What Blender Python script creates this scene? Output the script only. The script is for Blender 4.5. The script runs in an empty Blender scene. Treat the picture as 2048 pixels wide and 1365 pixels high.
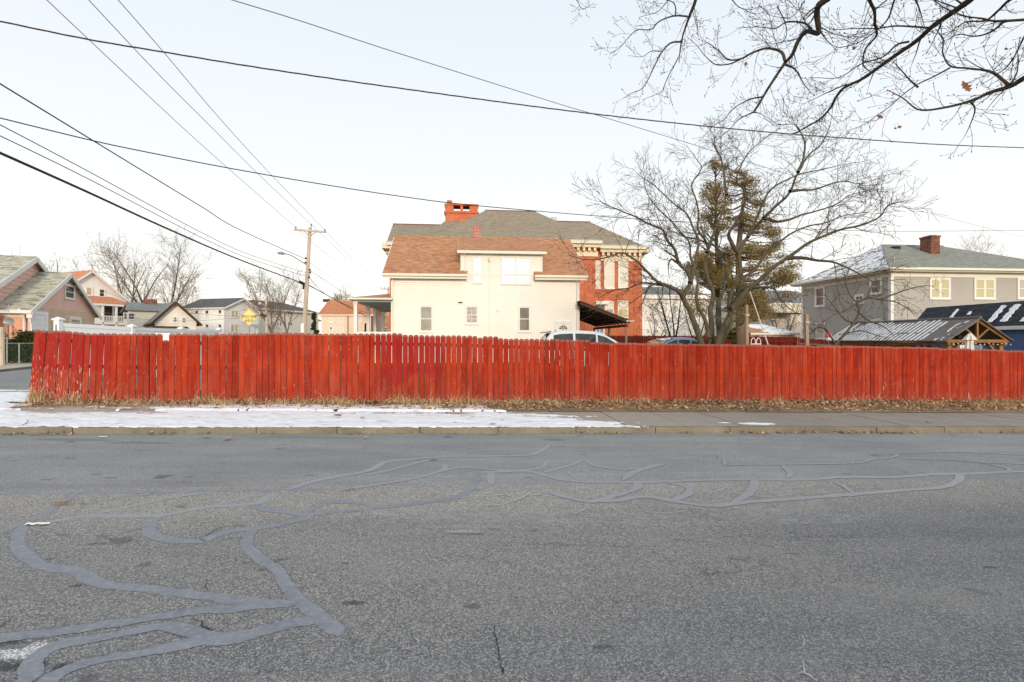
import bpy, math, random
import numpy as np
from mathutils import Vector, Matrix, noise
R = math.radians
SC = bpy.context.scene
COL = SC.collection
F, CX, CY, CH = 1024.0, 1024.0, 682.5, 1.75     # focal length and centre in photo pixels, eye height
SL = 0.0155                                      # the street falls gently to the right
random.seed(7)

def P(px, py, Z):
    return Vector(((px-CX)/F*Z, Z, CH+(CY-py)/F*Z))
def road_z(x): return -SL*max(-26.0, min(34.0, x))
def sstep(a, b, x):
    t = max(0.0, min(1.0, (x-a)/(b-a))); return t*t*(3-2*t)
def g(x, y):                                     # lie of the land
    f = sstep(15.0, 32.0, y)
    return road_z(x)*(1-f)+0.5*f
def onroad(px, py):
    u = (px-CX)/F; v = (py-CY)/F
    Z = CH/(v-SL*u)
    return Vector((u*Z, Z, -SL*u*Z))
ST = math.atan(0.092); SC_, SS_ = math.cos(ST), math.sin(ST); KY = 9.69
def S(s, t):                                     # along the street, away from its far kerb
    return (s*SC_-t*SS_, KY+s*SS_+t*SC_)
def st_of(x, y):
    dx, dy = x, y-KY
    return dx*SC_+dy*SS_, -dx*SS_+dy*SC_

# ------------------------------------------------------------------ materials
def nd(nt, typ, ins=None, **props):
    n = nt.nodes.new(typ)
    for k, v in props.items(): setattr(n, k, v)
    for k, v in (ins or {}).items():
        s = n.inputs[k]
        if isinstance(v, bpy.types.NodeSocket): nt.links.new(v, s)
        else:
            try: s.default_value = v
            except Exception: s.default_value = tuple(v)+(1.0,)
    return n
def c4(c): return (c[0], c[1], c[2], 1.0)
def ramp(nt, fac, stops, interp='LINEAR'):
    r = nd(nt, 'ShaderNodeValToRGB', {'Fac': fac}); e = r.color_ramp.elements
    r.color_ramp.interpolation = interp
    while len(e) < len(stops): e.new(0.5)
    for i, (p, c) in enumerate(stops):
        e[i].position = p; e[i].color = c4(c) if len(c) == 3 else c
    return r.outputs['Color']
def mixc(nt, fac, a, b, mode='MIX'):
    n = nd(nt, 'ShaderNodeMix', data_type='RGBA', blend_type=mode)
    for idx, v in ((0, fac), (6, a), (7, b)):
        s = n.inputs[idx]
        if isinstance(v, bpy.types.NodeSocket): nt.links.new(v, s)
        else: s.default_value = v if idx == 0 else c4(v)
    return n.outputs[2]
def mth(nt, op, a, b=0.0, clamp=False):
    n = nd(nt, 'ShaderNodeMath', operation=op, use_clamp=clamp)
    for i, v in enumerate((a, b)):
        if isinstance(v, bpy.types.NodeSocket): nt.links.new(v, n.inputs[i])
        else: n.inputs[i].default_value = v
    return n.outputs[0]
def noi(nt, vec, scale, detail=4.0, rough=0.55):
    return nd(nt, 'ShaderNodeTexNoise', {'Vector': vec, 'Scale': scale, 'Detail': detail, 'Roughness': rough}).outputs['Fac']
def vmap(nt, vec, sc=(1, 1, 1), rot=(0, 0, 0), loc=(0, 0, 0)):
    return nd(nt, 'ShaderNodeMapping', {'Vector': vec, 'Scale': sc, 'Rotation': rot, 'Location': loc}).outputs['Vector']
def base(name, rough=0.7, spec=0.35, metal=0.0):
    m = bpy.data.materials.new(name); m.use_nodes = True
    nt = m.node_tree; b = nt.nodes['Principled BSDF']
    b.inputs['Roughness'].default_value = rough
    b.inputs['Specular IOR Level'].default_value = spec
    b.inputs['Metallic'].default_value = metal
    tc = nd(nt, 'ShaderNodeTexCoord')
    return m, nt, b, tc.outputs['Object'], tc.outputs['UV']
def setc(nt, b, col): nt.links.new(col, b.inputs['Base Color'])
def bump(nt, b, h, strength=0.4, dist=0.01):
    n = nd(nt, 'ShaderNodeBump', {'Height': h, 'Strength': strength, 'Distance': dist})
    nt.links.new(n.outputs['Normal'], b.inputs['Normal'])

def m_plain(name, c, var=0.12, scale=3.0, rough=0.6, spec=0.35, metal=0.0, bmp=0.15, streak=False):
    m, nt, b, o, uv = base(name, rough, spec, metal)
    v = vmap(nt, o, (1, 1, 0.15)) if streak else o
    n = noi(nt, v, scale, 6.0)
    d = tuple(x*(1-var) for x in c); l = tuple(min(0.95, x*(1+var)) for x in c)
    col = ramp(nt, n, [(0.3, d), (0.7, l)])
    n2 = noi(nt, o, scale*14, 3.0)
    col = mixc(nt, mth(nt, 'MULTIPLY', n2, var*0.9), col, tuple(x*0.5 for x in c))
    setc(nt, b, col)
    if bmp: bump(nt, b, n2, bmp, 0.01)
    return m
def m_shingle(name, cols, course=0.14, width=0.3, rough=0.85, moss=None, streaky=0.5):
    m, nt, b, o, uv = base(name, rough, 0.2)
    br = nd(nt, 'ShaderNodeTexBrick', {'Vector': uv, 'Scale': 1.0, 'Mortar Size': 0.006, 'Bias': 0.0, 'Brick Width': width, 'Row Height': course,
            'Color1': (0, 0, 0, 1), 'Color2': (1, 1, 1, 1), 'Mortar': (0.5, 0.5, 0.5, 1)}, offset=0.5)
    n = noi(nt, vmap(nt, uv, (0.8, 3.0, 1)), 2.2, 5.0, 0.7)
    f = mth(nt, 'ADD', mth(nt, 'MULTIPLY', br.outputs['Color'], streaky), mth(nt, 'MULTIPLY', n, 1-streaky*0.6))
    f = mth(nt, 'MULTIPLY', f, 0.9)
    k = len(cols); col = ramp(nt, f, [(0.15+0.65*i/(k-1), c) for i, c in enumerate(cols)])
    gr = noi(nt, o, 60, 3.0)
    col = mixc(nt, mth(nt, 'MULTIPLY', gr, 0.35), col, tuple(x*0.45 for x in cols[0]))
    col = mixc(nt, mth(nt, 'MULTIPLY', br.outputs['Fac'], 0.55), col, tuple(x*0.3 for x in cols[0]))
    if moss:
        mk = ramp(nt, noi(nt, vmap(nt, uv, (0.5, 1.6, 1)), 2.6, 6.0, 0.75), [(0.50, (0, 0, 0)), (0.60, (1, 1, 1))])
        col = mixc(nt, mth(nt, 'MULTIPLY', mk, 0.8), col, moss)
    setc(nt, b, col)
    saw = mth(nt, 'FRACT', mth(nt, 'DIVIDE', nd(nt, 'ShaderNodeSeparateXYZ', {'Vector': uv}).outputs['Y'], course))
    bump(nt, b, mth(nt, 'SUBTRACT', mth(nt, 'MULTIPLY', gr, 0.3), saw), 0.6, 0.012)
    return m
def m_brick(name, c1, c2, mortar, w=0.21, h=0.075, ms=0.012):
    m, nt, b, o, uv = base(name, 0.85, 0.2)
    br = nd(nt, 'ShaderNodeTexBrick', {'Vector': uv, 'Scale': 1.0, 'Mortar Size': ms, 'Mortar Smooth': 0.2, 'Bias': 0.0, 'Brick Width': w, 'Row Height': h,
            'Color1': c4(c1), 'Color2': c4(c2), 'Mortar': c4(mortar)}, offset=0.5)
    n = noi(nt, o, 1.2, 6.0)
    col = mixc(nt, ramp(nt, n, [(0.35, (0, 0, 0)), (0.75, (0.45, 0.45, 0.45))]), br.outputs['Color'], tuple(x*0.55 for x in c1))
    n3 = noi(nt, o, 30, 3.0)
    col = mixc(nt, mth(nt, 'MULTIPLY', n3, 0.25), col, tuple(x*0.4 for x in c2))
    setc(nt, b, col); bump(nt, b, br.outputs['Fac'], -0.5, 0.01)
    return m
def m_glass(name, c, rough=0.06, curt=None):
    m, nt, b, o, uv = base(name, rough, 0.5)
    if curt:
        w = nd(nt, 'ShaderNodeTexWave', {'Vector': uv, 'Scale': 6.0, 'Distortion': 2.5, 'Detail': 2.0}).outputs['Fac']
        col = mixc(nt, w, c, curt)
    else:
        col = ramp(nt, noi(nt, uv, 1.6, 4.0), [(0.35, tuple(x*0.6 for x in c)), (0.7, tuple(x*1.5 for x in c))])
    setc(nt, b, col)
    b.inputs['Coat Weight'].default_value = 0.55; b.inputs['Coat Roughness'].default_value = 0.03
    bump(nt, b, noi(nt, uv, 2.0, 2.0), 0.05, 0.02)
    return m
def m_bark(name, c1, c2, scale=9.0):
    m, nt, b, o, uv = base(name, 0.9, 0.15)
    n = noi(nt, vmap(nt, o, (1, 1, 0.25)), scale, 8.0, 0.7)
    setc(nt, b, ramp(nt, n, [(0.3, c1), (0.7, c2)]))
    bump(nt, b, n, 0.8, 0.02)
    return m
def m_leaf(name, cols, scale=1.5, transl=0.25):
    m, nt, b, o, uv = base(name, 0.75, 0.15)
    at = nd(nt, 'ShaderNodeAttribute', attribute_name='tone').outputs['Fac']
    n = mth(nt, 'ADD', mth(nt, 'MULTIPLY', at, 0.6), mth(nt, 'MULTIPLY', noi(nt, o, scale, 3.0), 0.45))
    k = len(cols); col = ramp(nt, n, [(0.1+0.8*i/(k-1), c) for i, c in enumerate(cols)])
    setc(nt, b, col)
    return m

# ------------------------------------------------------------------ mesh builder
class MB:
    def __init__(s, T=None): s.v = []; s.f = []; s.T = T; s.tone = None
    def add(s, vs, fs):
        n = len(s.v)
        if s.T is not None: vs = [s.T @ Vector(p) for p in vs]
        s.v.extend([tuple(p) for p in vs]); s.f.extend([tuple(i+n for i in q) for q in fs])
    def box(s, x0, x1, y0, y1, z0, z1):
        if x1 < x0: x0, x1 = x1, x0
        if y1 < y0: y0, y1 = y1, y0
        if z1 < z0: z0, z1 = z1, z0
        s.add([(x0,y0,z0),(x1,y0,z0),(x1,y1,z0),(x0,y1,z0),(x0,y0,z1),(x1,y0,z1),(x1,y1,z1),(x0,y1,z1)],
              [(0,3,2,1),(4,5,6,7),(0,1,5,4),(1,2,6,5),(2,3,7,6),(3,0,4,7)])
    def slab(s, pts, off):
        off = Vector(off); n = len(pts); a = [Vector(p) for p in pts]
        nn = Vector((0,0,0))
        for i in range(1, n-1): nn += (a[i]-a[0]).cross(a[i+1]-a[0])
        if nn.dot(off) > 0: a = a[::-1]
        b = [p+off for p in a]
        s.add(a+b, [tuple(range(n)), tuple(range(2*n-1, n-1, -1))]+[(i, i+n, (i+1) % n+n, (i+1) % n) for i in range(n)])
    def beam(s, p, q, w, h):
        p, q = Vector(p), Vector(q); d = (q-p).normalized()
        up = Vector((0,0,1)) if abs(d.z) < 0.95 else Vector((0,1,0))
        r = d.cross(up).normalized(); u = r.cross(d)
        c = [(-w/2,-h/2),(w/2,-h/2),(w/2,h/2),(-w/2,h/2)]
        s.add([p+r*a+u*b for a, b in c]+[q+r*a+u*b for a, b in c],
              [(3,2,1,0),(4,5,6,7)]+[(i,(i+1)%4,(i+1)%4+4,i+4) for i in range(4)])
    def tube(s, pts, rads, n=6, cap=True):
        pts = [Vector(p) for p in pts]; k = len(pts)
        if not hasattr(rads, '__len__'): rads = [rads]*k
        prev = None; vs = []
        for i, p in enumerate(pts):
            d = (pts[min(i+1, k-1)]-pts[max(i-1, 0)])
            if d.length < 1e-9: d = Vector((0,0,1))
            d.normalize()
            if prev is None:
                prev = d.orthogonal().normalized()
            else:
                prev = prev-d*prev.dot(d)
                prev = prev.normalized() if prev.length > 1e-6 else d.orthogonal().normalized()
            w = d.cross(prev); r = rads[i]
            for j in range(n):
                a = 2*math.pi*j/n
                vs.append(p+(prev*math.cos(a)+w*math.sin(a))*r)
        fs = [(i*n+j, i*n+(j+1) % n, (i+1)*n+(j+1) % n, (i+1)*n+j) for i in range(k-1) for j in range(n)]
        if cap: fs += [tuple(range(n-1, -1, -1)), tuple((k-1)*n+j for j in range(n))]
        s.add(vs, fs)
    def cyl(s, c, r, z0, z1, n=16, r2=None):
        s.tube([(c[0],c[1],z0),(c[0],c[1],z1)], [r, r if r2 is None else r2], n)
    def sphere(s, c, r, sx=1, sy=1, sz=1, n=12, m=8):
        vs = [(c[0], c[1], c[2]+r*sz)]
        for i in range(1, m):
            t = math.pi*i/m
            for j in range(n):
                a = 2*math.pi*j/n
                vs.append((c[0]+r*sx*math.sin(t)*math.cos(a), c[1]+r*sy*math.sin(t)*math.sin(a), c[2]+r*sz*math.cos(t)))
        vs.append((c[0], c[1], c[2]-r*sz)); L = len(vs)-1
        fs = [(0, 1+j, 1+(j+1) % n) for j in range(n)]
        for i in range(m-2):
            for j in range(n):
                a = 1+i*n+j; b2 = 1+i*n+(j+1) % n
                fs.append((a, a+n, b2+n, b2))
        fs += [(L, 1+(m-2)*n+(j+1) % n, 1+(m-2)*n+j) for j in range(n)]
        s.add(vs, fs)
    def siding(s, A, B, z0, z1, pitch=0.11, depth=0.013, lim=None):
        # lapped boards on the vertical plane A-B (local xy), outside on the right-hand side going A->B
        A = Vector((A[0], A[1], 0)); B = Vector((B[0], B[1], 0)); d = (B-A); L = d.length; d /= L
        nrm = Vector((d.y, -d.x, 0)); z = z0
        while z < z1-1e-4:
            zt = min(z+pitch, z1)
            l0 = lim(z) if lim else (0, L); l1 = lim(zt) if lim else (0, L)
            if l1[1]-l1[0] < 0.02: l1 = ((l1[0]+l1[1])/2,)*2
            if l0[1]-l0[0] < 0.05: break
            Z0 = Vector((0,0,z+pitch*0.12)); Z1 = Vector((0,0,zt))
            a, b_ = A+d*l0[0], A+d*l0[1]; c, e = A+d*l1[1], A+d*l1[0]
            o = nrm*depth; t = nrm*0.003
            s.add([a+Z0+o, b_+Z0+o, c+Z1+t, e+Z1+t, a+Z0, b_+Z0], [(0,1,2,3), (4,5,1,0)])
            z = zt
    def build(s, name, mat, parent=None, smooth=False, uv=True, tone=None):
        me = bpy.data.meshes.new(name); me.from_pydata(s.v, [], s.f)
        if mat: me.materials.append(mat)
        if smooth:
            me.polygons.foreach_set('use_smooth', [True]*len(me.polygons))
        if uv and len(me.polygons) < 60000:
            ul = me.uv_layers.new(name='UVMap'); n = len(me.loops)
            co = np.empty(len(me.vertices)*3); me.vertices.foreach_get('co', co); co = co.reshape(-1, 3)
            li = np.empty(n, int); me.loops.foreach_get('vertex_index', li)
            nm = np.empty(len(me.polygons)*3); me.polygons.foreach_get('normal', nm); nm = nm.reshape(-1, 3)
            lt = np.empty(len(me.polygons), int); me.polygons.foreach_get('loop_total', lt)
            N_ = np.repeat(nm, lt, axis=0)
            flat = np.abs(N_[:, 2]) > 0.995
            U = np.cross(np.array([0., 0., 1.]), N_); ln = np.linalg.norm(U, axis=1); ln[ln < 1e-9] = 1; U /= ln[:, None]
            U[flat] = (1, 0, 0); V = np.cross(N_, U)
            p = co[li]; q = np.stack([(p*U).sum(1), (p*V).sum(1)], 1)
            ul.data.foreach_set('uv', q.ravel())
        if tone is not None:
            at = me.attributes.new('tone', 'FLOAT', 'POINT'); at.data.foreach_set('value', tone)
        o = bpy.data.objects.new(name, me); COL.objects.link(o)
        if parent: o.parent = parent
        return o

def tag(o, label=None, cat=None, group=None, kind=None):
    if label: o['label'] = label
    if cat: o['category'] = cat
    if group: o['group'] = group
    if kind: o['kind'] = kind
    return o
def thing(name, label, cat, loc=(0,0,0), rotz=0.0, group=None):
    o = bpy.data.objects.new(name, None); COL.objects.link(o)
    o.location = loc; o.rotation_euler = (0, 0, rotz); o.empty_display_size = 0.2
    return tag(o, label, cat, group)
def copy_tree(o, parent=None):
    c = o.copy(); COL.objects.link(c)
    if parent: c.parent = parent
    for ch in [k for k in SC.objects if k.parent == o]: copy_tree(ch, c)
    return c

class Frame:
    def __init__(s, px, Z, deg, z0):
        s.o = Vector(((px-CX)/F*Z, Z, z0)); s.r = R(deg)
        s.a = (math.cos(s.r), math.sin(s.r)); s.b = (-math.sin(s.r), math.cos(s.r)); s.z0 = z0
    def hit(s, px, py, y=0.0):
        u = (px-CX)/F; ox = s.o.x+y*s.b[0]; oy = s.o.y+y*s.b[1]
        x = (u*oy-ox)/(s.a[0]-u*s.a[1]); Z = oy+x*s.a[1]
        return x, CH+(CY-py)/F*Z-s.z0
    def hx(s, px, y=0.0): return s.hit(px, 600, y)[0]
    def hitx(s, px, py, x=0.0):
        u = (px-CX)/F; ox = s.o.x+x*s.a[0]; oy = s.o.y+x*s.a[1]
        y = (u*oy-ox)/(s.b[0]-u*s.b[1]); Z = oy+y*s.b[1]
        return y, CH+(CY-py)/F*Z-s.z0
    def thing(s, name, label, cat, group=None): return thing(name, label, cat, s.o, s.r, group)
FRONT = lambda x, y, z: Matrix.Translation((x, y, z))
def SIDEL(x, y, z): return Matrix.Translation((x, y, z)) @ Matrix.Rotation(-math.pi/2, 4, 'Z')   # wall facing -x
def SIDER(x, y, z): return Matrix.Translation((x, y, z)) @ Matrix.Rotation(math.pi/2, 4, 'Z')    # wall facing +x

def window(parent, T, w, h, trim, glass, cw=0.1, sash='double', proud=0.045, sill=True, glass2=None, blinds=None):
    """T maps (x right, y inward, z up), origin at the lower left corner of the opening."""
    m = MB(T)
    m.box(-cw, 0, -proud, 0.0, -cw*0.7, h+cw); m.box(w, w+cw, -proud, 0, -cw*0.7, h+cw)
    m.box(0, w, -proud+0.002, 0, h, h+cw); m.box(0, w, -proud+0.002, 0, -cw*0.7, 0)
    if sill: m.box(-cw-0.02, w+cw+0.02, -proud-0.03, -0.001, -cw*0.7-0.035, -cw*0.7)
    n = 2 if sash == 'pair' else 1
    bw = 0.035 if h > 0.8 else 0.03; ws = w/n
    for i in range(n):
        a = i*ws; b = a+ws
        if n == 2 and i == 0: m.box(b-0.055, b+0.055, -proud+0.004, 0, 0, h)
        l = a+(0.055 if i else 0); r = b-(0.055 if (n == 2 and i == 0) else 0)
        for k, (z0, z1, yy) in enumerate(((0, h/2+0.01, -0.022), (h/2-0.01, h, -0.032))):
            m.box(l, l+bw, yy, 0, z0+bw, z1-bw); m.box(r-bw, r, yy, 0, z0+bw, z1-bw)
            m.box(l, r, yy, 0.001, z0, z0+bw); m.box(l, r, yy, 0.001, z1-bw, z1)
            if sash == 'grid':
                mx = (l+r)/2; mz = (z0+z1)/2
                m.box(mx-0.01, mx+0.01, yy+0.002, 0, z0+bw, z1-bw); m.box(l+bw, mx-0.01, yy+0.004, 0, mz-0.01, mz+0.01); m.box(mx+0.01, r-bw, yy+0.004, 0, mz-0.01, mz+0.01)
    o = m.build('window', trim, parent)
    p = MB(T)
    for i in range(n):
        a = i*ws+0.01; b = (i+1)*ws-0.01
        p.add([(a, -0.006, 0.01), (b, -0.006, 0.01), (b, -0.006, h/2), (a, -0.006, h/2)], [(0,1,2,3)])
        if not glass2: p.add([(a, -0.016, h/2), (b, -0.016, h/2), (b, -0.016, h-0.01), (a, -0.016, h-0.01)], [(0,1,2,3)])
    p.build('pane', glass, o)
    if glass2:
        p = MB(T)
        for i in range(n):
            a = i*ws+0.01; b = (i+1)*ws-0.01
            p.add([(a, -0.016, h/2), (b, -0.016, h/2), (b, -0.016, h-0.01), (a, -0.016, h-0.01)], [(0,1,2,3)])
        p.build('pane', glass2, o)
    if blinds:
        q = MB(T); zz = 0.05
        while zz < h-0.04:
            q.box(0.04, w-0.04, -0.0145 if zz < h/2 else -0.024, -0.0085 if zz < h/2 else -0.018, zz, zz+0.018); zz += 0.045
        q.build('blind', blinds, o)
    return o
def fwin(parent, fr, px0, px1, py0, py1, trim, glass, y=0.0, **k):
    x0, z1 = fr.hit(px0, py0, y); x1, _ = fr.hit(px1, py0, y); _, z0 = fr.hit(px0, py1, y)
    return window(parent, FRONT(x0, y, z0), x1-x0, z1-z0, trim, glass, **k)
def lwin(parent, fr, px0, px1, py0, py1, trim, glass, x=0.0, **k):   # on a wall facing -x: left in the picture is deeper
    y0, z1 = fr.hitx(px0, py0, x); y1, _ = fr.hitx(px1, py0, x); _, z0 = fr.hitx(px0, py1, x)
    return window(parent, SIDEL(x, y0, z0), abs(y0-y1), z1-z0, trim, glass, **k)
def rwin(parent, fr, px0, px1, py0, py1, trim, glass, x=0.0, **k):   # wall facing +x
    y0, z1 = fr.hitx(px0, py0, x); y1, _ = fr.hitx(px1, py0, x); _, z0 = fr.hitx(px0, py1, x)
    return window(parent, SIDER(x, y0, z0), abs(y0-y1), z1-z0, trim, glass, **k)

def gable(parent, x0, x1, y0, y1, ze, zr, axis, wall, roof, trim, oh=0.35, eh=0.35, zb=0.0, side=None, th=0.12, pitch=0.13, apex=None, smooth_wall=False):
    """pitched house body; axis = direction of the ridge."""
    w = MB(); i = 0.02
    if axis == 'y':
        c = (x0+x1)/2 if apex is None else apex
        w.slab([(x0,y0+i,zb),(x1,y0+i,zb),(x1,y0+i,ze),(c,y0+i,zr-0.05),(x0,y0+i,ze)], (0, y1-y0-2*i, 0))
    else:
        c = (y0+y1)/2 if apex is None else apex
        w.slab([(x0+i,y0,zb),(x0+i,y1,zb),(x0+i,y1,ze),(x0+i,c,zr-0.05),(x0+i,y0,ze)], (x1-x0-2*i, 0, 0))
    if not smooth_wall:
        def lim(L, hgt):
            def f(z):
                if z <= ze: return (0, L)
                k = max(0, min(1, (z-ze)/(zr-0.05-ze))); cc = hgt*L
                return (cc*k, L-(L-cc)*k)
            return f
        if axis == 'y':
            h = (c-x0)/(x1-x0)
            w.siding((x0,y0+i-0.002),(x1,y0+i-0.002), zb, zr-0.05, pitch, lim=lim(x1-x0, h))
            w.siding((x0-0.002,y1),(x0-0.002,y0), zb, ze, pitch); w.siding((x1+0.002,y0),(x1+0.002,y1), zb, ze, pitch)
        else:
            h = (c-y0)/(y1-y0)
            w.siding((x0,y0-0.002),(x1,y0-0.002), zb, ze, pitch)
            w.siding((x1-i+0.002,y0),(x1-i+0.002,y1), zb, zr-0.05, pitch, lim=lim(y1-y0, h))
            w.siding((x0+i-0.002,y1),(x0+i-0.002,y0), zb, zr-0.05, pitch, lim=lim(y1-y0, 1-h))
    wo = w.build('wall', wall, parent)
    r = MB(); t = MB()
    if axis == 'y':
        for (xe, sg) in ((x0, -1), (x1, 1)):
            k = (zr-ze)/abs(c-xe); xo = xe+sg*eh; zo = ze-k*eh
            r.slab([(c,y0-oh,zr),(xo,y0-oh,zo),(xo,y1+oh,zo),(c,y1+oh,zr)], (0,0,th))
            t.beam((c,y0-oh-0.02,zr-0.05),(xo,y0-oh-0.02,zo-0.05), 0.05, 0.2)
            t.box(xo-0.02 if sg > 0 else xo-0.08, xo+0.08 if sg > 0 else xo+0.02, y0-oh, y1+oh, zo-0.08, zo+0.06)
            t.box(min(xe, xo), max(xe, xo), y0-oh+0.02, y1+oh-0.02, zo-0.09, zo-0.06)
    else:
        for (ye, sg) in ((y0, -1), (y1, 1)):
            k = (zr-ze)/abs(c-ye); yo = ye+sg*eh; zo = ze-k*eh
            r.slab([(x0-oh,c,zr),(x0-oh,yo,zo),(x1+oh,yo,zo),(x1+oh,c,zr)], (0,0,th))
            for xx in (x0-oh-0.02, x1+oh+0.02):
                t.beam((xx,c,zr-0.05),(xx,yo,zo-0.05), 0.05, 0.2)
            t.box(x0-oh, x1+oh, yo-0.08 if sg < 0 else yo-0.02, yo+0.02 if sg < 0 else yo+0.08, zo-0.08, zo+0.06)
            t.box(x0-oh+0.02, x1+oh-0.02, min(ye, yo), max(ye, yo), zo-0.09, zo-0.06)
    ro = r.build('roof', roof, parent); t.build('eaves_trim', trim, parent)
    return wo, ro
def hiproof(m, x0, x1, y0, y1, ze, rx0, rx1, ry, zr, th=0.12):
    a, b, c, d = (x0,y0,ze), (x1,y0,ze), (x1,y1,ze), (x0,y1,ze); p, q = (rx0,ry,zr), (rx1,ry,zr)
    v = [a,b,c,d,p,q]+[(u[0],u[1],u[2]-th) for u in (a,b,c,d)]
    m.add(v, [(0,1,5,4),(1,2,5),(2,3,4,5),(3,0,4),(0,6,7,1),(1,7,8,2),(2,8,9,3),(3,9,6,0),(9,8,7,6)])
# ------------------------------------------------------------------ material set
def m_asphalt():
    m, nt, b, o, uv = base('asphalt', 0.85, 0.25)
    sp = nd(nt, 'ShaderNodeSeparateXYZ', {'Vector': o}); X, Y = sp.outputs['X'], sp.outputs['Y']
    t = mth(nt, 'ADD', mth(nt, 'MULTIPLY', X, -SS_), mth(nt, 'MULTIPLY', mth(nt, 'SUBTRACT', Y, KY), SC_))
    big = noi(nt, vmap(nt, o, (0.35, 1.2, 1)), 1.0, 5.0, 0.6)
    tw = mth(nt, 'ADD', t, mth(nt, 'MULTIPLY', mth(nt, 'SUBTRACT', big, 0.5), 1.3))
    k = mth(nt, 'DIVIDE', mth(nt, 'ADD', tw, 9.0), 9.0)               # 0 near kerb side, 1 at the far kerb
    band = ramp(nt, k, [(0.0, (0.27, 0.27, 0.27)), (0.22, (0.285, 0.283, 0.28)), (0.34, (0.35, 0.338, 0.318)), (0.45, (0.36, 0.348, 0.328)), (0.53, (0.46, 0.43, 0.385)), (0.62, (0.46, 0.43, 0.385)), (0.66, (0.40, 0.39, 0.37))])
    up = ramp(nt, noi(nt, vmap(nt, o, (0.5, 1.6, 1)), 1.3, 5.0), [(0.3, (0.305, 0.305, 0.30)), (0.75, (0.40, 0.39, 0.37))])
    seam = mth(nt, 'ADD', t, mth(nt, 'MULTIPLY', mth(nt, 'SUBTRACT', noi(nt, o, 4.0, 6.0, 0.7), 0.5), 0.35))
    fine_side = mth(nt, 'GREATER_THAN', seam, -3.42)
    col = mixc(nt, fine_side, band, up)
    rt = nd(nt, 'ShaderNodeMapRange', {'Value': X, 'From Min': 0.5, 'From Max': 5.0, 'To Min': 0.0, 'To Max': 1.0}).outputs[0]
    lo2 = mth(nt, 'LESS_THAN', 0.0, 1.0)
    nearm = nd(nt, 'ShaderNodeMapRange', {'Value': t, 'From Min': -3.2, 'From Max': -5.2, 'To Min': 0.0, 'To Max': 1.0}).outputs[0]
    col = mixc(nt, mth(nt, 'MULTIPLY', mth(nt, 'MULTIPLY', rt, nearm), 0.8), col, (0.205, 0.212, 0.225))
    v1 = nd(nt, 'ShaderNodeTexVoronoi', {'Vector': o, 'Scale': 92.0})
    v2 = nd(nt, 'ShaderNodeTexVoronoi', {'Vector': o, 'Scale': 130.0})
    sep1 = nd(nt, 'ShaderNodeSeparateColor', {'Color': v1.outputs['Color']}).outputs[0]
    sep2 = nd(nt, 'ShaderNodeSeparateColor', {'Color': v2.outputs['Color']}).outputs[0]
    st1 = ramp(nt, sep1, [(0.0, (0.56, 0.57, 0.60)), (0.45, (0.85, 0.85, 0.85)), (0.75, (1.12, 1.10, 1.07)), (0.97, (1.5, 1.43, 1.32))])
    st2 = ramp(nt, sep2, [(0.0, (0.66, 0.68, 0.70)), (0.6, (0.98, 0.98, 0.98)), (1.0, (1.35, 1.33, 1.28))])
    col = mixc(nt, 1.0, col, mixc(nt, fine_side, st1, st2), 'MULTIPLY')
    gap = ramp(nt, v1.outputs['Distance'], [(0.38, (1, 1, 1)), (0.62, (0.5, 0.5, 0.52))])
    col = mixc(nt, mth(nt, 'SUBTRACT', 0.9, mth(nt, 'MULTIPLY', fine_side, 0.4)), col, mixc(nt, 1.0, col, gap, 'MULTIPLY'))
    # oil spots and worn pocks
    ov = vmap(nt, o, (0.6, 1.0, 1)); sp1 = noi(nt, ov, 3.3, 2.0)
    col = mixc(nt, mth(nt, 'MULTIPLY', ramp(nt, sp1, [(0.69, (0, 0, 0)), (0.725, (1, 1, 1))]), 0.55), col, (0.06, 0.062, 0.065))
    lt = noi(nt, vmap(nt, o, (0.5, 1.5, 1), loc=(9, 4, 0)), 1.1, 6.0, 0.65)
    col = mixc(nt, mth(nt, 'MULTIPLY', ramp(nt, lt, [(0.45, (0, 0, 0)), (0.8, (1, 1, 1))]), 0.35), col, (0.37, 0.35, 0.32))
    dk = noi(nt, vmap(nt, o, (0.22, 0.9, 1), loc=(3, 8, 0)), 1.0, 4.0, 0.6)
    col = mixc(nt, mth(nt, 'MULTIPLY', ramp(nt, dk, [(0.5, (0, 0, 0)), (0.75, (1, 1, 1))]), 0.35), col, (0.15, 0.155, 0.165))
    # thin cracks
    wv = noi(nt, o, 2.5, 4.0)
    cv = nd(nt, 'ShaderNodeTexVoronoi', {'Vector': nd(nt, 'ShaderNodeVectorMath', {0: o, 1: nd(nt, 'ShaderNodeCombineXYZ', {0: wv, 1: noi(nt, o, 3.1, 4.0)}).outputs[0]}, operation='ADD').outputs[0], 'Scale': 0.55}, feature='DISTANCE_TO_EDGE')
    ck = ramp(nt, cv.outputs['Distance'], [(0.0015, (1, 1, 1)), (0.004, (0, 0, 0))])
    ck = mth(nt, 'MULTIPLY', ck, ramp(nt, noi(nt, o, 0.8, 3.0), [(0.5, (0, 0, 0)), (0.6, (1, 1, 1))]))
    col = mixc(nt, mth(nt, 'MULTIPLY', ck, 0.75), col, (0.05, 0.05, 0.05))
    # dried salt streaks along the middle of the road
    sv = noi(nt, vmap(nt, o, (0.9, 2.4, 1), loc=(2, 0, 0)), 1.9, 8.0, 0.72)
    lim = mth(nt, 'MULTIPLY', mth(nt, 'LESS_THAN', mth(nt, 'ABSOLUTE', mth(nt, 'ADD', t, 3.9)), 1.0), mth(nt, 'LESS_THAN', mth(nt, 'ABSOLUTE', mth(nt, 'SUBTRACT', X, 1.2)), 2.6))
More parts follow.
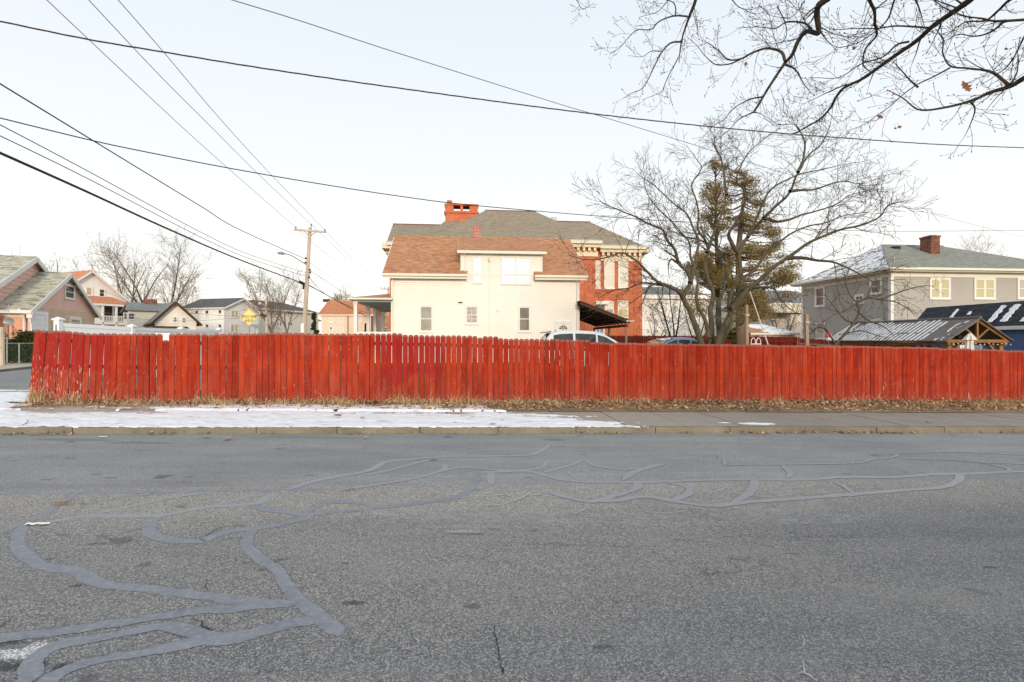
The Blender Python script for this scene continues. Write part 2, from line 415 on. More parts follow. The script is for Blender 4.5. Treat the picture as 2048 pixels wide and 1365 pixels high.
    salt = mth(nt, 'MULTIPLY', ramp(nt, sv, [(0.487, (0, 0, 0)), (0.5, (1, 1, 1)), (0.513, (0, 0, 0))]), lim)
    col = mixc(nt, mth(nt, 'MULTIPLY', salt, 0.55), col, (0.5, 0.5, 0.5))
    # broken-up surface and oil spots at their places
    def spot(px, py, rx, ry, c, k, thr=0.5, sc=30.0):
        p = onroad(px, py)
        dx = mth(nt, 'DIVIDE', mth(nt, 'SUBTRACT', X, p.x), rx); dy = mth(nt, 'DIVIDE', mth(nt, 'SUBTRACT', Y, p.y), ry)
        dd = mth(nt, 'ADD', mth(nt, 'MULTIPLY', dx, dx), mth(nt, 'MULTIPLY', dy, dy))
        m_ = mth(nt, 'SUBTRACT', 1.0, dd, True)
        q = mth(nt, 'MULTIPLY', mth(nt, 'SUBTRACT', mth(nt, 'ADD', m_, mth(nt, 'MULTIPLY', noiseS[sc], 0.9)), thr+0.45), 5.0, True)
        dark = c[0] < 0.3
        kk = mth(nt, 'MULTIPLY', mth(nt, 'MULTIPLY', q, m_ if not dark else mth(nt, 'GREATER_THAN', m_, 0.001)), k*(0.8 if dark else 1.0))
        return mixc(nt, kk, col, mixc(nt, 1.0, col, tuple(v*4.2 for v in c) if dark else (2.4, 2.4, 2.45), 'MULTIPLY'))
    noiseS = {30.0: noi(nt, o, 30.0, 5.0, 0.7), 9.0: noi(nt, o, 9.0, 4.0, 0.6)}
    for a in ((40, 1305, .34, .18, (0.70, 0.70, 0.70), 1.0, .62), (30, 1330, .30, .10, (0.03, 0.03, 0.03), .85, .6), (20, 1290, .22, .08, (0.03, 0.03, 0.03), .85, .6), (130, 1335, .12, .08, (0.03, 0.03, 0.03), .85, .6),
              (708, 1206, .13, .05, (0.05, 0.05, 0.05), .8, .5), (945, 1213, .09, .05, (0.06, 0.06, 0.06), .7, .5), (935, 1068, .30, .06, (0.07, 0.07, 0.07), .7, .6), (925, 1064, .35, .1, (0.6, 0.6, 0.6), .35, .75), (1205, 1294, .10, .03, (0.05, 0.05, 0.05), .7, .5),
              (150, 880, 1.1, .16, (0.10, 0.10, 0.105), .6, .5), (275, 886, 1.0, .14, (0.10, 0.10, 0.105), .6, .55), (620, 875, 1.3, .09, (0.12, 0.12, 0.125), .6, .5), (1108, 880, .3, .2, (0.10, 0.10, 0.11), .6, .5), (1500, 872, 1.2, .12, (0.12, 0.12, 0.125), .5, .5),
              (190, 949, .12, .05, (0.10, 0.10, 0.10), .7, .4), (222, 956, .12, .05, (0.10, 0.10, 0.10), .7, .4), (92, 960, .12, .04, (0.10, 0.10, 0.10), .7, .4), (378, 954, .10, .04, (0.10, 0.10, 0.10), .7, .4), (620, 951, .10, .04, (0.10, 0.10, 0.10), .7, .4),
              (1365, 1080, .14, .04, (0.12, 0.12, 0.12), .7, .4), (1585, 1066, .08, .03, (0.10, 0.10, 0.10), .7, .4), (1587, 1108, .09, .03, (0.10, 0.10, 0.10), .7, .4), (125, 1070, .08, .03, (0.08, 0.08, 0.08), .7, .4), (152, 1172, .06, .04, (0.07, 0.07, 0.07), .8, .4), (100, 1118, .05, .03, (0.07, 0.07, 0.07), .8, .4),
              (525, 1140, .07, .04, (0.08, 0.08, 0.08), .7, .5), (690, 1127, .05, .03, (0.08, 0.08, 0.08), .8, .4), (1980, 1135, .1, .03, (0.07, 0.07, 0.07), .8, .4), (1210, 1092, .9, .02, (0.12, 0.12, 0.12), .5, .5), (1680, 1075, .8, .02, (0.12, 0.12, 0.12), .5, .5), (450, 1012, .08, .03, (0.10, 0.10, 0.10), .7, .4), (265, 1010, .08, .03, (0.10, 0.10, 0.10), .7, .4), (950, 980, .08, .04, (0.10, 0.10, 0.10), .7, .4)):
        col = spot(*a)
    setc(nt, b, col)
    h = mth(nt, 'SUBTRACT', mth(nt, 'MULTIPLY', sep1, 0.6), v1.outputs['Distance'])
    bump(nt, b, h, 0.7, 0.006)
    return m
def m_sealant(name, c1, c2, wear):
    m, nt, b, o, uv = base(name, 0.5, 0.4)
    n = noi(nt, o, 5.0, 6.0, 0.65)
    col = ramp(nt, n, [(0.3, c1), (0.7, c2)])
    col = mixc(nt, mth(nt, 'MULTIPLY', ramp(nt, noi(nt, o, 24.0, 6.0, 0.7), [(0.48, (0, 0, 0)), (0.62, (1, 1, 1))]), wear), col, (0.33, 0.325, 0.315))
    gr = noi(nt, o, 220.0, 2.0)
    col = mixc(nt, ramp(nt, gr, [(0.62, (0, 0, 0)), (0.7, (0.5, 0.5, 0.5))]), col, (0.28, 0.28, 0.28))
    setc(nt, b, col); bump(nt, b, noi(nt, o, 60.0, 4.0), 0.5, 0.004)
    return m
def m_concrete(name, c, dark, stain=0.5, dry=None):
    m, nt, b, o, uv = base(name, 0.9, 0.2)
    n = noi(nt, o, 1.4, 8.0, 0.65)
    col = ramp(nt, n, [(0.3, dark), (0.7, c)])
    if dry:
        sx = nd(nt, 'ShaderNodeSeparateXYZ', {'Vector': o}).outputs['X']
        f = nd(nt, 'ShaderNodeMapRange', {'Value': mth(nt, 'ADD', sx, mth(nt, 'MULTIPLY', noi(nt, o, 0.7, 4.0), 3.0)), 'From Min': 8.0, 'From Max': -5.0, 'To Min': 0.0, 'To Max': 1.0}).outputs[0]
        col = mixc(nt, f, col, dry)
    g1 = noi(nt, o, 120.0, 3.0)
    col = mixc(nt, mth(nt, 'MULTIPLY', g1, stain), col, tuple(x*0.45 for x in c))
    g2 = ramp(nt, noi(nt, o, 38.0, 2.0), [(0.62, (0, 0, 0)), (0.68, (1, 1, 1))])
    col = mixc(nt, mth(nt, 'MULTIPLY', g2, 0.35), col, tuple(x*0.4 for x in dark))
    setc(nt, b, col); bump(nt, b, g1, 0.5, 0.006)
    return m
def m_snow():
    m, nt, b, o, uv = base('snow', 0.75, 0.25)
    n = noi(nt, vmap(nt, o, (1.0, 3.5, 1)), 2.5, 8.0, 0.7)
    col = ramp(nt, n, [(0.34, (0.58, 0.53, 0.51)), (0.45, (0.86, 0.85, 0.85)), (0.7, (0.94, 0.93, 0.93))])
    g2 = ramp(nt, noi(nt, vmap(nt, o, (1, 2.2, 1)), 14.0, 4.0, 0.6), [(0.68, (0, 0, 0)), (0.75, (1, 1, 1))])
    col = mixc(nt, mth(nt, 'MULTIPLY', g2, 0.7), col, (0.36, 0.31, 0.28))
    setc(nt, b, col); bump(nt, b, noi(nt, o, 30.0, 5.0), 0.4, 0.01)
    return m
def m_fence(name, reds, chipc=(0.50, 0.30, 0.25), crim=True, worn=1.0):
    m, nt, b, o, uv = base(name, 0.85, 0.12)
    tone = nd(nt, 'ShaderNodeAttribute', attribute_name='tone').outputs['Fac']
    hh = nd(nt, 'ShaderNodeAttribute', attribute_name='hh').outputs['Fac']
    wr = nd(nt, 'ShaderNodeAttribute', attribute_name='wear').outputs['Fac']
    jit = nd(nt, 'ShaderNodeCombineXYZ', {0: mth(nt, 'MULTIPLY', tone, 13.0), 1: mth(nt, 'MULTIPLY', tone, 7.0), 2: 0.0}).outputs[0]
    bo = nd(nt, 'ShaderNodeVectorMath', {0: o, 1: jit}, operation='ADD').outputs[0]
    st = noi(nt, vmap(nt, bo, (14, 14, 0.7)), 1.0, 6.0, 0.6)
    lo = noi(nt, vmap(nt, o, (0.5, 0.5, 1.2)), 1.4, 4.0)
    f = mth(nt, 'ADD', mth(nt, 'MULTIPLY', tone, 0.30), mth(nt, 'ADD', mth(nt, 'MULTIPLY', st, 0.42), mth(nt, 'MULTIPLY', lo, 0.35)))
    col = ramp(nt, f, [(0.25, reds[0]), (0.5, reds[1]), (0.8, reds[2])])
    dirt = ramp(nt, hh, [(0.0, (1, 1, 1)), (0.22, (0.25, 0.25, 0.25)), (0.5, (0, 0, 0))])
    dn = noi(nt, vmap(nt, bo, (9, 9, 2.2)), 1.0, 6.0, 0.7)
    dm = mth(nt, 'MULTIPLY', dirt, ramp(nt, dn, [(0.35, (0, 0, 0)), (0.65, (1, 1, 1))]))
    col = mixc(nt, mth(nt, 'MULTIPLY', dm, 0.8), col, (0.21, 0.11, 0.075))
    gw = mth(nt, 'MULTIPLY', mth(nt, 'SUBTRACT', noi(nt, vmap(nt, bo, (6, 6, 1.1)), 1.3, 5.0), 0.45), 1.6, True)
    col = mixc(nt, mth(nt, 'MULTIPLY', mth(nt, 'MULTIPLY', gw, mth(nt, 'ADD', wr, 0.6)), 0.8), col, (0.27, 0.10, 0.075))
    sv = nd(nt, 'ShaderNodeTexVoronoi', {'Vector': vmap(nt, bo, (1, 1, 0.6)), 'Scale': 11.0}); sc_ = nd(nt, 'ShaderNodeSeparateColor', {'Color': sv.outputs['Color']}).outputs[0]
    spk = mth(nt, 'MULTIPLY', mth(nt, 'LESS_THAN', sv.outputs['Distance'], 0.09), mth(nt, 'GREATER_THAN', sc_, 0.55))
    col = mixc(nt, mth(nt, 'MULTIPLY', spk, 0.75), col, (0.62, 0.36, 0.28))
    fdn = ramp(nt, noi(nt, vmap(nt, bo, (2.2, 2.2, 0.8), loc=(4, 0, 2)), 1.5, 6.0, 0.7), [(0.46, (0, 0, 0)), (0.68, (1, 1, 1))])
    col = mixc(nt, mth(nt, 'MULTIPLY', fdn, 0.42), col, (0.50, 0.115, 0.065))
    hz = ramp(nt, mth(nt, 'ABSOLUTE', mth(nt, 'SUBTRACT', mth(nt, 'ADD', hh, mth(nt, 'MULTIPLY', lo, 0.06)), 0.60)), [(0.0, (1, 1, 1)), (0.07, (0, 0, 0))])
    col = mixc(nt, mth(nt, 'MULTIPLY', hz, 0.3), col, (0.50, 0.05, 0.009))
    dkn = ramp(nt, noi(nt, vmap(nt, bo, (3.5, 3.5, 0.5), loc=(0, 0, 5)), 1.6, 5.0, 0.65), [(0.42, (0, 0, 0)), (0.66, (1, 1, 1))])
    col = mixc(nt, mth(nt, 'MULTIPLY', dkn, 0.45), col, (0.14, 0.012, 0.007))
    if crim:   # patches repainted in a cooler red
        sp = nd(nt, 'ShaderNodeSeparateXYZ', {'Vector': o}); X = sp.outputs['X']
        w1 = mth(nt, 'MULTIPLY', mth(nt, 'SUBTRACT', noi(nt, o, 2.0, 3.0), 0.5), 0.8)
        Xw = mth(nt, 'ADD', X, w1)
        def span(a, c): return mth(nt, 'MULTIPLY', mth(nt, 'GREATER_THAN', Xw, a), mth(nt, 'LESS_THAN', Xw, c))
        hi = mth(nt, 'GREATER_THAN', mth(nt, 'ADD', hh, mth(nt, 'MULTIPLY', w1, 0.08)), 0.45)
        msk = mth(nt, 'ADD', mth(nt, 'MULTIPLY', span(-0.9, 1.75), hi), mth(nt, 'MULTIPLY', span(7.85, 9.3), mth(nt, 'GREATER_THAN', mth(nt, 'ADD', hh, w1), 0.35)))
        col = mixc(nt, mth(nt, 'MULTIPLY', msk, 0.58), col, (0.30, 0.016, 0.017))
    # flaked paint
    cn = noi(nt, vmap(nt, bo, (40, 40, 6.0)), 1.0, 6.0, 0.68)
    thr = mth(nt, 'SUBTRACT', mth(nt, 'ADD', 0.69, mth(nt, 'MULTIPLY', ramp(nt, hh, [(0.5, (0, 0, 0)), (0.72, (1, 1, 1))]), 0.07)), mth(nt, 'ADD', mth(nt, 'MULTIPLY', wr, 0.165*worn), mth(nt, 'MULTIPLY', dirt, 0.09*worn)))
    ch = mth(nt, 'MULTIPLY', mth(nt, 'SUBTRACT', cn, thr), 18.0, True)
    cl = mixc(nt, noi(nt, o, 9.0), chipc, (0.62, 0.50, 0.44))
    col = mixc(nt, mth(nt, 'MULTIPLY', ch, 0.85), col, cl)
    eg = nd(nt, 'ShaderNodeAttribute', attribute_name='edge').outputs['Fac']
    col = mixc(nt, mth(nt, 'MULTIPLY', mth(nt, 'MULTIPLY', eg, mth(nt, 'LESS_THAN', hh, 0.975)), 0.85), col, (0.07, 0.012, 0.008))  # shade of the gaps, with seam grime, painted dark along board edges
    top = ramp(nt, hh, [(0.962, (0, 0, 0)), (0.978, (1, 1, 1))])
    col = mixc(nt, mth(nt, 'MULTIPLY', top, mth(nt, 'MULTIPLY', noi(nt, o, 30.0, 3.0), 1.0, True)), col, (0.27, 0.18, 0.145))
    kn = nd(nt, 'ShaderNodeTexVoronoi', {'Vector': vmap(nt, bo, (5, 5, 2.0)), 'Scale': 1.2}).outputs['Distance']
    col = mixc(nt, mth(nt, 'MULTIPLY', ramp(nt, kn, [(0.05, (1, 1, 1)), (0.09, (0, 0, 0))]), 0.7), col, (0.10, 0.02, 0.012))
    setc(nt, b, col)
    bump(nt, b, mth(nt, 'SUBTRACT', st, ch), 0.5, 0.006)
    return m

M = {}
M['asphalt'] = m_asphalt(); M['sealant'] = m_sealant('crack_sealant', (0.165, 0.178, 0.21), (0.24, 0.25, 0.275), 0.6); M['sealant2'] = m_sealant('worn_sealant', (0.265, 0.275, 0.295), (0.315, 0.32, 0.33), 0.95); M['snow'] = m_snow()
M['sidewalk'] = m_concrete('sidewalk_concrete', (0.385, 0.335, 0.275), (0.29, 0.255, 0.21), 0.35, (0.60, 0.52, 0.41))
M['dryconcrete'] = m_concrete('dry_concrete', (0.66, 0.57, 0.46), (0.52, 0.45, 0.36), 0.3)
M['chaingreen'] = m_plain('green_vinyl_wire', (0.06, 0.12, 0.08), 0.1, 5.0, 0.5)
M['salt'] = m_plain('salt_residue', (0.56, 0.56, 0.55), 0.2, 20.0, 0.9)
M['kerb'] = m_concrete('kerb_stone', (0.37, 0.325, 0.245), (0.17, 0.145, 0.10), 0.9)
M['soil'] = m_concrete('soil', (0.42, 0.31, 0.19), (0.26, 0.19, 0.11), 0.6)
M['lawn'] = m_concrete('winter_lawn', (0.15, 0.13, 0.075), (0.09, 0.085, 0.045), 0.5)
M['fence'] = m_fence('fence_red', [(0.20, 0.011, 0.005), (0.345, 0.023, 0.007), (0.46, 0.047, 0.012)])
M['backfence'] = m_fence('back_fence_red', [(0.17, 0.022, 0.014), (0.27, 0.03, 0.018), (0.35, 0.05, 0.03)], crim=False, worn=0.7)
M['rail'] = m_plain('fence_rail_red', (0.30, 0.035, 0.018), 0.3, 5.0)
M['white'] = m_plain('white_trim', (0.80, 0.79, 0.75), 0.04, 2.0)
M['vinyl'] = m_plain('white_vinyl', (0.88, 0.90, 0.92), 0.02, 1.0, 0.35)
M['cream'] = m_plain('cream_siding', (0.88, 0.835, 0.755), 0.03, 0.8)
M['creamtrim'] = m_plain('cream_trim', (0.80, 0.76, 0.66), 0.04, 1.0)
M['graysiding'] = m_plain('gray_siding', (0.45, 0.425, 0.385), 0.06, 0.8)
M['graydark'] = m_plain('slate_gray_siding', (0.205, 0.205, 0.21), 0.08, 1.0)
M['bluesiding'] = m_plain('blue_siding', (0.11, 0.19, 0.37), 0.08, 1.0)
M['pink'] = m_plain('pink_siding', (0.80, 0.51, 0.43), 0.06, 0.9)
M['orange'] = m_plain('salmon_siding', (0.74, 0.38, 0.24), 0.06, 0.9)
M['palewhite'] = m_plain('pale_siding', (0.86, 0.85, 0.82), 0.03, 0.6)
M['palecream'] = m_plain('pale_cream_siding', (0.84, 0.79, 0.68), 0.04, 0.6)
M['peach'] = m_plain('peach_siding', (0.88, 0.68, 0.52), 0.04, 0.6)
M['tan'] = m_plain('tan_siding', (0.70, 0.62, 0.50), 0.06, 0.7)
M['soffit'] = m_plain('porch_ceiling_paint', (0.50, 0.50, 0.50), 0.05, 0.7)
M['sh_cream'] = m_shingle('brown_red_shingle', [(0.24, 0.125, 0.07), (0.48, 0.21, 0.11), (0.63, 0.29, 0.145), (0.60, 0.40, 0.22)])
M['sh_school'] = m_shingle('gray_brown_shingle', [(0.235, 0.185, 0.13), (0.34, 0.275, 0.195), (0.44, 0.365, 0.265)], 0.2, 0.4)
M['sh_gray'] = m_shingle('gray_green_shingle', [(0.20, 0.20, 0.17), (0.29, 0.29, 0.245), (0.38, 0.375, 0.32)])
M['sh_pink'] = m_shingle('pale_green_shingle', [(0.12, 0.11, 0.08), (0.40, 0.38, 0.28), (0.60, 0.57, 0.44), (0.66, 0.64, 0.52)], 0.15, 0.38, streaky=0.75)
M['sh_orange'] = m_shingle('orange_shingle', [(0.55, 0.20, 0.10), (0.72, 0.28, 0.14), (0.76, 0.38, 0.21)])
M['sh_dark'] = m_shingle('dark_shingle', [(0.08, 0.08, 0.08), (0.14, 0.14, 0.135), (0.20, 0.20, 0.19)])
M['sh_black'] = m_shingle('black_shingle', [(0.022, 0.025, 0.032), (0.045, 0.05, 0.06), (0.07, 0.075, 0.085)])
M['sh_blue'] = m_shingle('faded_gray_shingle', [(0.16, 0.17, 0.17), (0.27, 0.28, 0.28), (0.34, 0.34, 0.32)])
M['brick'] = m_brick('school_brick', (0.56, 0.125, 0.055), (0.72, 0.20, 0.09), (0.54, 0.27, 0.17), 0.3, 0.12, 0.014)
M['brick2'] = m_brick('chimney_brick', (0.42, 0.06, 0.05), (0.50, 0.12, 0.09), (0.62, 0.52, 0.45), 0.2, 0.1, 0.018)
M['brick3'] = m_brick('old_chimney_brick', (0.09, 0.022, 0.015), (0.34, 0.085, 0.05), (0.30, 0.20, 0.15), 0.26, 0.11, 0.02)
M['stone'] = m_brick('stone_veneer', (0.66, 0.58, 0.36), (0.78, 0.52, 0.40), (0.80, 0.70, 0.52), 0.62, 0.26, 0.015)
M['cornice'] = m_plain('cream_cornice', (0.74, 0.65, 0.48), 0.06, 1.0)
M['glass'] = m_glass('window_glass', (0.05, 0.052, 0.05))
M['glassd'] = m_glass('dark_glass', (0.025, 0.027, 0.03))
M['glassc'] = m_glass('curtained_glass', (0.40, 0.36, 0.28), 0.12, (0.55, 0.51, 0.42))
M['glassy'] = m_glass('yellow_shade_glass', (0.50, 0.43, 0.20), 0.08, (0.58, 0.52, 0.32))
M['glassg'] = m_glass('gray_screen_glass', (0.20, 0.195, 0.17), 0.35)
M['whitewin'] = m_plain('boarded_white', (0.70, 0.67, 0.58), 0.05, 1.2)
M['bluedoor'] = m_plain('blue_panel', (0.10, 0.25, 0.55), 0.05, 1.0)
M['blind'] = m_plain('blind_slats', (0.36, 0.34, 0.29), 0.04, 1.0)
M['wood'] = m_plain('weathered_wood', (0.36, 0.27, 0.18), 0.25, 6.0, 0.85, 0.15, streak=True)
M['polewood'] = m_plain('pole_wood', (0.60, 0.49, 0.38), 0.2, 6.0, 0.85, 0.15, streak=True)
M['cedar'] = m_plain('stained_cedar', (0.30, 0.145, 0.05), 0.25, 6.0, 0.6, 0.3, streak=True)
M['darkwood'] = m_plain('dark_wood', (0.085, 0.04, 0.022), 0.3, 6.0, 0.7, 0.2, streak=True)
M['metal'] = m_plain('gray_metal', (0.42, 0.43, 0.44), 0.1, 6.0, 0.35, 0.5, 0.8)
M['galv'] = m_plain('galvanised', (0.30, 0.32, 0.33), 0.12, 6.0, 0.5, 0.5, 0.4)
M['roofmetal'] = m_plain('brown_roof_metal', (0.15, 0.125, 0.115), 0.15, 2.0, 0.5, 0.5)
M['black'] = m_plain('black_rubber', (0.012, 0.012, 0.014), 0.2, 6.0, 0.6, 0.3)
M['cable'] = m_plain('cable_black', (0.015, 0.013, 0.018), 0.1, 6.0, 0.6, 0.3)
M['cabletwist'] = m_plain('cable_brown', (0.055, 0.035, 0.025), 0.3, 12.0, 0.7, 0.3)
M['cablegray'] = m_plain('cable_gray', (0.16, 0.15, 0.17), 0.1, 6.0, 0.6, 0.3)
M['bark'] = m_bark('bark', (0.055, 0.046, 0.03), (0.155, 0.128, 0.085))
M['twig'] = m_bark('twig_bark', (0.055, 0.043, 0.03), (0.12, 0.092, 0.06))
M['barkfar'] = m_bark('far_bark', (0.15, 0.11, 0.075), (0.30, 0.23, 0.16))
M['barkoak'] = m_bark('oak_bark', (0.035, 0.027, 0.022), (0.10, 0.08, 0.055), 22.0)
M['evergreen'] = m_leaf('evergreen_leaf', [(0.12, 0.09, 0.036), (0.25, 0.185, 0.067), (0.40, 0.28, 0.105)], 0.9)
M['spruce'] = m_leaf('spruce_leaf', [(0.025, 0.045, 0.02), (0.05, 0.075, 0.035)], 2.0)
M['hedge'] = m_leaf('hedge_leaf', [(0.018, 0.024, 0.007), (0.05, 0.055, 0.016), (0.10, 0.085, 0.03)], 2.0)
M['litter'] = m_leaf('dead_leaf', [(0.13, 0.075, 0.04), (0.33, 0.20, 0.115), (0.58, 0.43, 0.28)], 9.0)
M['oakleaf'] = m_leaf('oak_leaf', [(0.20, 0.075, 0.04), (0.33, 0.15, 0.08)], 9.0)
M['grass'] = m_leaf('dry_grass', [(0.32, 0.21, 0.10), (0.56, 0.41, 0.21), (0.72, 0.57, 0.34)], 6.0)
M['green'] = m_leaf('green_weed', [(0.035, 0.06, 0.015), (0.09, 0.12, 0.03)], 6.0)
M['sign'] = m_plain('sign_yellow', (0.90, 0.72, 0.28), 0.02, 2.0, 0.4)
M['signink'] = m_plain('sign_black', (0.02, 0.02, 0.02), 0.02, 2.0, 0.5)
M['carwhite'] = m_plain('car_paint_white', (0.78, 0.80, 0.83), 0.01, 1.0, 0.2, 0.6, bmp=0)
M['carblue'] = m_plain('car_paint_blue', (0.16, 0.25, 0.42), 0.02, 1.0, 0.22, 0.6, 0.3, bmp=0)
M['carsilver'] = m_plain('car_paint_pearl', (0.72, 0.73, 0.72), 0.01, 1.0, 0.22, 0.6, bmp=0)
M['canvas'] = m_plain('umbrella_canvas', (0.72, 0.68, 0.60), 0.08, 6.0, 0.8)
M['pinkred'] = m_plain('pink_fabric', (0.75, 0.12, 0.18), 0.25, 12.0, 0.6)
M['teal'] = m_plain('teal_metal', (0.10, 0.35, 0.33), 0.1, 6.0, 0.5)

# ------------------------------------------------------------------ ground, road, pavement
def sheet(name, xs, ys, zf, mat, kind='structure', keep=None):
    m = MB(); nx, ny = len(xs), len(ys)
    m.v = [(x, y, zf(x, y)) for y in ys for x in xs]
    m.f = [(j*nx+i, j*nx+i+1, (j+1)*nx+i+1, (j+1)*nx+i) for j in range(ny-1) for i in range(nx-1)
           if keep is None or keep((xs[i]+xs[i+1])/2, (ys[j]+ys[j+1])/2)]
    return tag(m.build(name, mat), kind=kind)
far_ = [55, 80, 130, 250, 500, 1000, 2500]
gx = [-v for v in far_[::-1]]+[float(i) for i in range(-44, 45)]+far_
gy = [-2500., -1000., -400., -150., -60., -30.]+[float(i) for i in range(-14, 61)]+[75., 100., 150., 250., 500., 1200., 3000.]
sheet('ground', gx, gy, lambda x, y: g(x, y)-0.03, M['lawn'])

def street_strip(name, s0, s1, t0, t1, ds, dt, zf, mat, kind='structure'):
    m = MB(); ns = int((s1-s0)/ds); n_t = max(1, int((t1-t0)/dt))
    for j in range(n_t+1):
        for i in range(ns+1):
            x, y = S(s0+(s1-s0)*i/ns, t0+(t1-t0)*j/n_t); m.v.append((x, y, zf(x, y)))
    m.f = [(j*(ns+1)+i, j*(ns+1)+i+1, (j+1)*(ns+1)+i+1, (j+1)*(ns+1)+i) for j in range(n_t) for i in range(ns)]
    return tag(m.build(name, mat), kind=kind)
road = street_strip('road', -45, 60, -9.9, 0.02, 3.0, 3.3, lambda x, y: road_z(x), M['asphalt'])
# near-side pavement behind the camera
street_strip('near_sidewalk', -45, 60, -12.4, -9.9, 3.0, 2.5, lambda x, y: road_z(x)+0.12, M['sidewalk'])

KH = 0.115
def kerb_mesh(name, s0, s1, t0, t1, step, off):
    m = MB(); s = s0; rg = random.Random(3)
    while s < s1:
        e = s+step*rg.uniform(0.93, 1.07); a = s+0.006; b = e-0.006; dz = rg.uniform(-0.004, 0.004); r = 0.018
        dt = rg.uniform(-0.006, 0.006)
        prof = [(t0+dt, -0.15), (t0+dt+0.004, KH-r+dz), (t0+dt+r, KH+dz), (t1, KH+dz), (t1, -0.15)]
        vs = []
        for q in (a, b):
            for (t, z) in prof:
                x, y = S(q, t); vs.append((x, y, road_z(x)+z))
        n = len(prof)
        m.add(vs, [(i, i+n, i+1+n, i+1) for i in range(n-1)]+[tuple(range(n)), tuple(range(2*n-1, n-1, -1))])
        s = e
    return tag(m.build(name, M['kerb']), kind='structure')
kerb_mesh('kerb', -24.0+0.25, 50, 0.0, 0.155, 1.48, 0)
def kz(x): return road_z(x)+KH

# sidewalk slabs with open joints
def slabs():
    m = MB(); s = -24.1; rg = random.Random(5)
    while s < 50:
        e = s+1.2; dz = rg.uniform(-0.003, 0.003)
        c = [S(s+0.011, 0.168), S(e-0.011, 0.168), S(e-0.011, 2.2), S(s+0.011, 2.2)]
        c = [Vector((x, y, kz(x)+dz-0.004)) for x, y in c]
        m.slab(c, (0, 0, -0.06)); s = e
    return tag(m.build('sidewalk', M['sidewalk']), kind='structure')
slabs()
FT = 0.126
def fy(x): return 13.25+FT*x                      # line of the red fence
# verge between pavement and fence, and the widened concrete at the street corner
def poly_sheet(name, pts, mat, dz, sub=None):
    m = MB(); m.add([(x, y, kz(x)+dz) for x, y in pts], [tuple(range(len(pts)))])
    return tag(m.build(name, mat), kind='structure')
vx = list(np.arange(-6.4, 44.0, 1.0))
def verge():
    m = MB(); n = len(vx)
    for x in vx:
        s, _ = st_of(x, fy(x)); a = S(s, 2.205); z = kz(a[0])
        mid = (x, fy(x)); bk = (x, fy(x)+3.2)
        m.v += [(a[0], a[1], z+0.004), ((a[0]+mid[0])/2, (a[1]+mid[1])/2, kz(mid[0])+0.02), (mid[0], mid[1], kz(mid[0])+0.03), (bk[0], bk[1], kz(bk[0])+0.02)]
    m.f = [(i*4+j, i*4+4+j, i*4+5+j, i*4+1+j) for i in range(n-1) for j in range(3)]
    return tag(m.build('verge', M['soil']), kind='structure')
verge()
cp = [S(-24.0, 2.207), S(-4.9, 2.207), (-6.25, fy(-6.25)+0.6), (-11.0, fy(-11.0)+0.6), (-11.3, 12.4), (-12.7, 14.85), (-16.0, 15.1), (-21, 15.2)]
def corner_pavement():
    m = MB(); n = 60
    for i in range(n+1):
        s = -24.0+19.1*i/n; x0, y0 = S(s, 2.207); yf_ = fy(x0)+0.6 if x0 > -11.2 else 14.9
        for k in range(5): m.v.append((x0, y0+(yf_-y0)*k/4, kz(x0)-0.004))
    m.f = [(i*5+k, i*5+5+k, i*5+6+k, i*5+1+k) for i in range(n) for k in range(4)]
    return tag(m.build('corner_pavement', M['dryconcrete']), kind='structure')
corner_pavement()

# cross street on the left
CD = (-0.31, 1.0)
def cs(w, l):   # l along, w across to the right
    k = math.hypot(*CD); dx, dy = CD[0]/k, CD[1]/k
    return (-22.1+dx*l+dy*w, 22.2+dy*l-dx*w)
def strip2(name, w0, w1, l0, l1, dz, mat, nl=40, nw=8):
    m = MB()
    for j in range(nl+1):
        for i in range(nw+1):
            x, y = cs(w0+(w1-w0)*i/nw, l0+(l1-l0)*j/nl); m.v.append((x, y, g(x, y)+dz))
    m.f = [(j*(nw+1)+i, j*(nw+1)+i+1, (j+1)*(nw+1)+i+1, (j+1)*(nw+1)+i) for j in range(nl) for i in range(nw)]
    return tag(m.build(name, mat), kind='structure')
strip2('cross_street', 0.0, 10.0, -13, 70, 0.012, M['asphalt'], 80, 12)
strip2('far_kerb', -0.16, 0.0, -22, 70, 0.11, M['kerb'], 90, 1)
def kerbface():
    m = MB(); n = 90
    for i in range(n+1):
        x, y = cs(0.0, -22+92*i/n); z = g(x, y); m.v += [(x, y, z-0.05), (x, y, z+0.11)]
    m.f = [(2*i, 2*i+2, 2*i+3, 2*i+1) for i in range(n)]
    return tag(m.build('far_kerb_face', M['kerb']), kind='structure')
kerbface()
strip2('far_sidewalk', -2.2, -0.165, -22, 70, 0.108, M['sidewalk'], 90, 2)
strip2('far_verge', -5.5, -2.2, -22, 70, 0.10, M['soil'], 90, 3)

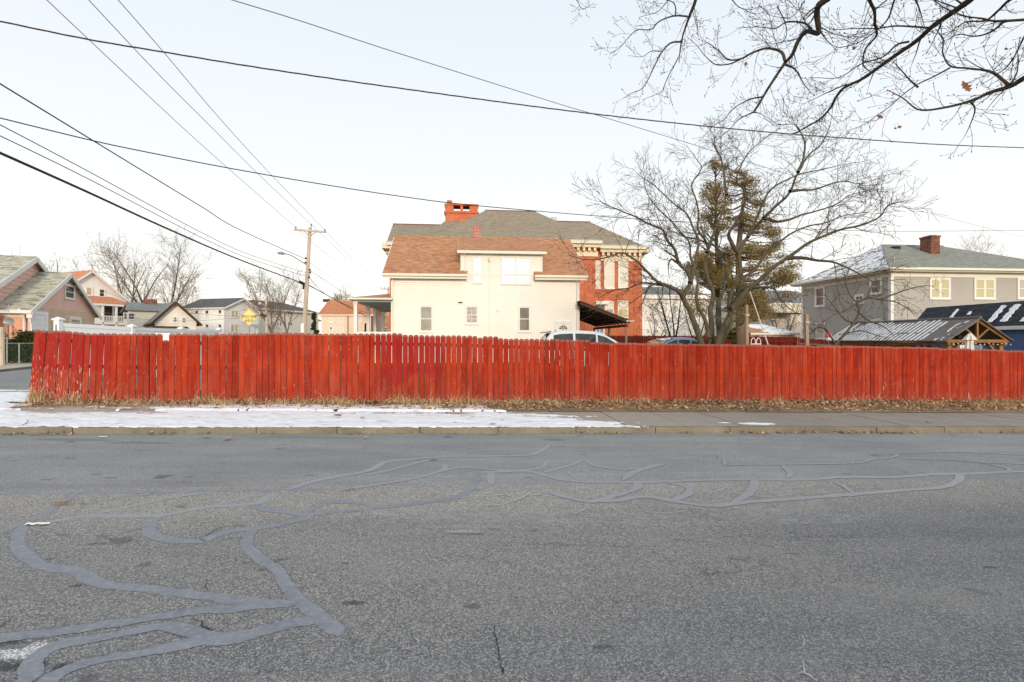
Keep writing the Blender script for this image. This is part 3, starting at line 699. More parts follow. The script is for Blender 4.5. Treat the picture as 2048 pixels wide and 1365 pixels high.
# ------------------------------------------------------------------ crack sealant strips poured over the asphalt
STRIPS = [
 [(-60,987),(0,986),(60,985),(130,986),(300,984),(450,981),(560,980),(670,979)],
 [(150,986),(135,1000),(110,1014),(82,1032),(50,1045),(0,1064),(-60,1085)],
 [(50,1048),(38,1071),(36,1096),(56,1117),(100,1136),(149,1142),(187,1161),(237,1172),(342,1183),(420,1192),(493,1205),(587,1208)],
 [(60,1050),(93,1046),(156,1035),(193,1033),(311,1032),(374,1022),(420,1015),(509,1008),(530,997),(549,987)],
 [(187,1029),(249,1016),(311,1002),(374,991),(430,984)],
 [(400,1021),(447,1007),(493,995),(540,989)],
 [(327,1032),(305,1043),(299,1061),(318,1077),(358,1083),(405,1083),(419,1077),(462,1064),(509,1058),(571,1047),(615,1036),(618,1027)],
 [(503,1010),(531,1019),(574,1024),(618,1030),(665,1024),(727,1021)],
 [(615,1027),(643,1007),(674,1004),(730,1007),(758,1015),(820,1010),(870,1003),(905,998),(934,986),(949,968),(957,946)],
 [(509,1058),(493,1077),(496,1096),(525,1124),(553,1139),(574,1173),(593,1198),(624,1220),(650,1242),(682,1272)],
 [(640,1242),(587,1247),(531,1261),(462,1278),(420,1276),(374,1261),(327,1254),(265,1265),(187,1279),(125,1289),(87,1304),(62,1329),(60,1354),(30,1375)],
 [(425,1278),(389,1286),(311,1301),(218,1318),(156,1332),(118,1349),(78,1376)],
 [(-60,1284),(0,1278),(93,1268),(187,1254),(265,1243),(342,1229),(420,1220),(462,1220),(540,1211),(600,1208)],
 [(575,980),(618,966),(665,956),(711,948),(744,939),(773,925),(823,919),(888,914),(964,913),(1052,911),(1080,903),(1104,886)],
 [(729,952),(788,939),(832,927),(864,919)],
 [(700,976),(729,974),(797,963),(852,952),(888,939),(888,927)],
 [(864,948),(917,936),(964,938),(1022,942),(1081,936),(1096,919)],
 [(957,946),(1000,944),(1052,943),(1078,948),(1110,957),(1154,964),(1242,965),(1300,965),(1400,961),(1495,960),(1621,960),(1685,955),(1796,955),(1859,950),(1922,949),(2017,945),(2090,943)],
 [(981,943),(982,957),(983,972)],
 [(1078,948),(1140,932),(1166,921),(1192,933),(1242,939),(1286,936)],
 [(1245,962),(1268,945),(1300,935),(1330,928)],
 [(1096,985),(1140,996),(1183,1004),(1227,993),(1262,983),(1276,974),(1274,966)],
 [(1198,1004),(1242,1001),(1274,995),(1304,995),(1344,1002),(1419,1012),(1499,1005),(1574,1000),(1699,990),(1799,982),(1884,975),(1915,962),(1921,949)],
 [(1344,1002),(1378,988),(1372,974),(1334,965)],
 [(1464,1007),(1494,990),(1509,972),(1511,960)],
 [(1709,990),(1689,975),(1669,965)],
 [(1574,957),(1579,946),(1564,930)],
 [(1449,932),(1499,930),(1564,930),(1709,927),(1744,920),(1780,916),(1794,911),(1796,907),(1924,905),(2060,912)],
 [(1449,932),(1449,918)],
 [(1794,918),(1874,920),(1974,926),(2070,930)],
 [(1959,925),(2014,938),(2014,944)],
]
THIN = {3: .8, 4: .7, 5: .55, 14: .7, 15: .7, 16: .7, 17: .95, 19: .7, 25: .6, 26: .8, 27: .6, 28: .6, 29: .55, 30: .5}
def catmull(p, k=6):
    o = []
    q = [2*p[0]-p[1]]+p+[2*p[-1]-p[-2]]
    for i in range(1, len(q)-2):
        for j in range(k):
            t = j/k
            o.append(0.5*((2*q[i])+(q[i+1]-q[i-1])*t+(2*q[i-1]-5*q[i]+4*q[i+1]-q[i+2])*t*t+(3*q[i]-q[i-1]-3*q[i+1]+q[i+2])*t**3))
    o.append(p[-1]); return o
sm = MB(); sm_near = sm; sm_far = MB()
for i, st in enumerate(STRIPS):
    sm = sm_far if i >= 13 or i in (3, 4, 5) else sm_near
    pts = catmull([onroad(*p) for p in st], 22); w = 0.054*THIN.get(i, 1.0); rg = random.Random(i); n = len(pts); vs = []
    for k, p in enumerate(pts):
        d = pts[min(k+1, n-1)]-pts[max(k-1, 0)]; d.z = 0; d.normalize(); nn = Vector((-d.y, d.x, 0))
        e = min(1.0, 0.3+min(k, n-1-k)*0.09)
        a = w*e*(0.95+0.38*noise.noise(p*2.1)+0.24*noise.noise(p*9)+0.16*noise.noise(p*40)); b_ = w*e*(0.95+0.38*noise.noise(p*2.1+Vector((9,0,0)))+0.24*noise.noise(p*9+Vector((5,0,0)))+0.16*noise.noise(p*40+Vector((3,0,0))))
        z = 0.0016+0.00016*i
        q = p+nn*a; r_ = p-nn*b_
        vs += [(q.x, q.y, road_z(q.x)+z), (r_.x, r_.y, road_z(r_.x)+z)]
    sm.add(vs, [(2*k, 2*k+1, 2*k+3, 2*k+2) for k in range(n-1)])
tag(sm_near.build('crack_sealant', M['sealant']), kind='structure')
tag(sm_far.build('worn_crack_sealant', M['sealant2']), kind='structure')

# open cracks and dried white salt lines
def lines(name, data, mat, z0):
    m = MB()
    for i, (w, st) in enumerate(data):
        pts = catmull([onroad(*p) for p in st], 12); n = len(pts); vs = []
        pts = [p+Vector(noise.noise_vector(p*14))*.018+Vector(noise.noise_vector(p*45))*.006 for p in pts]
        for k, p in enumerate(pts):
            d = pts[min(k+1, n-1)]-pts[max(k-1, 0)]; d.z = 0; d.normalize(); nn = Vector((-d.y, d.x, 0)); e = w*min(1.0, .2+min(k, n-1-k)*.15)*(0.8+0.9*noise.noise(p*25))
            z = z0+.0002*i; q = p+nn*e; r_ = p-nn*e; vs += [(q.x, q.y, road_z(q.x)+z), (r_.x, r_.y, road_z(r_.x)+z)]
        m.add(vs, [(2*k, 2*k+1, 2*k+3, 2*k+2) for k in range(n-1)])
    return tag(m.build(name, mat), kind='structure')
lines('open_cracks', [(.004, [(-10,1262),(5,1254),(14,1246),(24,1240)]), (.006, [(385,1236),(398,1246),(410,1256),(424,1264)]), (.004, [(165,1092),(190,1089),(230,1086)]), (.005, [(403,1075),(420,1068),(432,1060),(470,1052)]), (.004, [(240,1066),(275,1060),(310,1052)]),
    (.004, [(986,1250),(992,1280),(996,1310),(1004,1340),(1010,1356)]), (.003, [(412,1160),(413,1175),(412,1186)]), (.003, [(536,1194),(540,1203)]), (.003, [(430,1084),(460,1080),(490,1078)]), (.003, [(560,1052),(600,1046),(650,1040)]), (.003, [(1024,1092),(1080,1090),(1160,1092)]), (.003, [(1560,1080),(1640,1074),(1780,1071)])], M['black'], 0.008)
lines('salt_streaks', [(.006, [(925,1003),(975,993),(1024,990),(1080,991),(1120,998)]), (.012, [(1008,1010),(1025,1003),(1045,996),(1062,986)]), (.006, [(950,1012),(1000,1012),(1020,1018),(1010,1028)]), (.006, [(1140,1030),(1160,1024),(1175,1018)]), (.005, [(1130,942),(1145,952),(1152,958)]), (.004, [(1220,1012),(1240,1025),(1260,1030)]), (.005, [(1270,1020),(1320,1028),(1390,1022)]),
    (.004, [(1150,975),(1158,985)]), (.005, [(1545,985),(1560,992),(1590,988)]), (.003, [(1605,1273),(1610,1284),(1611,1298)]), (.004, [(1607,1325),(1604,1346),(1618,1354),(1632,1366)]), (.003, [(1596,1348),(1606,1350)]), (.006, [(1424,975),(1432,981),(1450,980)]), (.004, [(900,1000),(930,996),(960,992)])], M['salt'], 0.009)

# ------------------------------------------------------------------ the long red fence
def topz(px):
    T_ = [(40,659),(105,660.5),(150,665),(180,667),(390,668),(480,667.5),(545,666),(603,666),(606,668),(803,667),(806,670.5),(885,671),(990,673.5),(994,677),(1170,680.5),(1174,685),(1400,688.5),(1740,693),(1850,695),(1950,698.5),(2048,702.5),(2400,716)]
    for (a, ya), (b, yb) in zip(T_, T_[1:]):
        if px <= b: return ya+(yb-ya)*(px-a)/(b-a)
    return T_[-1][1]
def cut_fence():
    rg = random.Random(11)
    root = thing('picket_fence', 'long weathered red picket fence along the far sidewalk, its left end leaning', 'fence', (-11.1, fy(-11.1), kz(-11.1)))
    O = Vector(root.location); fd = Vector((1, FT, 0)).normalized(); fn = Vector((fd.y, -fd.x, 0))
    X0 = -11.05; x = X0; panels = []; bi = 0; posts = []
    panel_end = x+2.4; cur = []
    X_gap0, X_gap1 = -3.4, 1.95
    while x < 20.5:
        Zc = fy(x); px = CX+F*x/Zc
        bw = 0.139 if px < 1150 else 0.128
        ingap = 730 < px < 1165
        gap = (rg.uniform(0.004, 0.0095) if ingap else (-0.006 if px < 165 else rg.uniform(0.0003, 0.003)))
        if ingap: bw = 0.128
        if abs(px-388) < 6 : gap = 0.022
        cur.append((x, bw, px, bi)); x += (bw+gap)*fd.x; bi += 1
        if x > panel_end: panels.append(cur); cur = []; posts.append(x); panel_end = x+2.4
    if cur: panels.append(cur)
    for bs in panels:
        V = []; Fc = []; tone = []; hh = []; wear = []; edge = []
        for (xb, bw, px, k) in bs:
            y0 = fy(xb); zb = kz(xb)+0.015+rg.uniform(-0.01, 0.03)
            zt = CH+(CY-topz(px))/F*y0+rg.uniform(-0.008, 0.008)
            if abs(px-325) < 6: zt -= 0.155
            if px > 1180 and rg.random() < 0.07: zt -= rg.uniform(0.01, 0.04)
            if rg.random() < 0.06: zt -= rg.uniform(0.01, 0.03)
            lean = -0.13*max(0, 1-(xb+11.05)/2.6)+rg.uniform(-0.004, 0.004)   # foot shifted left
            tn = rg.uniform(0, 1); out = rg.uniform(0, 0.010) if px > 165 else 0.019*(k % 2)+rg.uniform(0, .003); th = 0.017
            wv = max(0.0, 1-(xb+11.05)/2.9)*0.62 + (0.15 if rg.random() < 0.2 else 0)+rg.random()*0.12 + (0.3 if px > 1700 and rg.random() < 0.4 else 0)
            if 380 < px < 420 or 850 < px < 1000 and rg.random() < 0.3: wv += 0.22
            cup = rg.uniform(-0.012, 0.012); H = zt-zb; ce = 0.040 if px < 1160 else 0.016
            warp = rg.uniform(-0.008, 0.008)
            def pt(u, z, o_):   # u across 0..bw, z above zb
                l = lean*(1-z/H)+warp*math.sin(math.pi*z/H)
                q = Vector((xb, y0, 0))+fd*(u+l)+fn*(o_+out+cup*(u/bw-0.5))
                return (q.x-O.x, q.y-O.y, zb+z-O.z)
            n0 = len(V)
            hs = [0, H*0.25, H*0.5, H*0.75, H-ce]
            ring = [(0, h_) for h_ in hs]+[(ce*0.35, H-ce*0.35), (ce, H), (bw-ce, H), (bw-ce*0.35, H-ce*0.35)]+[(bw, h_) for h_ in hs[::-1]]
            rt = rg.uniform(0, 0.01)
            L = len(ring); ci = 0.0065
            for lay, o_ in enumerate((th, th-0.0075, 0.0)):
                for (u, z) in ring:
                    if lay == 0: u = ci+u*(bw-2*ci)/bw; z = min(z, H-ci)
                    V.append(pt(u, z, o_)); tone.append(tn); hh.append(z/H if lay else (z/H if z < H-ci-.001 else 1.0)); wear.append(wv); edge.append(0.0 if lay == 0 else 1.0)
            for j in range(4):
                Fc.append((n0+j, n0+L-1-j, n0+L-2-j, n0+j+1))
            Fc.append(tuple(n0+j for j in (4, 9, 8, 7, 6, 5)))
            n2 = n0+2*L
            for j in range(4):
                Fc.append((n2+j, n2+j+1, n2+L-2-j, n2+L-1-j))
            Fc.append(tuple(n2+j for j in (4, 5, 6, 7, 8, 9)))
            for q0 in (n0, n0+L):
                Fc += [(q0+j, q0+j+1, q0+L+j+1, q0+L+j) for j in range(L-1)]+[(q0+L-1, q0, q0+L, q0+2*L-1)]
        me = bpy.data.meshes.new('picket_panel'); me.from_pydata(V, [], Fc); me.materials.append(M['fence'])
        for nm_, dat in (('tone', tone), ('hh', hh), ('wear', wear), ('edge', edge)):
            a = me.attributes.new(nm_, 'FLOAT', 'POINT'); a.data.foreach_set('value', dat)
        o = bpy.data.objects.new('picket_panel', me); COL.objects.link(o); o.parent = root
    # rails and posts at the back
    for fr_ in (0.17, 0.52, 0.86):
        m = MB(); xs = [-11.0]+posts+[20.4]
        for a, b_ in zip(xs, xs[1:]):
            q = []
            for xx in (a, b_-0.01):
                yy = fy(xx); px = CX+F*xx/yy; zt = CH+(CY-topz(px))/F*yy; z = kz(xx)+(zt-kz(xx))*fr_
                q.append(Vector((xx, yy, z))-fn*0.022-O)
            m.beam(q[0], q[1], 0.038, 0.085)
        m.build('rail', M['rail'], root)
    for xx in [-10.95]+posts:
        yy = fy(xx); px = CX+F*xx/yy; zt = CH+(CY-topz(px))/F*yy-0.06
        q = Vector((xx, yy, 0))-fn*0.09-O
        ln = -0.14 if xx < -10.9 else 0
        m = MB(); m.beam((q.x+ln, q.y, kz(xx)-0.1-O.z), (q.x, q.y, zt-O.z), 0.09, 0.09); m.build('post', M['wood'], root)
cut_fence()

# ------------------------------------------------------------------ snow, leaves, grass
def px_of(x, y, z): return CX+F*x/y, CY+F*(CH-z)/y
def snow_top():
    xs = np.arange(-15.5, 3.4, 0.035); ys = np.arange(8.3, 15.3, 0.03)
    def th(x, y):
        z = kz(x); px, py = px_of(x, y, z); s, t = st_of(x, y)
        if px < -260 or px > 1300: return -1
        n = noise.fractal(Vector((x*1.1, y*3.2, 0.3)), 0.9, 2.2, 5)
        n2 = noise.noise(Vector((x*9, y*17, 2.0)))
        up = np.interp(px, [-300, 30, 60, 180, 300, 390, 430, 620, 700, 820, 960, 1080, 1180, 1262], [786, 787, 790, 827, 824, 818, 815, 817, 822, 824, 828, 833, 840, 853])
        d = min((py-up)/9.0, (t-0.02)/0.05, 0.95)
        if px < 190 :   # bare concrete in front of the leaning end
            e = ((px-125)/100)**2+((py-814)/12.5)**2
            d = min(d, (e-1)*1.2)
        if px < 75: d = min(d, (14.95-y)*6)
        v = d+n*1.3+n2*0.85+0.04
        if 400 < px < 975 and y < fy(x)-0.35 and t > 2.16:  # patches on the verge
            v2 = noise.fractal(Vector((x*1.6, y*2.6, 7.0)), 0.9, 2.2, 4)*2.3+0.35-max(0, (px-700)/500)+n2*0.3
            v2 = min(v2, (fy(x)-0.35-y)/0.2)
            v = max(v, v2)
        return v
    m = MB(); idx = {}; nx, ny = len(xs), len(ys)
    T = np.array([[th(x, y) if 0.0 < st_of(x, y)[1] and y < fy(x)+ (3 if x < -11.3 else -0.1) else -1.0 for x in xs] for y in ys])
    for j in range(ny-1):
        for i in range(nx-1):
            if max(T[j,i], T[j,i+1], T[j+1,i], T[j+1,i+1]) > 0 and min(T[j,i], T[j,i+1], T[j+1,i], T[j+1,i+1]) > -0.9:
                q = []
                for (a, b_) in ((j,i), (j,i+1), (j+1,i+1), (j+1,i)):
                    k = a*nx+b_
                    if k not in idx:
                        x, y = float(xs[b_]), float(ys[a]); h = max(-0.6, min(1.2, T[a,b_]))
                        idx[k] = len(m.v)
                        t = st_of(x, y)[1]
                        bz = 0.035 if (t > 2.15) else 0.0
                        m.v.append((x, y, kz(x)+bz+h*0.014+0.006*noise.noise(Vector((x*6, y*6, 0)))*(h > 0)))
                    q.append(idx[k])
                m.f.append(tuple(q))
    tag(m.build('snow', M['snow'], smooth=True, uv=False), label='thin crusted snow lying on the left half of the sidewalk', kind='stuff')
snow_top()

def leaf_shape(L=0.12, lobes=True):
    out = [(0,0),(0.10,0.10),(0.22,0.34),(0.32,0.16),(0.46,0.44),(0.58,0.20),(0.72,0.36),(0.80,0.15),(1.0,0.05)] if lobes else [(0,0),(0.25,0.22),(0.6,0.25),(1.0,0.0)]
    return [(a*L, b*L*0.8) for a, b in out]
def add_leaf(m, tones, c, yaw, pitch, roll, L, rg, lobes=True, curl=0.4):
    Rm = Matrix.Rotation(yaw, 3, 'Z') @ Matrix.Rotation(pitch, 3, 'Y') @ Matrix.Rotation(roll, 3, 'X')
    sh = leaf_shape(L, lobes); c = Vector(c); vs = []
    for a, b in sh:
        z0 = curl*L*0.5*(a/L-0.5)**2
        for sg in (1, 0, -1):
            vs.append(c+Rm @ Vector((a-L/2, b*sg, z0+curl*abs(b*sg)*0.6)))
    k = len(sh); fs = []
    for i in range(k-1):
        fs += [(3*i, 3*i+1, 3*i+4, 3*i+3), (3*i+1, 3*i+2, 3*i+5, 3*i+4)]
    m.add(vs, fs); t = rg.random(); tones += [t]*len(vs)
def litter():
    rg = random.Random(21); m = MB(); tn = []
    n = 0
    while n < 8200:
        x = rg.uniform(-10.9, 19.0); y1 = fy(x); 
        sd = 2.15+abs(rg.gauss(0, 0.25)); ya = KY+0.092*x+sd*1.0
        if rg.random() < 0.75: y = rg.uniform(ya-0.10, y1)
        else: y = y1-abs(rg.gauss(0, 0.28))
        if y > y1-0.02 or y < KY+0.092*x+2.02: continue
        if y < KY+0.092*x+2.25 and rg.random() < .25: continue
        dens = np.interp(x, [-11, -7, -4, -1.5, 0.5, 19], [0.22, 0.22, 0.3, 0.55, 1, 1])*(0.75+0.9*noise.noise(Vector((x*0.9, y*2.5, 4.0))))
        if rg.random() > dens: continue
        n += 1
        hgt = abs(rg.gauss(0, 0.035))+0.04*sstep(0.5, 0, y1-y)
        add_leaf(m, tn, (x, y, kz(x)+0.035+hgt), rg.uniform(0, 6.3), rg.gauss(0, 0.45), rg.gauss(0, 0.5), rg.uniform(0.05, 0.12), rg, rg.random() < 0.35, rg.uniform(0, 0.9))
    tag(m.build('leaf_litter', M['litter'], uv=False, tone=tn), label='brown fallen leaves heaped on the verge at the foot of the red fence', kind='stuff')
    # leaves collected in the gutter
    m = MB(); tn = []
    for _ in range(1100):
        s = rg.uniform(-14, 19)
        clump = noise.noise(Vector((s*0.9, 0, 4)))
        if rg.random() > 0.32+clump*1.1+ (0.6 if 5.3 < s < 8.3 else 0): continue
        x, y = S(s, -abs(rg.gauss(0, 0.07))-0.015)
        add_leaf(m, tn, (x, y, road_z(x)+0.012+abs(rg.gauss(0, 0.014))), rg.uniform(0, 6.3), rg.gauss(0, 0.35), rg.gauss(0, 0.4), rg.uniform(0.04, 0.10), rg, rg.random() < 0.4, rg.uniform(0, 0.8))
    tag(m.build('gutter_leaves', M['litter'], uv=False, tone=tn), label='dead leaves gathered in the gutter against the kerb stones', kind='stuff')
    # far verge by the chain-link fence
    m = MB(); tn = []
    for _ in range(900):
        x, y = cs(rg.uniform(-5.2, -2.1), rg.uniform(-4, 16))
        add_leaf(m, tn, (x, y, g(x, y)+0.13+abs(rg.gauss(0, 0.03))), rg.uniform(0, 6.3), rg.gauss(0, 0.4), rg.gauss(0, 0.4), rg.uniform(0.09, 0.2), rg, False)
    tag(m.build('far_leaf_litter', M['litter'], uv=False, tone=tn), label='brown leaves under the chain-link fence across the cross street', kind='stuff')
litter()
def blade(m, tn, x, y, z, h, rg, w=0.006, lean=None, t=None, droop=0.6):
    a = rg.uniform(0, 6.3); l = (rg.uniform(0.1, 0.7) if lean is None else lean)*h
    dx, dy = math.cos(a)*l, math.sin(a)*l; b = rg.uniform(0, 3.1); wx, wy = math.cos(b)*w, math.sin(b)*w; vs = []
    for k in range(5):
        f = k/4; ww = (1-f)*0.9+0.1
        zz = z+h*(f-droop*0.5*f*f*f); q = f*f
        vs += [(x+dx*q-wx*ww, y+dy*q-wy*ww, zz), (x+dx*q+wx*ww, y+dy*q+wy*ww, zz)]
    m.add(vs, [(2*k, 2*k+1, 2*k+3, 2*k+2) for k in range(4)]); tt = rg.random() if t is None else t; tn += [tt]*10
def grasses():
    rg = random.Random(31); m = MB(); tn = []; n = 0
    while n < 8200:
        x = rg.uniform(-11.1, 19.5)
        cl = noise.noise(Vector((x*1.3, 3, 0)))+0.5*noise.noise(Vector((x*4.1, 1, 0)))
        dens = 0.35+cl*1.2 + (0.5 if x > 13.5 else 0) + (0.25 if -7.5 < x < 2 else 0)
        if rg.random() > dens: continue
        n += 1; y = fy(x)-0.03-abs(rg.gauss(0, 0.13))
        hs = max(0.04, abs(rg.gauss(0.10, 0.08))*(1+max(0, cl)))
        if rg.random() < 0.025: hs *= 2.6
        if x > 13.5: blade(m, tn, x, y-0.1, kz(x)+0.03, hs*1.2, rg, lean=1.4, droop=1.1)
        else: blade(m, tn, x, y, kz(x)+0.03, hs, rg, lean=rg.uniform(0.2, 1.3))
    tag(m.build('dry_grass', M['grass'], uv=False, tone=tn), label='dry straw-coloured grass growing along the foot of the red fence', kind='stuff')
    m = MB(); tn = []
    for (cx, r_, k) in ((-6.9, 0.5, 150), (-3.6, 0.9, 260), (-2.7, 0.5, 150), (4.0, 0.3, 60), (10.9, 0.5, 60), (-9.2, 0.3, 60)):
        for _ in range(k):
            x = cx+rg.gauss(0, r_); y = fy(x)-0.1-abs(rg.gauss(0, 0.14)); blade(m, tn, x, y, kz(x)+0.03, rg.uniform(0.03, 0.10), rg, w=0.012, lean=1.2)
    tag(m.build('green_weeds', M['green'], uv=False, tone=tn), label='small green weeds among the dry grass by the red fence', kind='stuff')
    def tuft(px, py, k, h, w, label, lab_g=None):
        u = (px-CX)/F; v = (py-CY)/F; Z = (CH-KH-0.03)/(v-SL*u); x = u*Z; y = min(Z, fy(x)-0.08)
        m = MB(); tn = []; z0 = kz(x)+0.02
        for _ in range(k): 
            blade(m, tn, rg.gauss(0, w), rg.gauss(0, w*0.5), 0, rg.uniform(0.4, 1)*h, rg, lean=rg.uniform(0.1, 0.75), w=0.0055)
        o = m.build('grass_tuft', M['grass'], uv=False, tone=tn); o.location = (x, y, z0)
        tag(o, label, 'grass tuft', 'tall tufts of dry grass at the fence')
    tuft(84, 806, 210, 0.60, 0.10, 'tallest tuft of straw-coloured grass, against the leaning left end of the red fence')
    tuft(148, 808, 60, 0.42, 0.10, 'thin wispy grass tuft just right of the tallest one')
    tuft(262, 810, 90, 0.25, 0.22, 'low brown tangled tuft at the foot of the red fence left of the short board')
    tuft(445, 811, 80, 0.26, 0.12, 'dry tuft at the fence standing in the start of the snow patches')
    tuft(560, 810, 90, 0.28, 0.16, 'bushy dry tuft below the utility pole, in front of the fence')
    tuft(690, 811, 70, 0.24, 0.16, 'straggly dry tuft with green weeds, below the cream porch')
    tuft(808, 810, 80, 0.26, 0.14, 'pale dry tuft in front of the darker crimson boards')
    tuft(870, 812, 60, 0.36, 0.12, 'tuft with long arching stems in front of the gappy boards')
    tuft(1115, 812, 90, 0.26, 0.12, 'dense dry tuft at the fence below the white car')
    tuft(1865, 812, 90, 0.24, 0.25, 'low spreading tuft of brown grass near the right end of the fence')
    tuft(1985, 815, 160, 0.26, 0.3, 'combed-over mound of straw grass at the right edge of the fence')
grasses()

# individual leaves and scraps
def single_leaf(x, y, z, L, label, rg, name='fallen_leaf', cat='leaf', grp='single leaves on the asphalt and snow', mat='litter'):
    m = MB(); tn = []; add_leaf(m, tn, (0, 0, 0), rg.uniform(0, 6.3), rg.gauss(0, 0.1), rg.gauss(0, 0.15), L, rg, True, 0.7)
    tn = [0.8]*len(tn)
    o = m.build(name, M[mat], uv=False, tone=tn); o.location = (x, y, z); return tag(o, label, cat, grp)
rg = random.Random(77)
for (px, py, L, lab) in ((456, 881, 0.20, 'curled tan oak leaf alone on the asphalt, left of centre'), (732, 878, 0.12, 'small leaf on the asphalt left of the middle of the road'),
        (976, 871, 0.10, 'dark leaf just off the kerb near the middle'), (70, 871, 0.12, 'leaf lying by the kerb at the far left'), (1838, 873, 0.08, 'tiny leaf on the asphalt at the right'),
        (125, 1010, 0.16, 'thin pale leaf beside the slanting sealant strip at left')):
    p = onroad(px, py); single_leaf(p.x, p.y, road_z(p.x)+0.02, L, lab, rg)
for (px, py, L, lab) in ((725, 839, 0.16, 'brown leaf lying on the snow left of the centre'), (985, 852, 0.15, 'brown leaf at the kerb edge of the snow'),
        (1005, 844, 0.1, 'small leaf on the thin end of the snow'), (1690, 832, 0.14, 'leaf on the bare sidewalk at the right'), (1895, 847, 0.16, 'larger leaf near the kerb on the right sidewalk'), (1640, 841, 0.12, 'leaf in the middle of the right sidewalk')):
    u = (px-CX)/F; v = (py-CY)/F; Z = (CH-KH)/(v-SL*u); single_leaf(u*Z, Z, kz(u*Z)+0.03, L, lab, rg)
def scrap(px, py, w, d, h, lab, mat, cat, name, road_=True):
    if road_: p = onroad(px, py); z = road_z(p.x)+0.006
    else:
        u = (px-CX)/F; v = (py-CY)/F; Z = (CH-KH)/(v-SL*u); p = Vector((u*Z, Z, 0)); z = kz(p.x)+0.03
    m = MB(); n = 5; rg2 = random.Random(int(px))
    vs = [(w*(i/n-0.5), d*(j/2-0.5)+rg2.uniform(-1, 1)*d*0.15, h*abs(math.sin(i*1.7+j))) for j in range(3) for i in range(n+1)]
    m.add(vs, [(j*(n+1)+i, j*(n+1)+i+1, (j+1)*(n+1)+i+1, (j+1)*(n+1)+i) for j in range(2) for i in range(n)])
    o = m.build(name, M[mat], uv=False); o.location = (p.x, p.y, z); tag(o, lab, cat)
scrap(75, 1050, 0.20, 0.05, 0.012, 'flattened white paper strip on the sealant at the left', 'white', 'litter', 'paper_scrap')
scrap(675, 837, 0.14, 0.09, 0.06, 'crushed dark wrapper lying on the snow', 'darkwood', 'litter', 'wrapper', False)
scrap(1652, 811, 0.12, 0.09, 0.08, 'crumpled white paper in the leaves by the fence at right', 'white', 'litter', 'paper_ball', False)
scrap(1100, 812, 0.12, 0.08, 0.06, 'crumpled white wrapper in the leaves near the middle of the fence', 'white', 'litter', 'paper_ball', False)
scrap(1705, 864, 0.16, 0.06, 0.03, 'bluish white paper scrap in the gutter at the right', 'vinyl', 'litter', 'paper_scrap')
scrap(205, 875, 0.14, 0.06, 0.01, 'white scrap on the asphalt near the kerb at left', 'white', 'litter', 'paper_scrap')
# thin snow remnants on the right pavement
def remnant():
    m = MB()
    for (px0, px1, py, hh_) in ((1478, 1552, 848, 4.5), (1436, 1462, 846, 1.5)):
        u = ((px0+px1)/2-CX)/F; v = (py-CY)/F; Z = (CH-KH)/(v-SL*u); cx, cy = u*Z, Z
        W = (px1-px0)/2/F*Z; D = 0.13*hh_/4
        n = 34; vs = [(cx, cy, kz(cx)+0.012)]
        for i in range(n):
            a = 2*math.pi*i/n; r_ = 1+0.55*noise.noise(Vector((math.cos(a)*2.3, math.sin(a)*2.3, px0)))
            vs.append((cx+math.cos(a)*W*r_, cy+math.sin(a)*D*r_, kz(cx+math.cos(a)*W*r_)+0.0005))
        m.add(vs, [(0, 1+i, 1+(i+1) % n) for i in range(n)])
    tag(m.build('snow_remnant', M['snow'], uv=False), label='small leftover patch of snow on the bare right sidewalk', kind='stuff')
remnant()
# fallen twigs
def twig(px, py, L, ang, lab, snow=True):
    u = (px-CX)/F; v = (py-CY)/F; Z = (CH-KH)/(v-SL*u); x, y = u*Z, Z; m = MB()
    pts = [(L*(i/6-0.5), 0.02*math.sin(i), 0.03+0.015*math.sin(i*1.3)) for i in range(7)]
    m.tube(pts, [0.007-0.0008*i for i in range(7)], 5)
    m.tube([pts[3], (pts[3][0]+L*0.2, 0.08, 0.05)], [0.004, 0.002], 4)
    o = m.build('fallen_twig', M['twig'], uv=False); o.location = (x, y, kz(x)); o.rotation_euler = (0, 0, ang); tag(o, lab, 'twig')
twig(50, 850, 0.85, -0.9, 'dark bent twig on the snow at the left kerb')
twig(105, 816, 0.65, 0.25, 'straight dark stick on the bare concrete by the leaning boards')
twig(1858, 848, 0.22, 0.4, 'small branched twig on the right sidewalk')
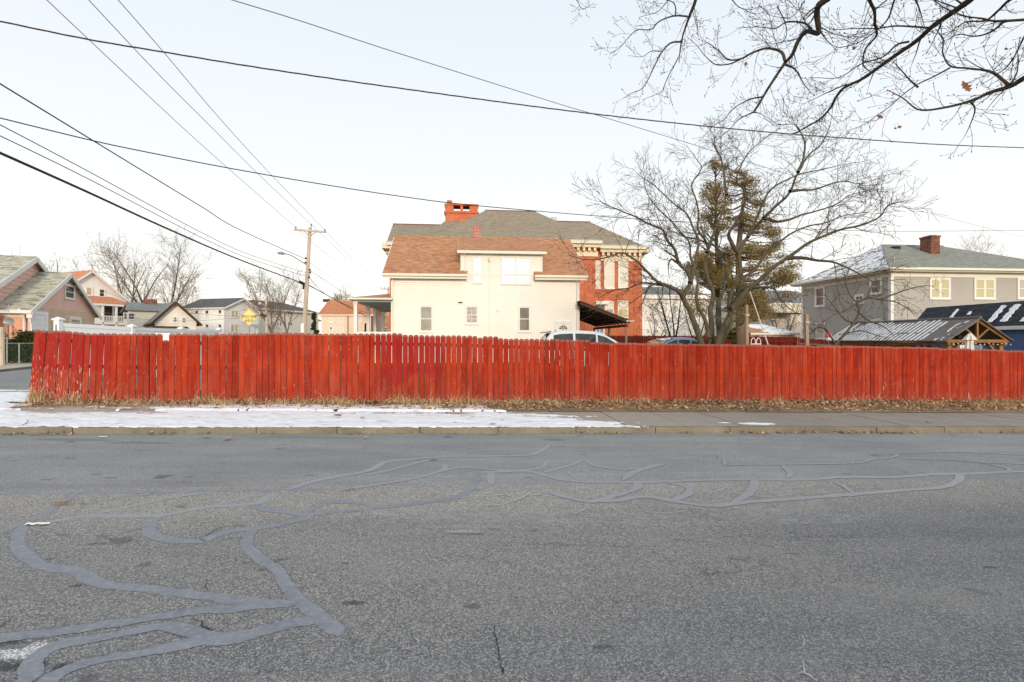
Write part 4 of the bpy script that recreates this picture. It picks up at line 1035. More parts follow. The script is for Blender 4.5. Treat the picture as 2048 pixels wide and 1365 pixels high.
# ------------------------------------------------------------------ cream house
def cream_house():
    fr = Frame(783, 30.0, 5.26, 0.42)
    t = fr.thing('cream_house', 'cream-sided house with red-brown shingle roof, wide wall dormer and side porch', 'house')
    W = fr.hx(1158); D = 9.6; W0 = 0.0
    ze = fr.hit(965, 552, -0.42)[1]; zr = fr.hit(965, 479.5, D/2)[1]
    k = (zr-ze)/(D/2+0.42); zw = ze+k*0.42
    xl, xr = fr.hx(922), fr.hx(1084); zd = fr.hit(1000, 507, -0.3)[1]
    w = MB(); w.slab([(0.02,0.02,-0.5),(0.02,D,-0.5),(0.02,D,zw-.05),(0.02,D/2,zr-.05),(0.02,0.02,zw-.05)], (W-0.04,0,0))
    w.siding((0,0.018),(W,0.018), -0.2, zw-0.06, 0.118, 0.021)
    def lim(z): 
        q = max(0, (z-zw)/(zr-zw)); return (D/2*q, D-D/2*q)
    w.siding((W-0.018,0),(W-0.018,D), -0.2, zr-0.1, 0.118, 0.016, lim=lim)
    w.siding((0.018,D),(0.018,0), -0.2, zr-0.1, 0.118, 0.016, lim=lim)
    wall = w.build('wall', M['cream'], t)
    # corner boards, frieze
    m = MB()
    for x in (0.0, W): m.box(x-0.02 if x else -0.03, x+0.11 if not x else x+0.03, -0.025, 0.1, -0.3, zw-0.1)
    m.box(0.12, W-0.03, -0.012, 0.02, zw-0.22, zw-0.06)
    m.build('corner_board', M['creamtrim'], t)
    # roof
    oh = 0.45; xa, xb = fr.hx(935, -0.42), fr.hx(1069.5, -0.42); r = MB()
    def zs(y): return ze+k*(y+0.42) if y < D/2 else zr-k*(y-D/2)
    def sl(x0, x1, y0, y1): r.slab([(x0,y0,zs(y0)),(x1,y0,zs(y0)),(x1,y1,zs(y1)),(x0,y1,zs(y1))], (0,0,0.1))
    sl(-oh, xa, -0.42, D/2); sl(xb, W+oh, -0.42, D/2); sl(xa, xb, 2.6, D/2)
    r.slab([(-oh,D/2,zr),(W+oh,D/2,zr),(W+oh,D+0.42,zr-k*(D/2+.42)),(-oh,D+0.42,zr-k*(D/2+.42))], (0,0,0.1))
    r.tube([(-oh,D/2,zr+0.09),(W+oh,D/2,zr+0.09)], 0.06, 6)
    roof = r.build('roof', M['sh_cream'], t)
    for a, b in ((-oh, xa), (xb, W+oh)):
        g_ = MB(); g_.box(a, b, -0.56, -0.40, ze-0.06, ze+0.07); g_.box(a+0.02, b-0.02, -0.40, 0.0, ze-0.10, ze-0.07); g_.box(a+0.03, b-0.03, -0.42, -0.38, ze-0.2, ze-0.06); g_.build('gutter', M['creamtrim'], t)
    for x in (-oh-0.03, W+oh):
        g_ = MB(); g_.beam((x,-0.42,ze-0.02),(x,D/2,zr-0.02), 0.04, 0.18); g_.beam((x,D/2,zr-0.02),(x,D+0.42,ze-0.02), 0.04, 0.18); g_.build('rake_board', M['creamtrim'], t)
    # dormer flush with the facade
    dz = 0.45; zdt = fr.hit(1000, 481, 3.5)[1]
    d = MB(); d.slab([(xl,0.012,zw-1.2),(xl,3.4,zw-1.2),(xl,3.4,zdt-0.15),(xl,0.012,zd)], (xr-xl,0,0))
    d.siding((xl,0.010),(xr,0.010), zw-0.55, zd-0.02, 0.118, 0.021)
    dw = d.build('dormer', M['cream'], t)
    m = MB(); m.box(xl-0.03, xl+0.1, -0.02, 0.1, zw+0.05, zd); m.box(xr-0.1, xr+0.03, -0.02, 0.1, zw+0.05, zd)
    m.box(xl+.1, xr-.1, -0.018, 0.0, zd-0.16, zd-0.01)
    m.build('dormer_trim', M['creamtrim'], dw)
    ox = 0.2; r = MB(); r.slab([(xl-ox,-0.3,zd+0.03),(xr+ox,-0.3,zd+0.03),(xr+ox,3.6,zdt),(xl-ox,3.6,zdt)], (0,0,0.1)); r.build('dormer_roof', M['sh_cream'], dw)
    m = MB(); m.box(xl-ox-.02, xr+ox+.02, -0.43, -0.29, zd-0.03, zd+0.12); m.box(xl-ox, xr+ox, -0.29, 0, zd-0.02, zd+0.02)
    m.slab([(xl-ox-.02,-0.3,zd-0.05),(xl-ox-.02,3.6,zdt-.08),(xl-ox-.02,3.6,zdt+.08),(xl-ox-.02,-0.3,zd+.11)], (0.03,0,0)); m.build('dormer_gutter', M['creamtrim'], dw)
    # chimney
    yc = D/2-0.3; x0 = fr.hx(945, yc); x1 = fr.hx(960.5, yc); zt = fr.hit(950, 453, yc)[1]; zb = fr.hit(950, 485, yc)[1]
    c = MB(); c.box(x0, x1, yc-0.25, yc+0.25, zr-1.0, zt); c.box(x0-0.02, x1+0.02, yc-0.27, yc+0.27, zt-0.1, zt+0.03)
    ch = c.build('chimney', M['brick2'], t)
    c = MB(); c.box(x0-0.04, x1+0.04, yc-0.30, yc+0.29, zb-0.35, zb+0.02); c.build('chimney_flashing', M['metal'], ch)
    # windows
    T_ = M['white']
    fwin(t, fr, 841, 864, 613.5, 662.5, T_, M['glassg'], blinds=M['blind'])
    fwin(t, fr, 932.5, 954.5, 614, 646.5, T_, M['glassg'], sash='grid')
    fwin(t, fr, 1038.5, 1059, 615, 662, T_, M['glass'], blinds=M['blind'])
    fwin(t, fr, 947.5, 961.5, 515.5, 564.5, T_, M['glassc'])
    fwin(t, fr, 1004, 1058.5, 517.5, 566.5, T_, M['glassc'], sash='pair')
    # door with a fan light
    x0, zt = fr.hit(1114, 647); x1 = fr.hx(1139); m = MB(); m.box(x0-0.12, x0, -0.05, 0, -0.2, zt+0.12); m.box(x1, x1+0.12, -0.05, 0, -0.2, zt+0.12); m.box(x0, x1, -0.048, 0, zt, zt+0.12); m.box(x0, x1, -0.02, 0.0, -0.2, zt)
    dr = m.build('door', T_, t); cx, cz = fr.hit(1126.3, 659.5); m = MB(); r_ = 0.26
    for i in range(4):
        a0 = math.pi*(i+0.1)/4; a1 = math.pi*(i+0.9)/4
        pts = [(cx+math.cos(a)*q, -0.026, cz+math.sin(a)*q) for q, a in ((0.11,a0),(r_,a0),(r_,(a0+a1)/2),(r_,a1),(0.11,a1))]
        m.add(pts, [(0,1,2,3,4)])
    pts = [(cx+math.cos(math.pi*i/8)*0.08, -0.026, cz+math.sin(math.pi*i/8)*0.08) for i in range(9)]; m.add(pts, [tuple(range(9))])
    m.build('fan_light', M['glassd'], dr)
    # downspouts, conduit, small fittings
    for px, ya, yb in ((786, 556, 690), (1154, 559, 690)):
        x, z1 = fr.hit(px, ya); m = MB(); m.tube([(x,-0.45,z1+0.15),(x,-0.3,z1+0.02),(x,-0.07,z1-0.15),(x,-0.07,-0.3)], 0.045, 6); m.build('downspout', M['white'], t)
    x, z1 = fr.hit(930, 508); z2 = fr.hit(930, 550)[1]; m = MB(); m.tube([(x,-0.33,z1),(x,-0.07,z1-0.2),(x,-0.07,z2+0.1),(x,-0.35,z2-0.02)], 0.04, 6); m.build('downspout', M['white'], t)
    x, z1 = fr.hit(978.5, 522); m = MB(); m.tube([(x,-0.05,z1),(x,-0.05,-0.2)], 0.016, 5); m.tube([(x,-0.05,z1),(x,-0.08,z1+0.12),(x,-0.2,z1+0.08),(x,-0.2,z1-0.05)], [0.06,0.08,0.07,0.05], 8); m.build('service_conduit', M['creamtrim'], t)
    x, z = fr.hit(995.5, 621); m = MB(); m.box(x-0.07, x+0.07, -0.06, 0, z-0.08, z+0.08); m.build('vent', M['creamtrim'], t)
    x, z = fr.hit(921, 605.5); m = MB(); m.box(x-0.13, x+0.12, -0.1, -0.03, z-0.025, z+0.03); m.build('wall_lamp', M['black'], t)
    # porch on the left side
    xp = fr.hx(711.5, 0.1); zt = fr.hit(711, 603.5, 0.1)[1]; Dp = fr.hitx(768, 600, xp)[0]+0.3
    pr = MB(); z586 = fr.hit(780, 586, -0.3)[1]; z597 = fr.hit(696, 595.5, -0.45)[1]; xe = fr.hx(696, -0.45)
    pr.add([(xe,-0.45,z597),(0.0,-0.45,z597),(0.0,Dp+0.4,z597),(xe,Dp+0.4,z597),(0.0,1.3,z586+0.12),(0.0,Dp-1,z586+0.12)], [(0,1,4),(0,4,5,3),(3,5,2),(0,3,2,1)])
    po = pr.build('porch_roof', M['sh_cream'], t)
    m = MB(); m.box(xe-0.02, 0.1, -0.47, Dp+0.42, z597-0.1, z597-0.005); m.build('porch_gutter', M['creamtrim'], po)
    m = MB(); m.box(xp-0.11, -0.01, 0.0, 0.18, zt-0.02, z597-0.1); m.box(xp-0.11, xp+0.1, 0.18, Dp, zt-0.02, z597-0.1); m.box(xp+.1, -0.01, Dp-0.18, Dp, zt-0.02, z597-0.1); m.build('porch_beam', M['white'], po)
    m = MB(); m.box(xp+0.1, -0.01, 0.18, Dp-0.18, z597-0.16, z597-0.12); m.build('porch_ceiling', M['soffit'], po)
    for px in (711.5, 736.5, 750, 766):
        y = 0.1 if px < 720 else fr.hitx(px, 600, xp)[0]
        m = MB(); m.box(xp-0.1, xp+0.1, y-0.1, y+0.1, -0.3, zt-0.02); m.box(xp-0.13, xp+0.13, y-0.13, y+0.13, zt-0.12, zt-0.03); m.build('porch_post', M['white'], t)
    zr_ = fr.hit(740, 664, 0.0)[1]
    m = MB(); m.box(xp+0.1, 0, 0.02, 0.12, -0.3, zr_); m.box(xp-0.06, xp+0.06, 0.22, Dp, -0.3, zr_-0.15); m.build('porch_railing', M['white'], t)
cream_house()

# carport-like lean-to on the right wall of the cream house
def lean_to():
    fr = Frame(1158.5, 30.0, 5.26, 0.42)
    t = fr.thing('lean_to_roof', 'dark wooden lean-to roof with string lights at the right wall of the cream house', 'lean-to')
    _, zh = fr.hit(1160, 603); xl, zl = fr.hit(1262, 643)
    D = 7.6; m = MB()
    def zz(x, off=0): return zh+(zl-zh)*(x/xl)+off
    m.slab([(0.05,0,zz(0)),(xl,0,zz(xl)),(xl,D,zz(xl)),(0.05,D,zz(0))], (0,0,0.05))
    ro = m.build('roof_deck', M['darkwood'], t)
    m = MB(); m.box(xl-0.3, xl+0.16, -0.1, -0.03, zz(xl)-0.02, zz(xl)+0.05); m.build('drip_edge', M['white'], ro)
    for i in range(12):
        y = 0.02+i*(D-0.1)/11; m = MB(); m.beam((0.06,y,zz(0.06,-0.09)),(xl-0.06,y,zz(xl-0.06,-0.09)), 0.06, 0.16); m.build('rafter', M['darkwood'], ro)
    m = MB(); m.box(xl-0.35, xl-0.2, -0.05, D, zz(xl)-0.33, zz(xl)-0.18); m.build('beam', M['darkwood'], t)
    for y in (0.0, 3.6, D-0.1):
        m = MB(); m.box(xl-0.33, xl-0.22, y, y+0.11, -0.5, zz(xl)-0.33); m.build('post', M['wood'], t)
    m = MB()
    for i in range(11):
        for j in range(7):
            x = 0.3+(xl-0.7)*j/6; y = 0.4+i*(D-0.8)/10; m.sphere((x, y, zz(x,-0.2)-0.03*math.sin(j*2.0+i)), 0.022, n=6, m=4)
    m.build('string_lights', M['white'], t)
lean_to()

# ------------------------------------------------------------------ brick school
def school():
    fr = Frame(862, 55.0, 5.26, 0.3)
    t = fr.thing('brick_school', 'large red brick school with gray-brown hip roofs and dentilled cream cornice', 'school')
    e = -0.7; xc0 = fr.hx(862, e); xc1 = fr.hx(1204, e); zc = fr.hit(1100, 481.5, e)[1]
    yr = 9.5; ra, zr = fr.hit(970, 421.5, yr); rb = fr.hx(1072, yr)
    wr = fr.hx(1293, 1.2); zw = fr.hit(1250, 493.5, 1.2)[1]; wa, zwr = fr.hit(1181, 445, yr+1)
    wl = fr.hx(773, 1.2); la, zlr = fr.hit(786, 449, yr+1)
    r = MB(); hiproof(r, xc0, xc1, e, 2*yr, zc, ra, rb, yr, zr, 0.2)
    hiproof(r, 8.0, wr, 1.2, 2*yr+1, zw, 9.0, wa, yr+1, zwr, 0.2)
    hiproof(r, wl, 8.0, 1.2, 2*yr+1, zw, la, 7.0, yr+1, zlr, 0.2)
    x2, z2 = fr.hit(897, 437, 13.0); hiproof(r, fr.hx(840, 5), x2+9, 5.0, 21.0, zw+1, x2, x2+5, 13.0, z2, 0.2)
    rf = r.build('roof', M['sh_school'], t)
    for a, b in (((ra,yr,zr),(rb,yr,zr)), ((wa-6,yr+1,zwr),(wa,yr+1,zwr)), ((la,yr+1,zlr),(la+6,yr+1,zlr))):
        m = MB(); m.tube([Vector(a)+Vector((0,0,0.02)), Vector(b)+Vector((0,0,0.02))], 0.09, 6); m.build('ridge_cap', M['brick3'], rf)
    # walls
    c1 = fr.hx(1190); w1 = fr.hx(1283, 2.0); w0 = fr.hx(779, 2.0); c0 = fr.hx(872)
    w = MB(); w.box(c0, c1, 0, 18.0, -0.8, zc-0.15); w.box(c1, w1, 2.0, 19.0, -0.8, zw-0.15); w.box(w0, c0, 2.0, 19.0, -0.8, zw-0.15)
    # brick piers on the wing corner
    w.box(w1-0.9, w1+0.06, 1.93, 3.0, -0.8, zw-1.9)
    w.box(c1-1.2, c1+0.05, -0.07, 1.0, -0.8, zc-1.8)
    w.build('wall', M['brick'], t)
    # cornice with dentils
    c = MB()
    def corn(x0, x1, y, z):
        c.box(x0, x1, y-0.95, y, z-0.28, z-0.02); c.box(x0+0.1, x1-0.1, y-0.62, y, z-0.62, z-0.28); c.box(x0+0.3, x1-0.3, y-0.12, y, z-1.55, z-1.0)
        n = int((x1-x0)/0.62)
        for i in range(n):
            x = x0+0.3+i*0.62; c.box(x, x+0.28, y-0.5, y, z-1.0, z-0.62)
    corn(xc0, xc1, 0.0, zc); corn(c1+0.9, wr, 2.0, zw); corn(wl, c0, 2.0, zw)
    for i in range(26): 
        y = 2.4+i*0.62; c.box(w1, w1+0.5, y, y+0.28, zw-1.0, zw-0.62); c.box(w0-0.5, w0, y, y+0.28, zw-1.0, zw-0.62)
    c.box(w1, w1+0.75, 1.3, 19, zw-0.62, zw-0.04); c.box(w0-0.75, w0, 1.3, 19, zw-0.62, zw-0.04)
    c.build('cornice', M['cornice'], t)
    g_ = MB(); g_.box(xc0-0.05, xc1+0.05, e-0.12, e+0.05, zc-0.05, zc+0.14); g_.box(c1+0.3, wr+0.05, 1.08, 1.25, zw-0.05, zw+0.14); g_.box(wl-0.05, c0, 1.08, 1.25, zw-0.05, zw+0.14); g_.build('gutter', M['galv'], t)
    # windows
    for (a, b, y0, y1, yy) in ((1192, 1199, 523.5, 576, 2.0), (1209.5, 1227, 523, 576, 2.0), (1237.5, 1254.5, 523.5, 576.5, 2.0)):
        x0, z1 = fr.hit(a, y0, yy); x1, z0 = fr.hit(b, y1, yy); m = MB()
        m.box(x0-0.08, x0, yy-0.10, yy, z0-0.1, z1+0.08); m.box(x1, x1+0.08, yy-0.10, yy, z0-0.1, z1+0.08); m.box(x0, x1, yy-0.10, yy, z1, z1+0.08); m.box(x0-0.1, x1+0.1, yy-0.14, yy, z0-0.18, z0)
        m.box(x0, x1, yy-0.07, yy, (z0+z1)/2-0.04, (z0+z1)/2+0.04)
        wi = m.build('window', M['white'], t); m = MB(); m.box(x0, x1, yy-0.04, yy, z0, (z0+z1)/2-0.04); m.box(x0, x1, yy-0.05, yy, (z0+z1)/2+0.04, z1); m.build('pane', M['whitewin'], wi)
    fwin(t, fr, 1238, 1254, 604, 634, M['whitewin'], M['glassy'], y=2.0, cw=0.15, glass2=M['whitewin'])
    fwin(t, fr, 1211, 1226, 604, 634, M['whitewin'], M['glassg'], y=2.0, cw=0.1, glass2=M['whitewin'])
    x0, z1 = fr.hit(1190, 603, 2.0); x1, z0 = fr.hit(1216, 610, 2.0); m = MB(); m.box(x0, x1, 1.5, 2.0, z0, z1); m.build('entrance_canopy', M['white'], t)
    x0, z1 = fr.hit(1191, 610, 2.0); x1, z0 = fr.hit(1208, 625, 2.0); m = MB(); m.box(x0, x1, 1.93, 2.0, z0, z1); m.build('transom', M['glassd'], t)
    fwin(t, fr, 1193, 1198, 658, 672, M['white'], M['bluedoor'], y=2.0, cw=0.12); fwin(t, fr, 1200, 1207, 658, 672, M['white'], M['bluedoor'], y=2.0, cw=0.12)
    # belfry-like double chimney, vent boxes
    yc = 12.0; x0, zt = fr.hit(890.5, 410, yc); x1, zb = fr.hit(955.5, 440, yc); zc_ = fr.hit(920, 425, yc)[1]; s1 = fr.hit(907, 411, yc); s2 = fr.hit(920.5, 422, yc); s3 = fr.hit(926, 411, yc)[0]; s4 = fr.hit(939, 411, yc)[0]
    c = MB(); h0, h1 = s2[1], s1[1]; d0, d1 = yc, yc+1.6
    c.box(x0, x1, d0, d1, zb-3, h0-0.0); c.box(x0, s1[0], d0, d1, h0, h1); c.box(s2[0], s3, d0, d1, h0, h1); c.box(s4, x1, d0, d1, h0, h1); c.box(x0, x1, d0, d1, h1, zt)
    c.box(x0-0.15, x1+0.15, d0-0.15, d1+0.15, zc_-0.12, zc_+0.12); c.box(x0-0.1, x1+0.1, d0-0.1, d1+0.1, zt-0.02, zt+0.16)
    ch = c.build('chimney', M['brick'], t); m = MB(); q = (x0+s1[0])/2; m.cyl((q, d0+0.8), 0.35, zt+.1, zt+0.75, 10); m.build('flue_pipe', M['brick'], ch)
    m = MB(); m.box(s1[0], s2[0], d0+0.9, d0+1.0, h0+0.45, h1); m.box(s3, s4, d0+0.9, d0+1.0, h0+0.45, h1); m.build('louver', M['black'], ch)
    x0, z1 = fr.hit(1104, 434, 12.5); x1, z0 = fr.hit(1114.5, 446, 12.5); m = MB(); m.box(x0, x1, 12.5, 13.5, z0-1, z1); m.build('roof_vent', M['galv'], t)
    m = MB(); 
    for px in (905, 1022, 1110):
        x, z = fr.hit(px, 479, -0.8); m.box(x-0.12, x+0.12, -0.9, -0.75, z-0.3, z+0.1)
    m.build('gutter_bracket', M['galv'], t)
school()

# ------------------------------------------------------------------ gray hip-roofed house on the right
def gray_house():
    fr = Frame(1782, 32.0, 5.26, -0.1)
    t = fr.thing('gray_house', 'two-storey gray-sided house with hip roof, brick chimney and snow on its left roof slope', 'house')
    W = 13.6; D = fr.hitx(1604, 600, 0)[0]; ze = fr.hit(1800, 536, -0.5)[1]-0.05
    w = MB(); w.box(0.02, W-0.02, 0.02, D-0.02, -0.6, ze-0.05)
    w.siding((0,0.018),(W,0.018), -0.3, ze-0.35, 0.12, 0.024); w.siding((0.018,D),(0.018,0), -0.3, ze-0.35, 0.12, 0.024); w.siding((W-.018,0),(W-.018,D), -0.3, ze-0.35, 0.12, 0.024)
    w.build('wall', M['graysiding'], t)
    m = MB(); m.box(-0.03, 0.16, -0.03, 0.02, -0.4, ze-0.3); m.box(-0.03, 0.02, 0.02, 0.18, -0.4, ze-0.3); m.box(-0.03, 0.02, D-0.16, D+0.03, -0.4, ze-0.3); m.box(W-0.16, W+0.03, -0.03, 0.02, -0.4, ze-0.3)
    m.build('corner_board', M['white'], t)
    m = MB(); m.box(-0.5, W+0.5, -0.5, 0.0, ze-0.14, ze-0.06); m.box(-0.5, 0.0, 0.0, D+0.5, ze-0.14, ze-0.06); m.box(-0.60, W+0.6, -0.62, -0.49, ze-0.06, ze+0.08); m.box(-0.62, -0.49, -0.49, D+0.6, ze-0.06, ze+0.08)
    m.box(-0.02, W+.02, -0.025, 0.0, ze-0.42, ze-0.15); m.box(-0.025, 0.0, 0.0, D, ze-0.42, ze-0.15); m.build('fascia', M['creamtrim'], t)
    yr = D/2; a, zr = fr.hit(1764, 491, yr); b = fr.hx(1886, yr)
    r = MB(); hiproof(r, -0.55, W+0.55, -0.55, D+0.55, ze, a, b, yr, zr, 0.1); r.tube([(a,yr,zr),(-.55,-.55,ze)], 0.07, 5); r.tube([(a,yr,zr),(b,yr,zr)], 0.07, 5)
    ro = r.build('roof', M['sh_gray'], t)
    # snow clinging to the shaded slope
    s = MB(); A = Vector((-0.5,-0.5,ze+0.02)); B = Vector((-0.5,D+0.5,ze+0.02)); C_ = Vector((a,yr,zr+0.02)); nn = (B-A).cross(C_-A).normalized()
    if nn.z < 0: nn = -nn
    n = 90
    def uvp(i, j): # i along eave, j up
        u = i/n; v = j/46; e0 = A.lerp(C_, v); e1 = B.lerp(C_, v); return e0.lerp(e1, u)
    for j in range(46):
        for i in range(n):
            q = uvp(i+.5, j+.5); v = j/46; u = i/n
            th_ = noise.fractal(Vector((q.y*0.9, q.z*7, 1)), 1, 2.2, 4)*0.55+0.5*noise.noise(Vector((q.y*3, q.z*11, 5)))
            if th_+0.22+0.25*(1-u)*v-0.12*u > 0.12:
                s.slab([uvp(i,j), uvp(i+1,j), uvp(i+1,j+1), uvp(i,j+1)], nn*0.02)
    s.build('roof_snow', M['snow'], ro, uv=False)['kind'] = 'stuff'
    yc = 2.4; x0, zt = fr.hit(1862, 471, yc); x1 = fr.hx(1880, yc); c = MB(); c.box(x0, x1, yc, yc+0.85, zr-3.0, zt-.12); c.box(x0-0.04, x1+0.04, yc-0.04, yc+0.89, zt-.12, zt); c.box(x0+.1, x1-.1, yc+0.1, yc+0.75, zt, zt+.05)
    ch = c.build('chimney', M['brick3'], t); zb = fr.hit(1860, 514, yc)[1]; m = MB(); m.box(x0-0.05, x1+0.05, yc-0.05, yc+0.9, zb-0.4, zb+0.0); m.build('chimney_flashing', M['metal'], ch)
    y = 1.0; x, z = fr.hit(1788, 526, y); m = MB(); m.cyl((x, y), 0.04, z-0.3, z+0.38, 8); m.cyl((x, y), 0.18, z-0.3, z+0.01, 8, 0.05); m.build('vent_pipe', M['galv'], ro)
    x, z = fr.hit(1790, 495, yr-.6); m = MB(); m.box(x-0.25, x+0.25, yr-.8, yr-.3, z-.15, z+.04); m.build('roof_vent', M['black'], ro)
    T_ = M['white']
    for a_, b_ in ((1862, 1897), (1951, 1987), (2037.5, 2073)):
        fwin(t, fr, a_, b_, 559.5, 596, T_, M['glassy'] if a_ < 2000 else M['glassc'], sash='pair', cw=0.12)
    lwin(t, fr, 1632.5, 1647.5, 578, 612, T_, M['glassg'], cw=0.13); lwin(t, fr, 1743, 1761.5, 562, 587, T_, M['glassg'], cw=0.13)
    lwin(t, fr, 1712, 1726, 594, 606, T_, M['glassd'], cw=0.13, sash='grid'); lwin(t, fr, 1634, 1648, 649, 677, T_, M['glassc'], cw=0.13); lwin(t, fr, 1744, 1763, 642, 680, T_, M['glassg'], cw=0.13)
gray_house()

# blue garage with snow-striped black roof
def blue_garage():
    fr = Frame(2048+6, 19.2, 5.26, -0.35)
    t = thing('blue_garage', 'blue-sided garage with black shingle roof striped by melting snow', 'garage', fr.o, fr.r)
    # eave on the left side; ridge to the right
    D = 9.0; xr = 1.75; yf = 0.0
    zef = fr.hitx(2010, 651, 0)[1]; ze = zef
    yb, zb = None, None
    # ridge: passes picture points (1872,620) far and (2048,608) near
    best = None
    for xi in np.arange(0.8, 3.2, 0.02):
        y1, z1 = fr.hitx(1872, 620, xi); y2, z2 = fr.hitx(2048, 608, xi)
        if best is None or abs(z1-z2) < best[0]: best = (abs(z1-z2), xi, (z1+z2)/2, y1)
    xr, zr, D = best[1], best[2], min(max(best[3], 5), 12)
    gable(t, 0.15, 2*xr-0.15, -1.0, D-0.15, ze+0.12*(zr-ze)/xr, zr, 'y', M['bluesiding'], M['sh_black'], M['white'], oh=0.15, eh=0.2, zb=-0.5, pitch=0.13)
    k = (zr-ze)/(xr+0.05); rg = random.Random(4); ro = [c for c in SC.objects if c.parent == t and c.name.startswith('roof')][0]
    s = MB()
    up = Vector((xr, 0, zr-ze)).normalized(); nn = Vector((-(zr-ze), 0, xr)).normalized(); L = math.hypot(xr, zr-ze)
    stripes = [(D-1.7, 0.10, 0.35, 0.8), (D-2.4, 0.10, 0.45, 0.62), (D-3.6, 0.16, 0.02, 0.84), (D-4.1, 0.2, 0.02, 0.85), (D-4.9, 0.22, 0.0, 0.93), (D-5.6, 0.24, 0.0, 0.94), (D-6.3, 0.26, 0.0, 0.9), (D-7.0, 0.3, 0, 0.95), (D-7.8, 0.3, 0, 0.9)]
    for y, w, a, b in stripes:
        n = 26; vs = []
        for i in range(n+1):
            f = a+(b-a)*i/n; ww = w*(0.62+0.25*noise.noise(Vector((y*3, f*9, 0)))+0.2*noise.noise(Vector((y*3, f*30, 0))))*(1 if 0 < i < n else 0.5)
            c0 = Vector((-0.02, y, ze+0.1+0.02))+up*(f*L)+nn*0.012
            dy = 0.035*noise.noise(Vector((y, f*7, 3)))
            vs += [c0+Vector((0, dy-ww, 0)), c0+Vector((0, dy+ww*0.8, 0)), c0+Vector((0, dy+ww, 0))-nn*0.02, c0+Vector((0, dy-ww*1.2, 0))-nn*0.02]
        fs = []
        for i in range(n):
            q = 4*i; fs += [(q, q+4, q+5, q+1), (q+1, q+5, q+6, q+2), (q+3, q+7, q+4, q)]
        s.add(vs, fs)
    s.build('roof_snow', M['snow'], ro, uv=False)['kind'] = 'stuff'
blue_garage()

# garden pavilion
def pavilion():
    fr = Frame(1895, 18.0, 5.26, -0.3)
    t = fr.thing('garden_pavilion', 'stained timber pavilion with snow-streaked brown metal gable roof', 'pavilion')
    xr_, ze_r = fr.hit(2028, 681, 0); xa, za = fr.hit(1962, 638, 0); ze = fr.hit(1895, 683.5, 0)[1]; D = 6.1
    r = MB(); r.slab([(0,0,ze),(xa,0,za),(xa,D,za),(0,D,ze)], (0,0,0.035)); r.slab([(xa,0,za),(xr_,0,ze),(xr_,D,ze),(xa,D,za)], (0,0,0.035))
    L = math.hypot(xa, za-ze); up = Vector((xa,0,za-ze)).normalized(); nn = Vector((-up.z,0,up.x)); n = 30
    for i in range(n+1):
        y = 0.02+i*(D-0.04)/n
        r.beam(Vector((0.01,y,ze+0.045)), Vector((xa,y,za+0.045)), 0.022, 0.022)
    r.tube([(xa,0,za+.05),(xa,D,za+.05)], 0.05, 6)
    ro = r.build('roof', M['roofmetal'], t)
    s = MB(); rg = random.Random(8)
    for i in range(n):
      for hf in (0, 1, 2):
        y0 = 0.02+(i+0.10+0.27*hf)*(D-0.04)/n; y1 = 0.02+(i+0.37+0.27*hf-.004)*(D-0.04)/n; m_ = 70
        for j in range(m_):
            f0, f1 = j/m_, (j+1)/m_; yc = (y0+y1)/2
            v = noise.noise(Vector((i*0.37, f0*1.3, 0)))*0.9+noise.noise(Vector((i*2.1, f0*4, 5)))*0.55+noise.noise(Vector((y0*30, f0*14, 8)))*0.3+(-0.9 if hf == 2 else 0)+0.34+0.35*sstep(0.5, 2.5, yc)-0.55*sstep(0.72, 0.95, f0)-0.7*sstep(1.2, 0.2, yc)
            if abs(f0-0.33) < 0.03: v -= 0.5
            if v > 0.12:
                a = Vector((0,0,ze+0.037))+up*(f0*L); b = Vector((0,0,ze+0.037))+up*(f1*L)
                s.slab([(a.x,y0,a.z),(b.x,y0,b.z),(b.x,y1,b.z),(a.x,y1,a.z)], nn*0.014)
    s.build('roof_snow', M['snow'], ro, uv=False)['kind'] = 'stuff'
    C_ = M['cedar']
    for x in (0.28, xr_-0.28):
        for y in (0.25, D/2, D-0.25):
            m = MB(); m.box(x-0.07, x+0.07, y-0.07, y+0.07, -0.5, ze-0.02); po = m.build('post', C_, t)
            sg = 1 if x < 1 else -1
            m = MB()
            if y < 1: m.beam((x+sg*0.06,y,ze-0.5),(x+sg*0.42,y,ze-0.12), 0.06, 0.07)
            m.beam((x,y+(0.06 if y < 4 else -0.06),ze-0.5),(x,y+(0.45 if y < 4 else -0.45),ze-0.1), 0.06, 0.07); m.build('brace', C_, t)
    for y in (0.15, D/2, D-0.15):
        m = MB(); m.box(0.1, xr_-0.1, y-0.045, y+0.045, ze-0.04, ze+0.07)
        m.beam((xa,y,ze+.07),(xa,y,za-0.05), 0.07, 0.07)
        m.beam((xa,y,ze+0.09),(xa-0.48,y,za-0.32), 0.05, 0.06); m.beam((xa,y,ze+0.09),(xa+0.48,y,za-0.32), 0.05, 0.06)
        m.beam((0.05,y,ze+0.0),(xa,y,za-0.045), 0.08, 0.08); m.beam((xr_-0.05,y,ze+0.0),(xa,y,za-0.045), 0.08, 0.08); m.build('truss', C_, t)
    for x in (0.28, xr_-0.28):
        m = MB(); m.box(x-0.05, x+0.05, 0.05, D-0.05, ze-0.13, ze-0.045); m.build('side_beam', C_, t)
    m = MB()
    for i in range(15): m.sphere((0.1+i*(xr_-0.2)/14, 0.03, ze-0.09-0.02*math.sin(i*1.9)), 0.022, n=6, m=4)
    m.build('string_lights', M['white'], t)
    x, z = fr.hit(1915, 674, 0.05); m = MB(); m.box(x-0.06, x+0.06, -0.05, 0.08, z-0.04, z+0.04); m.tube([(x-.3,0.02,z+0.06),(x,0.02,z+0.03)], 0.01, 4); m.build('floodlight', M['black'], t)
pavilion()
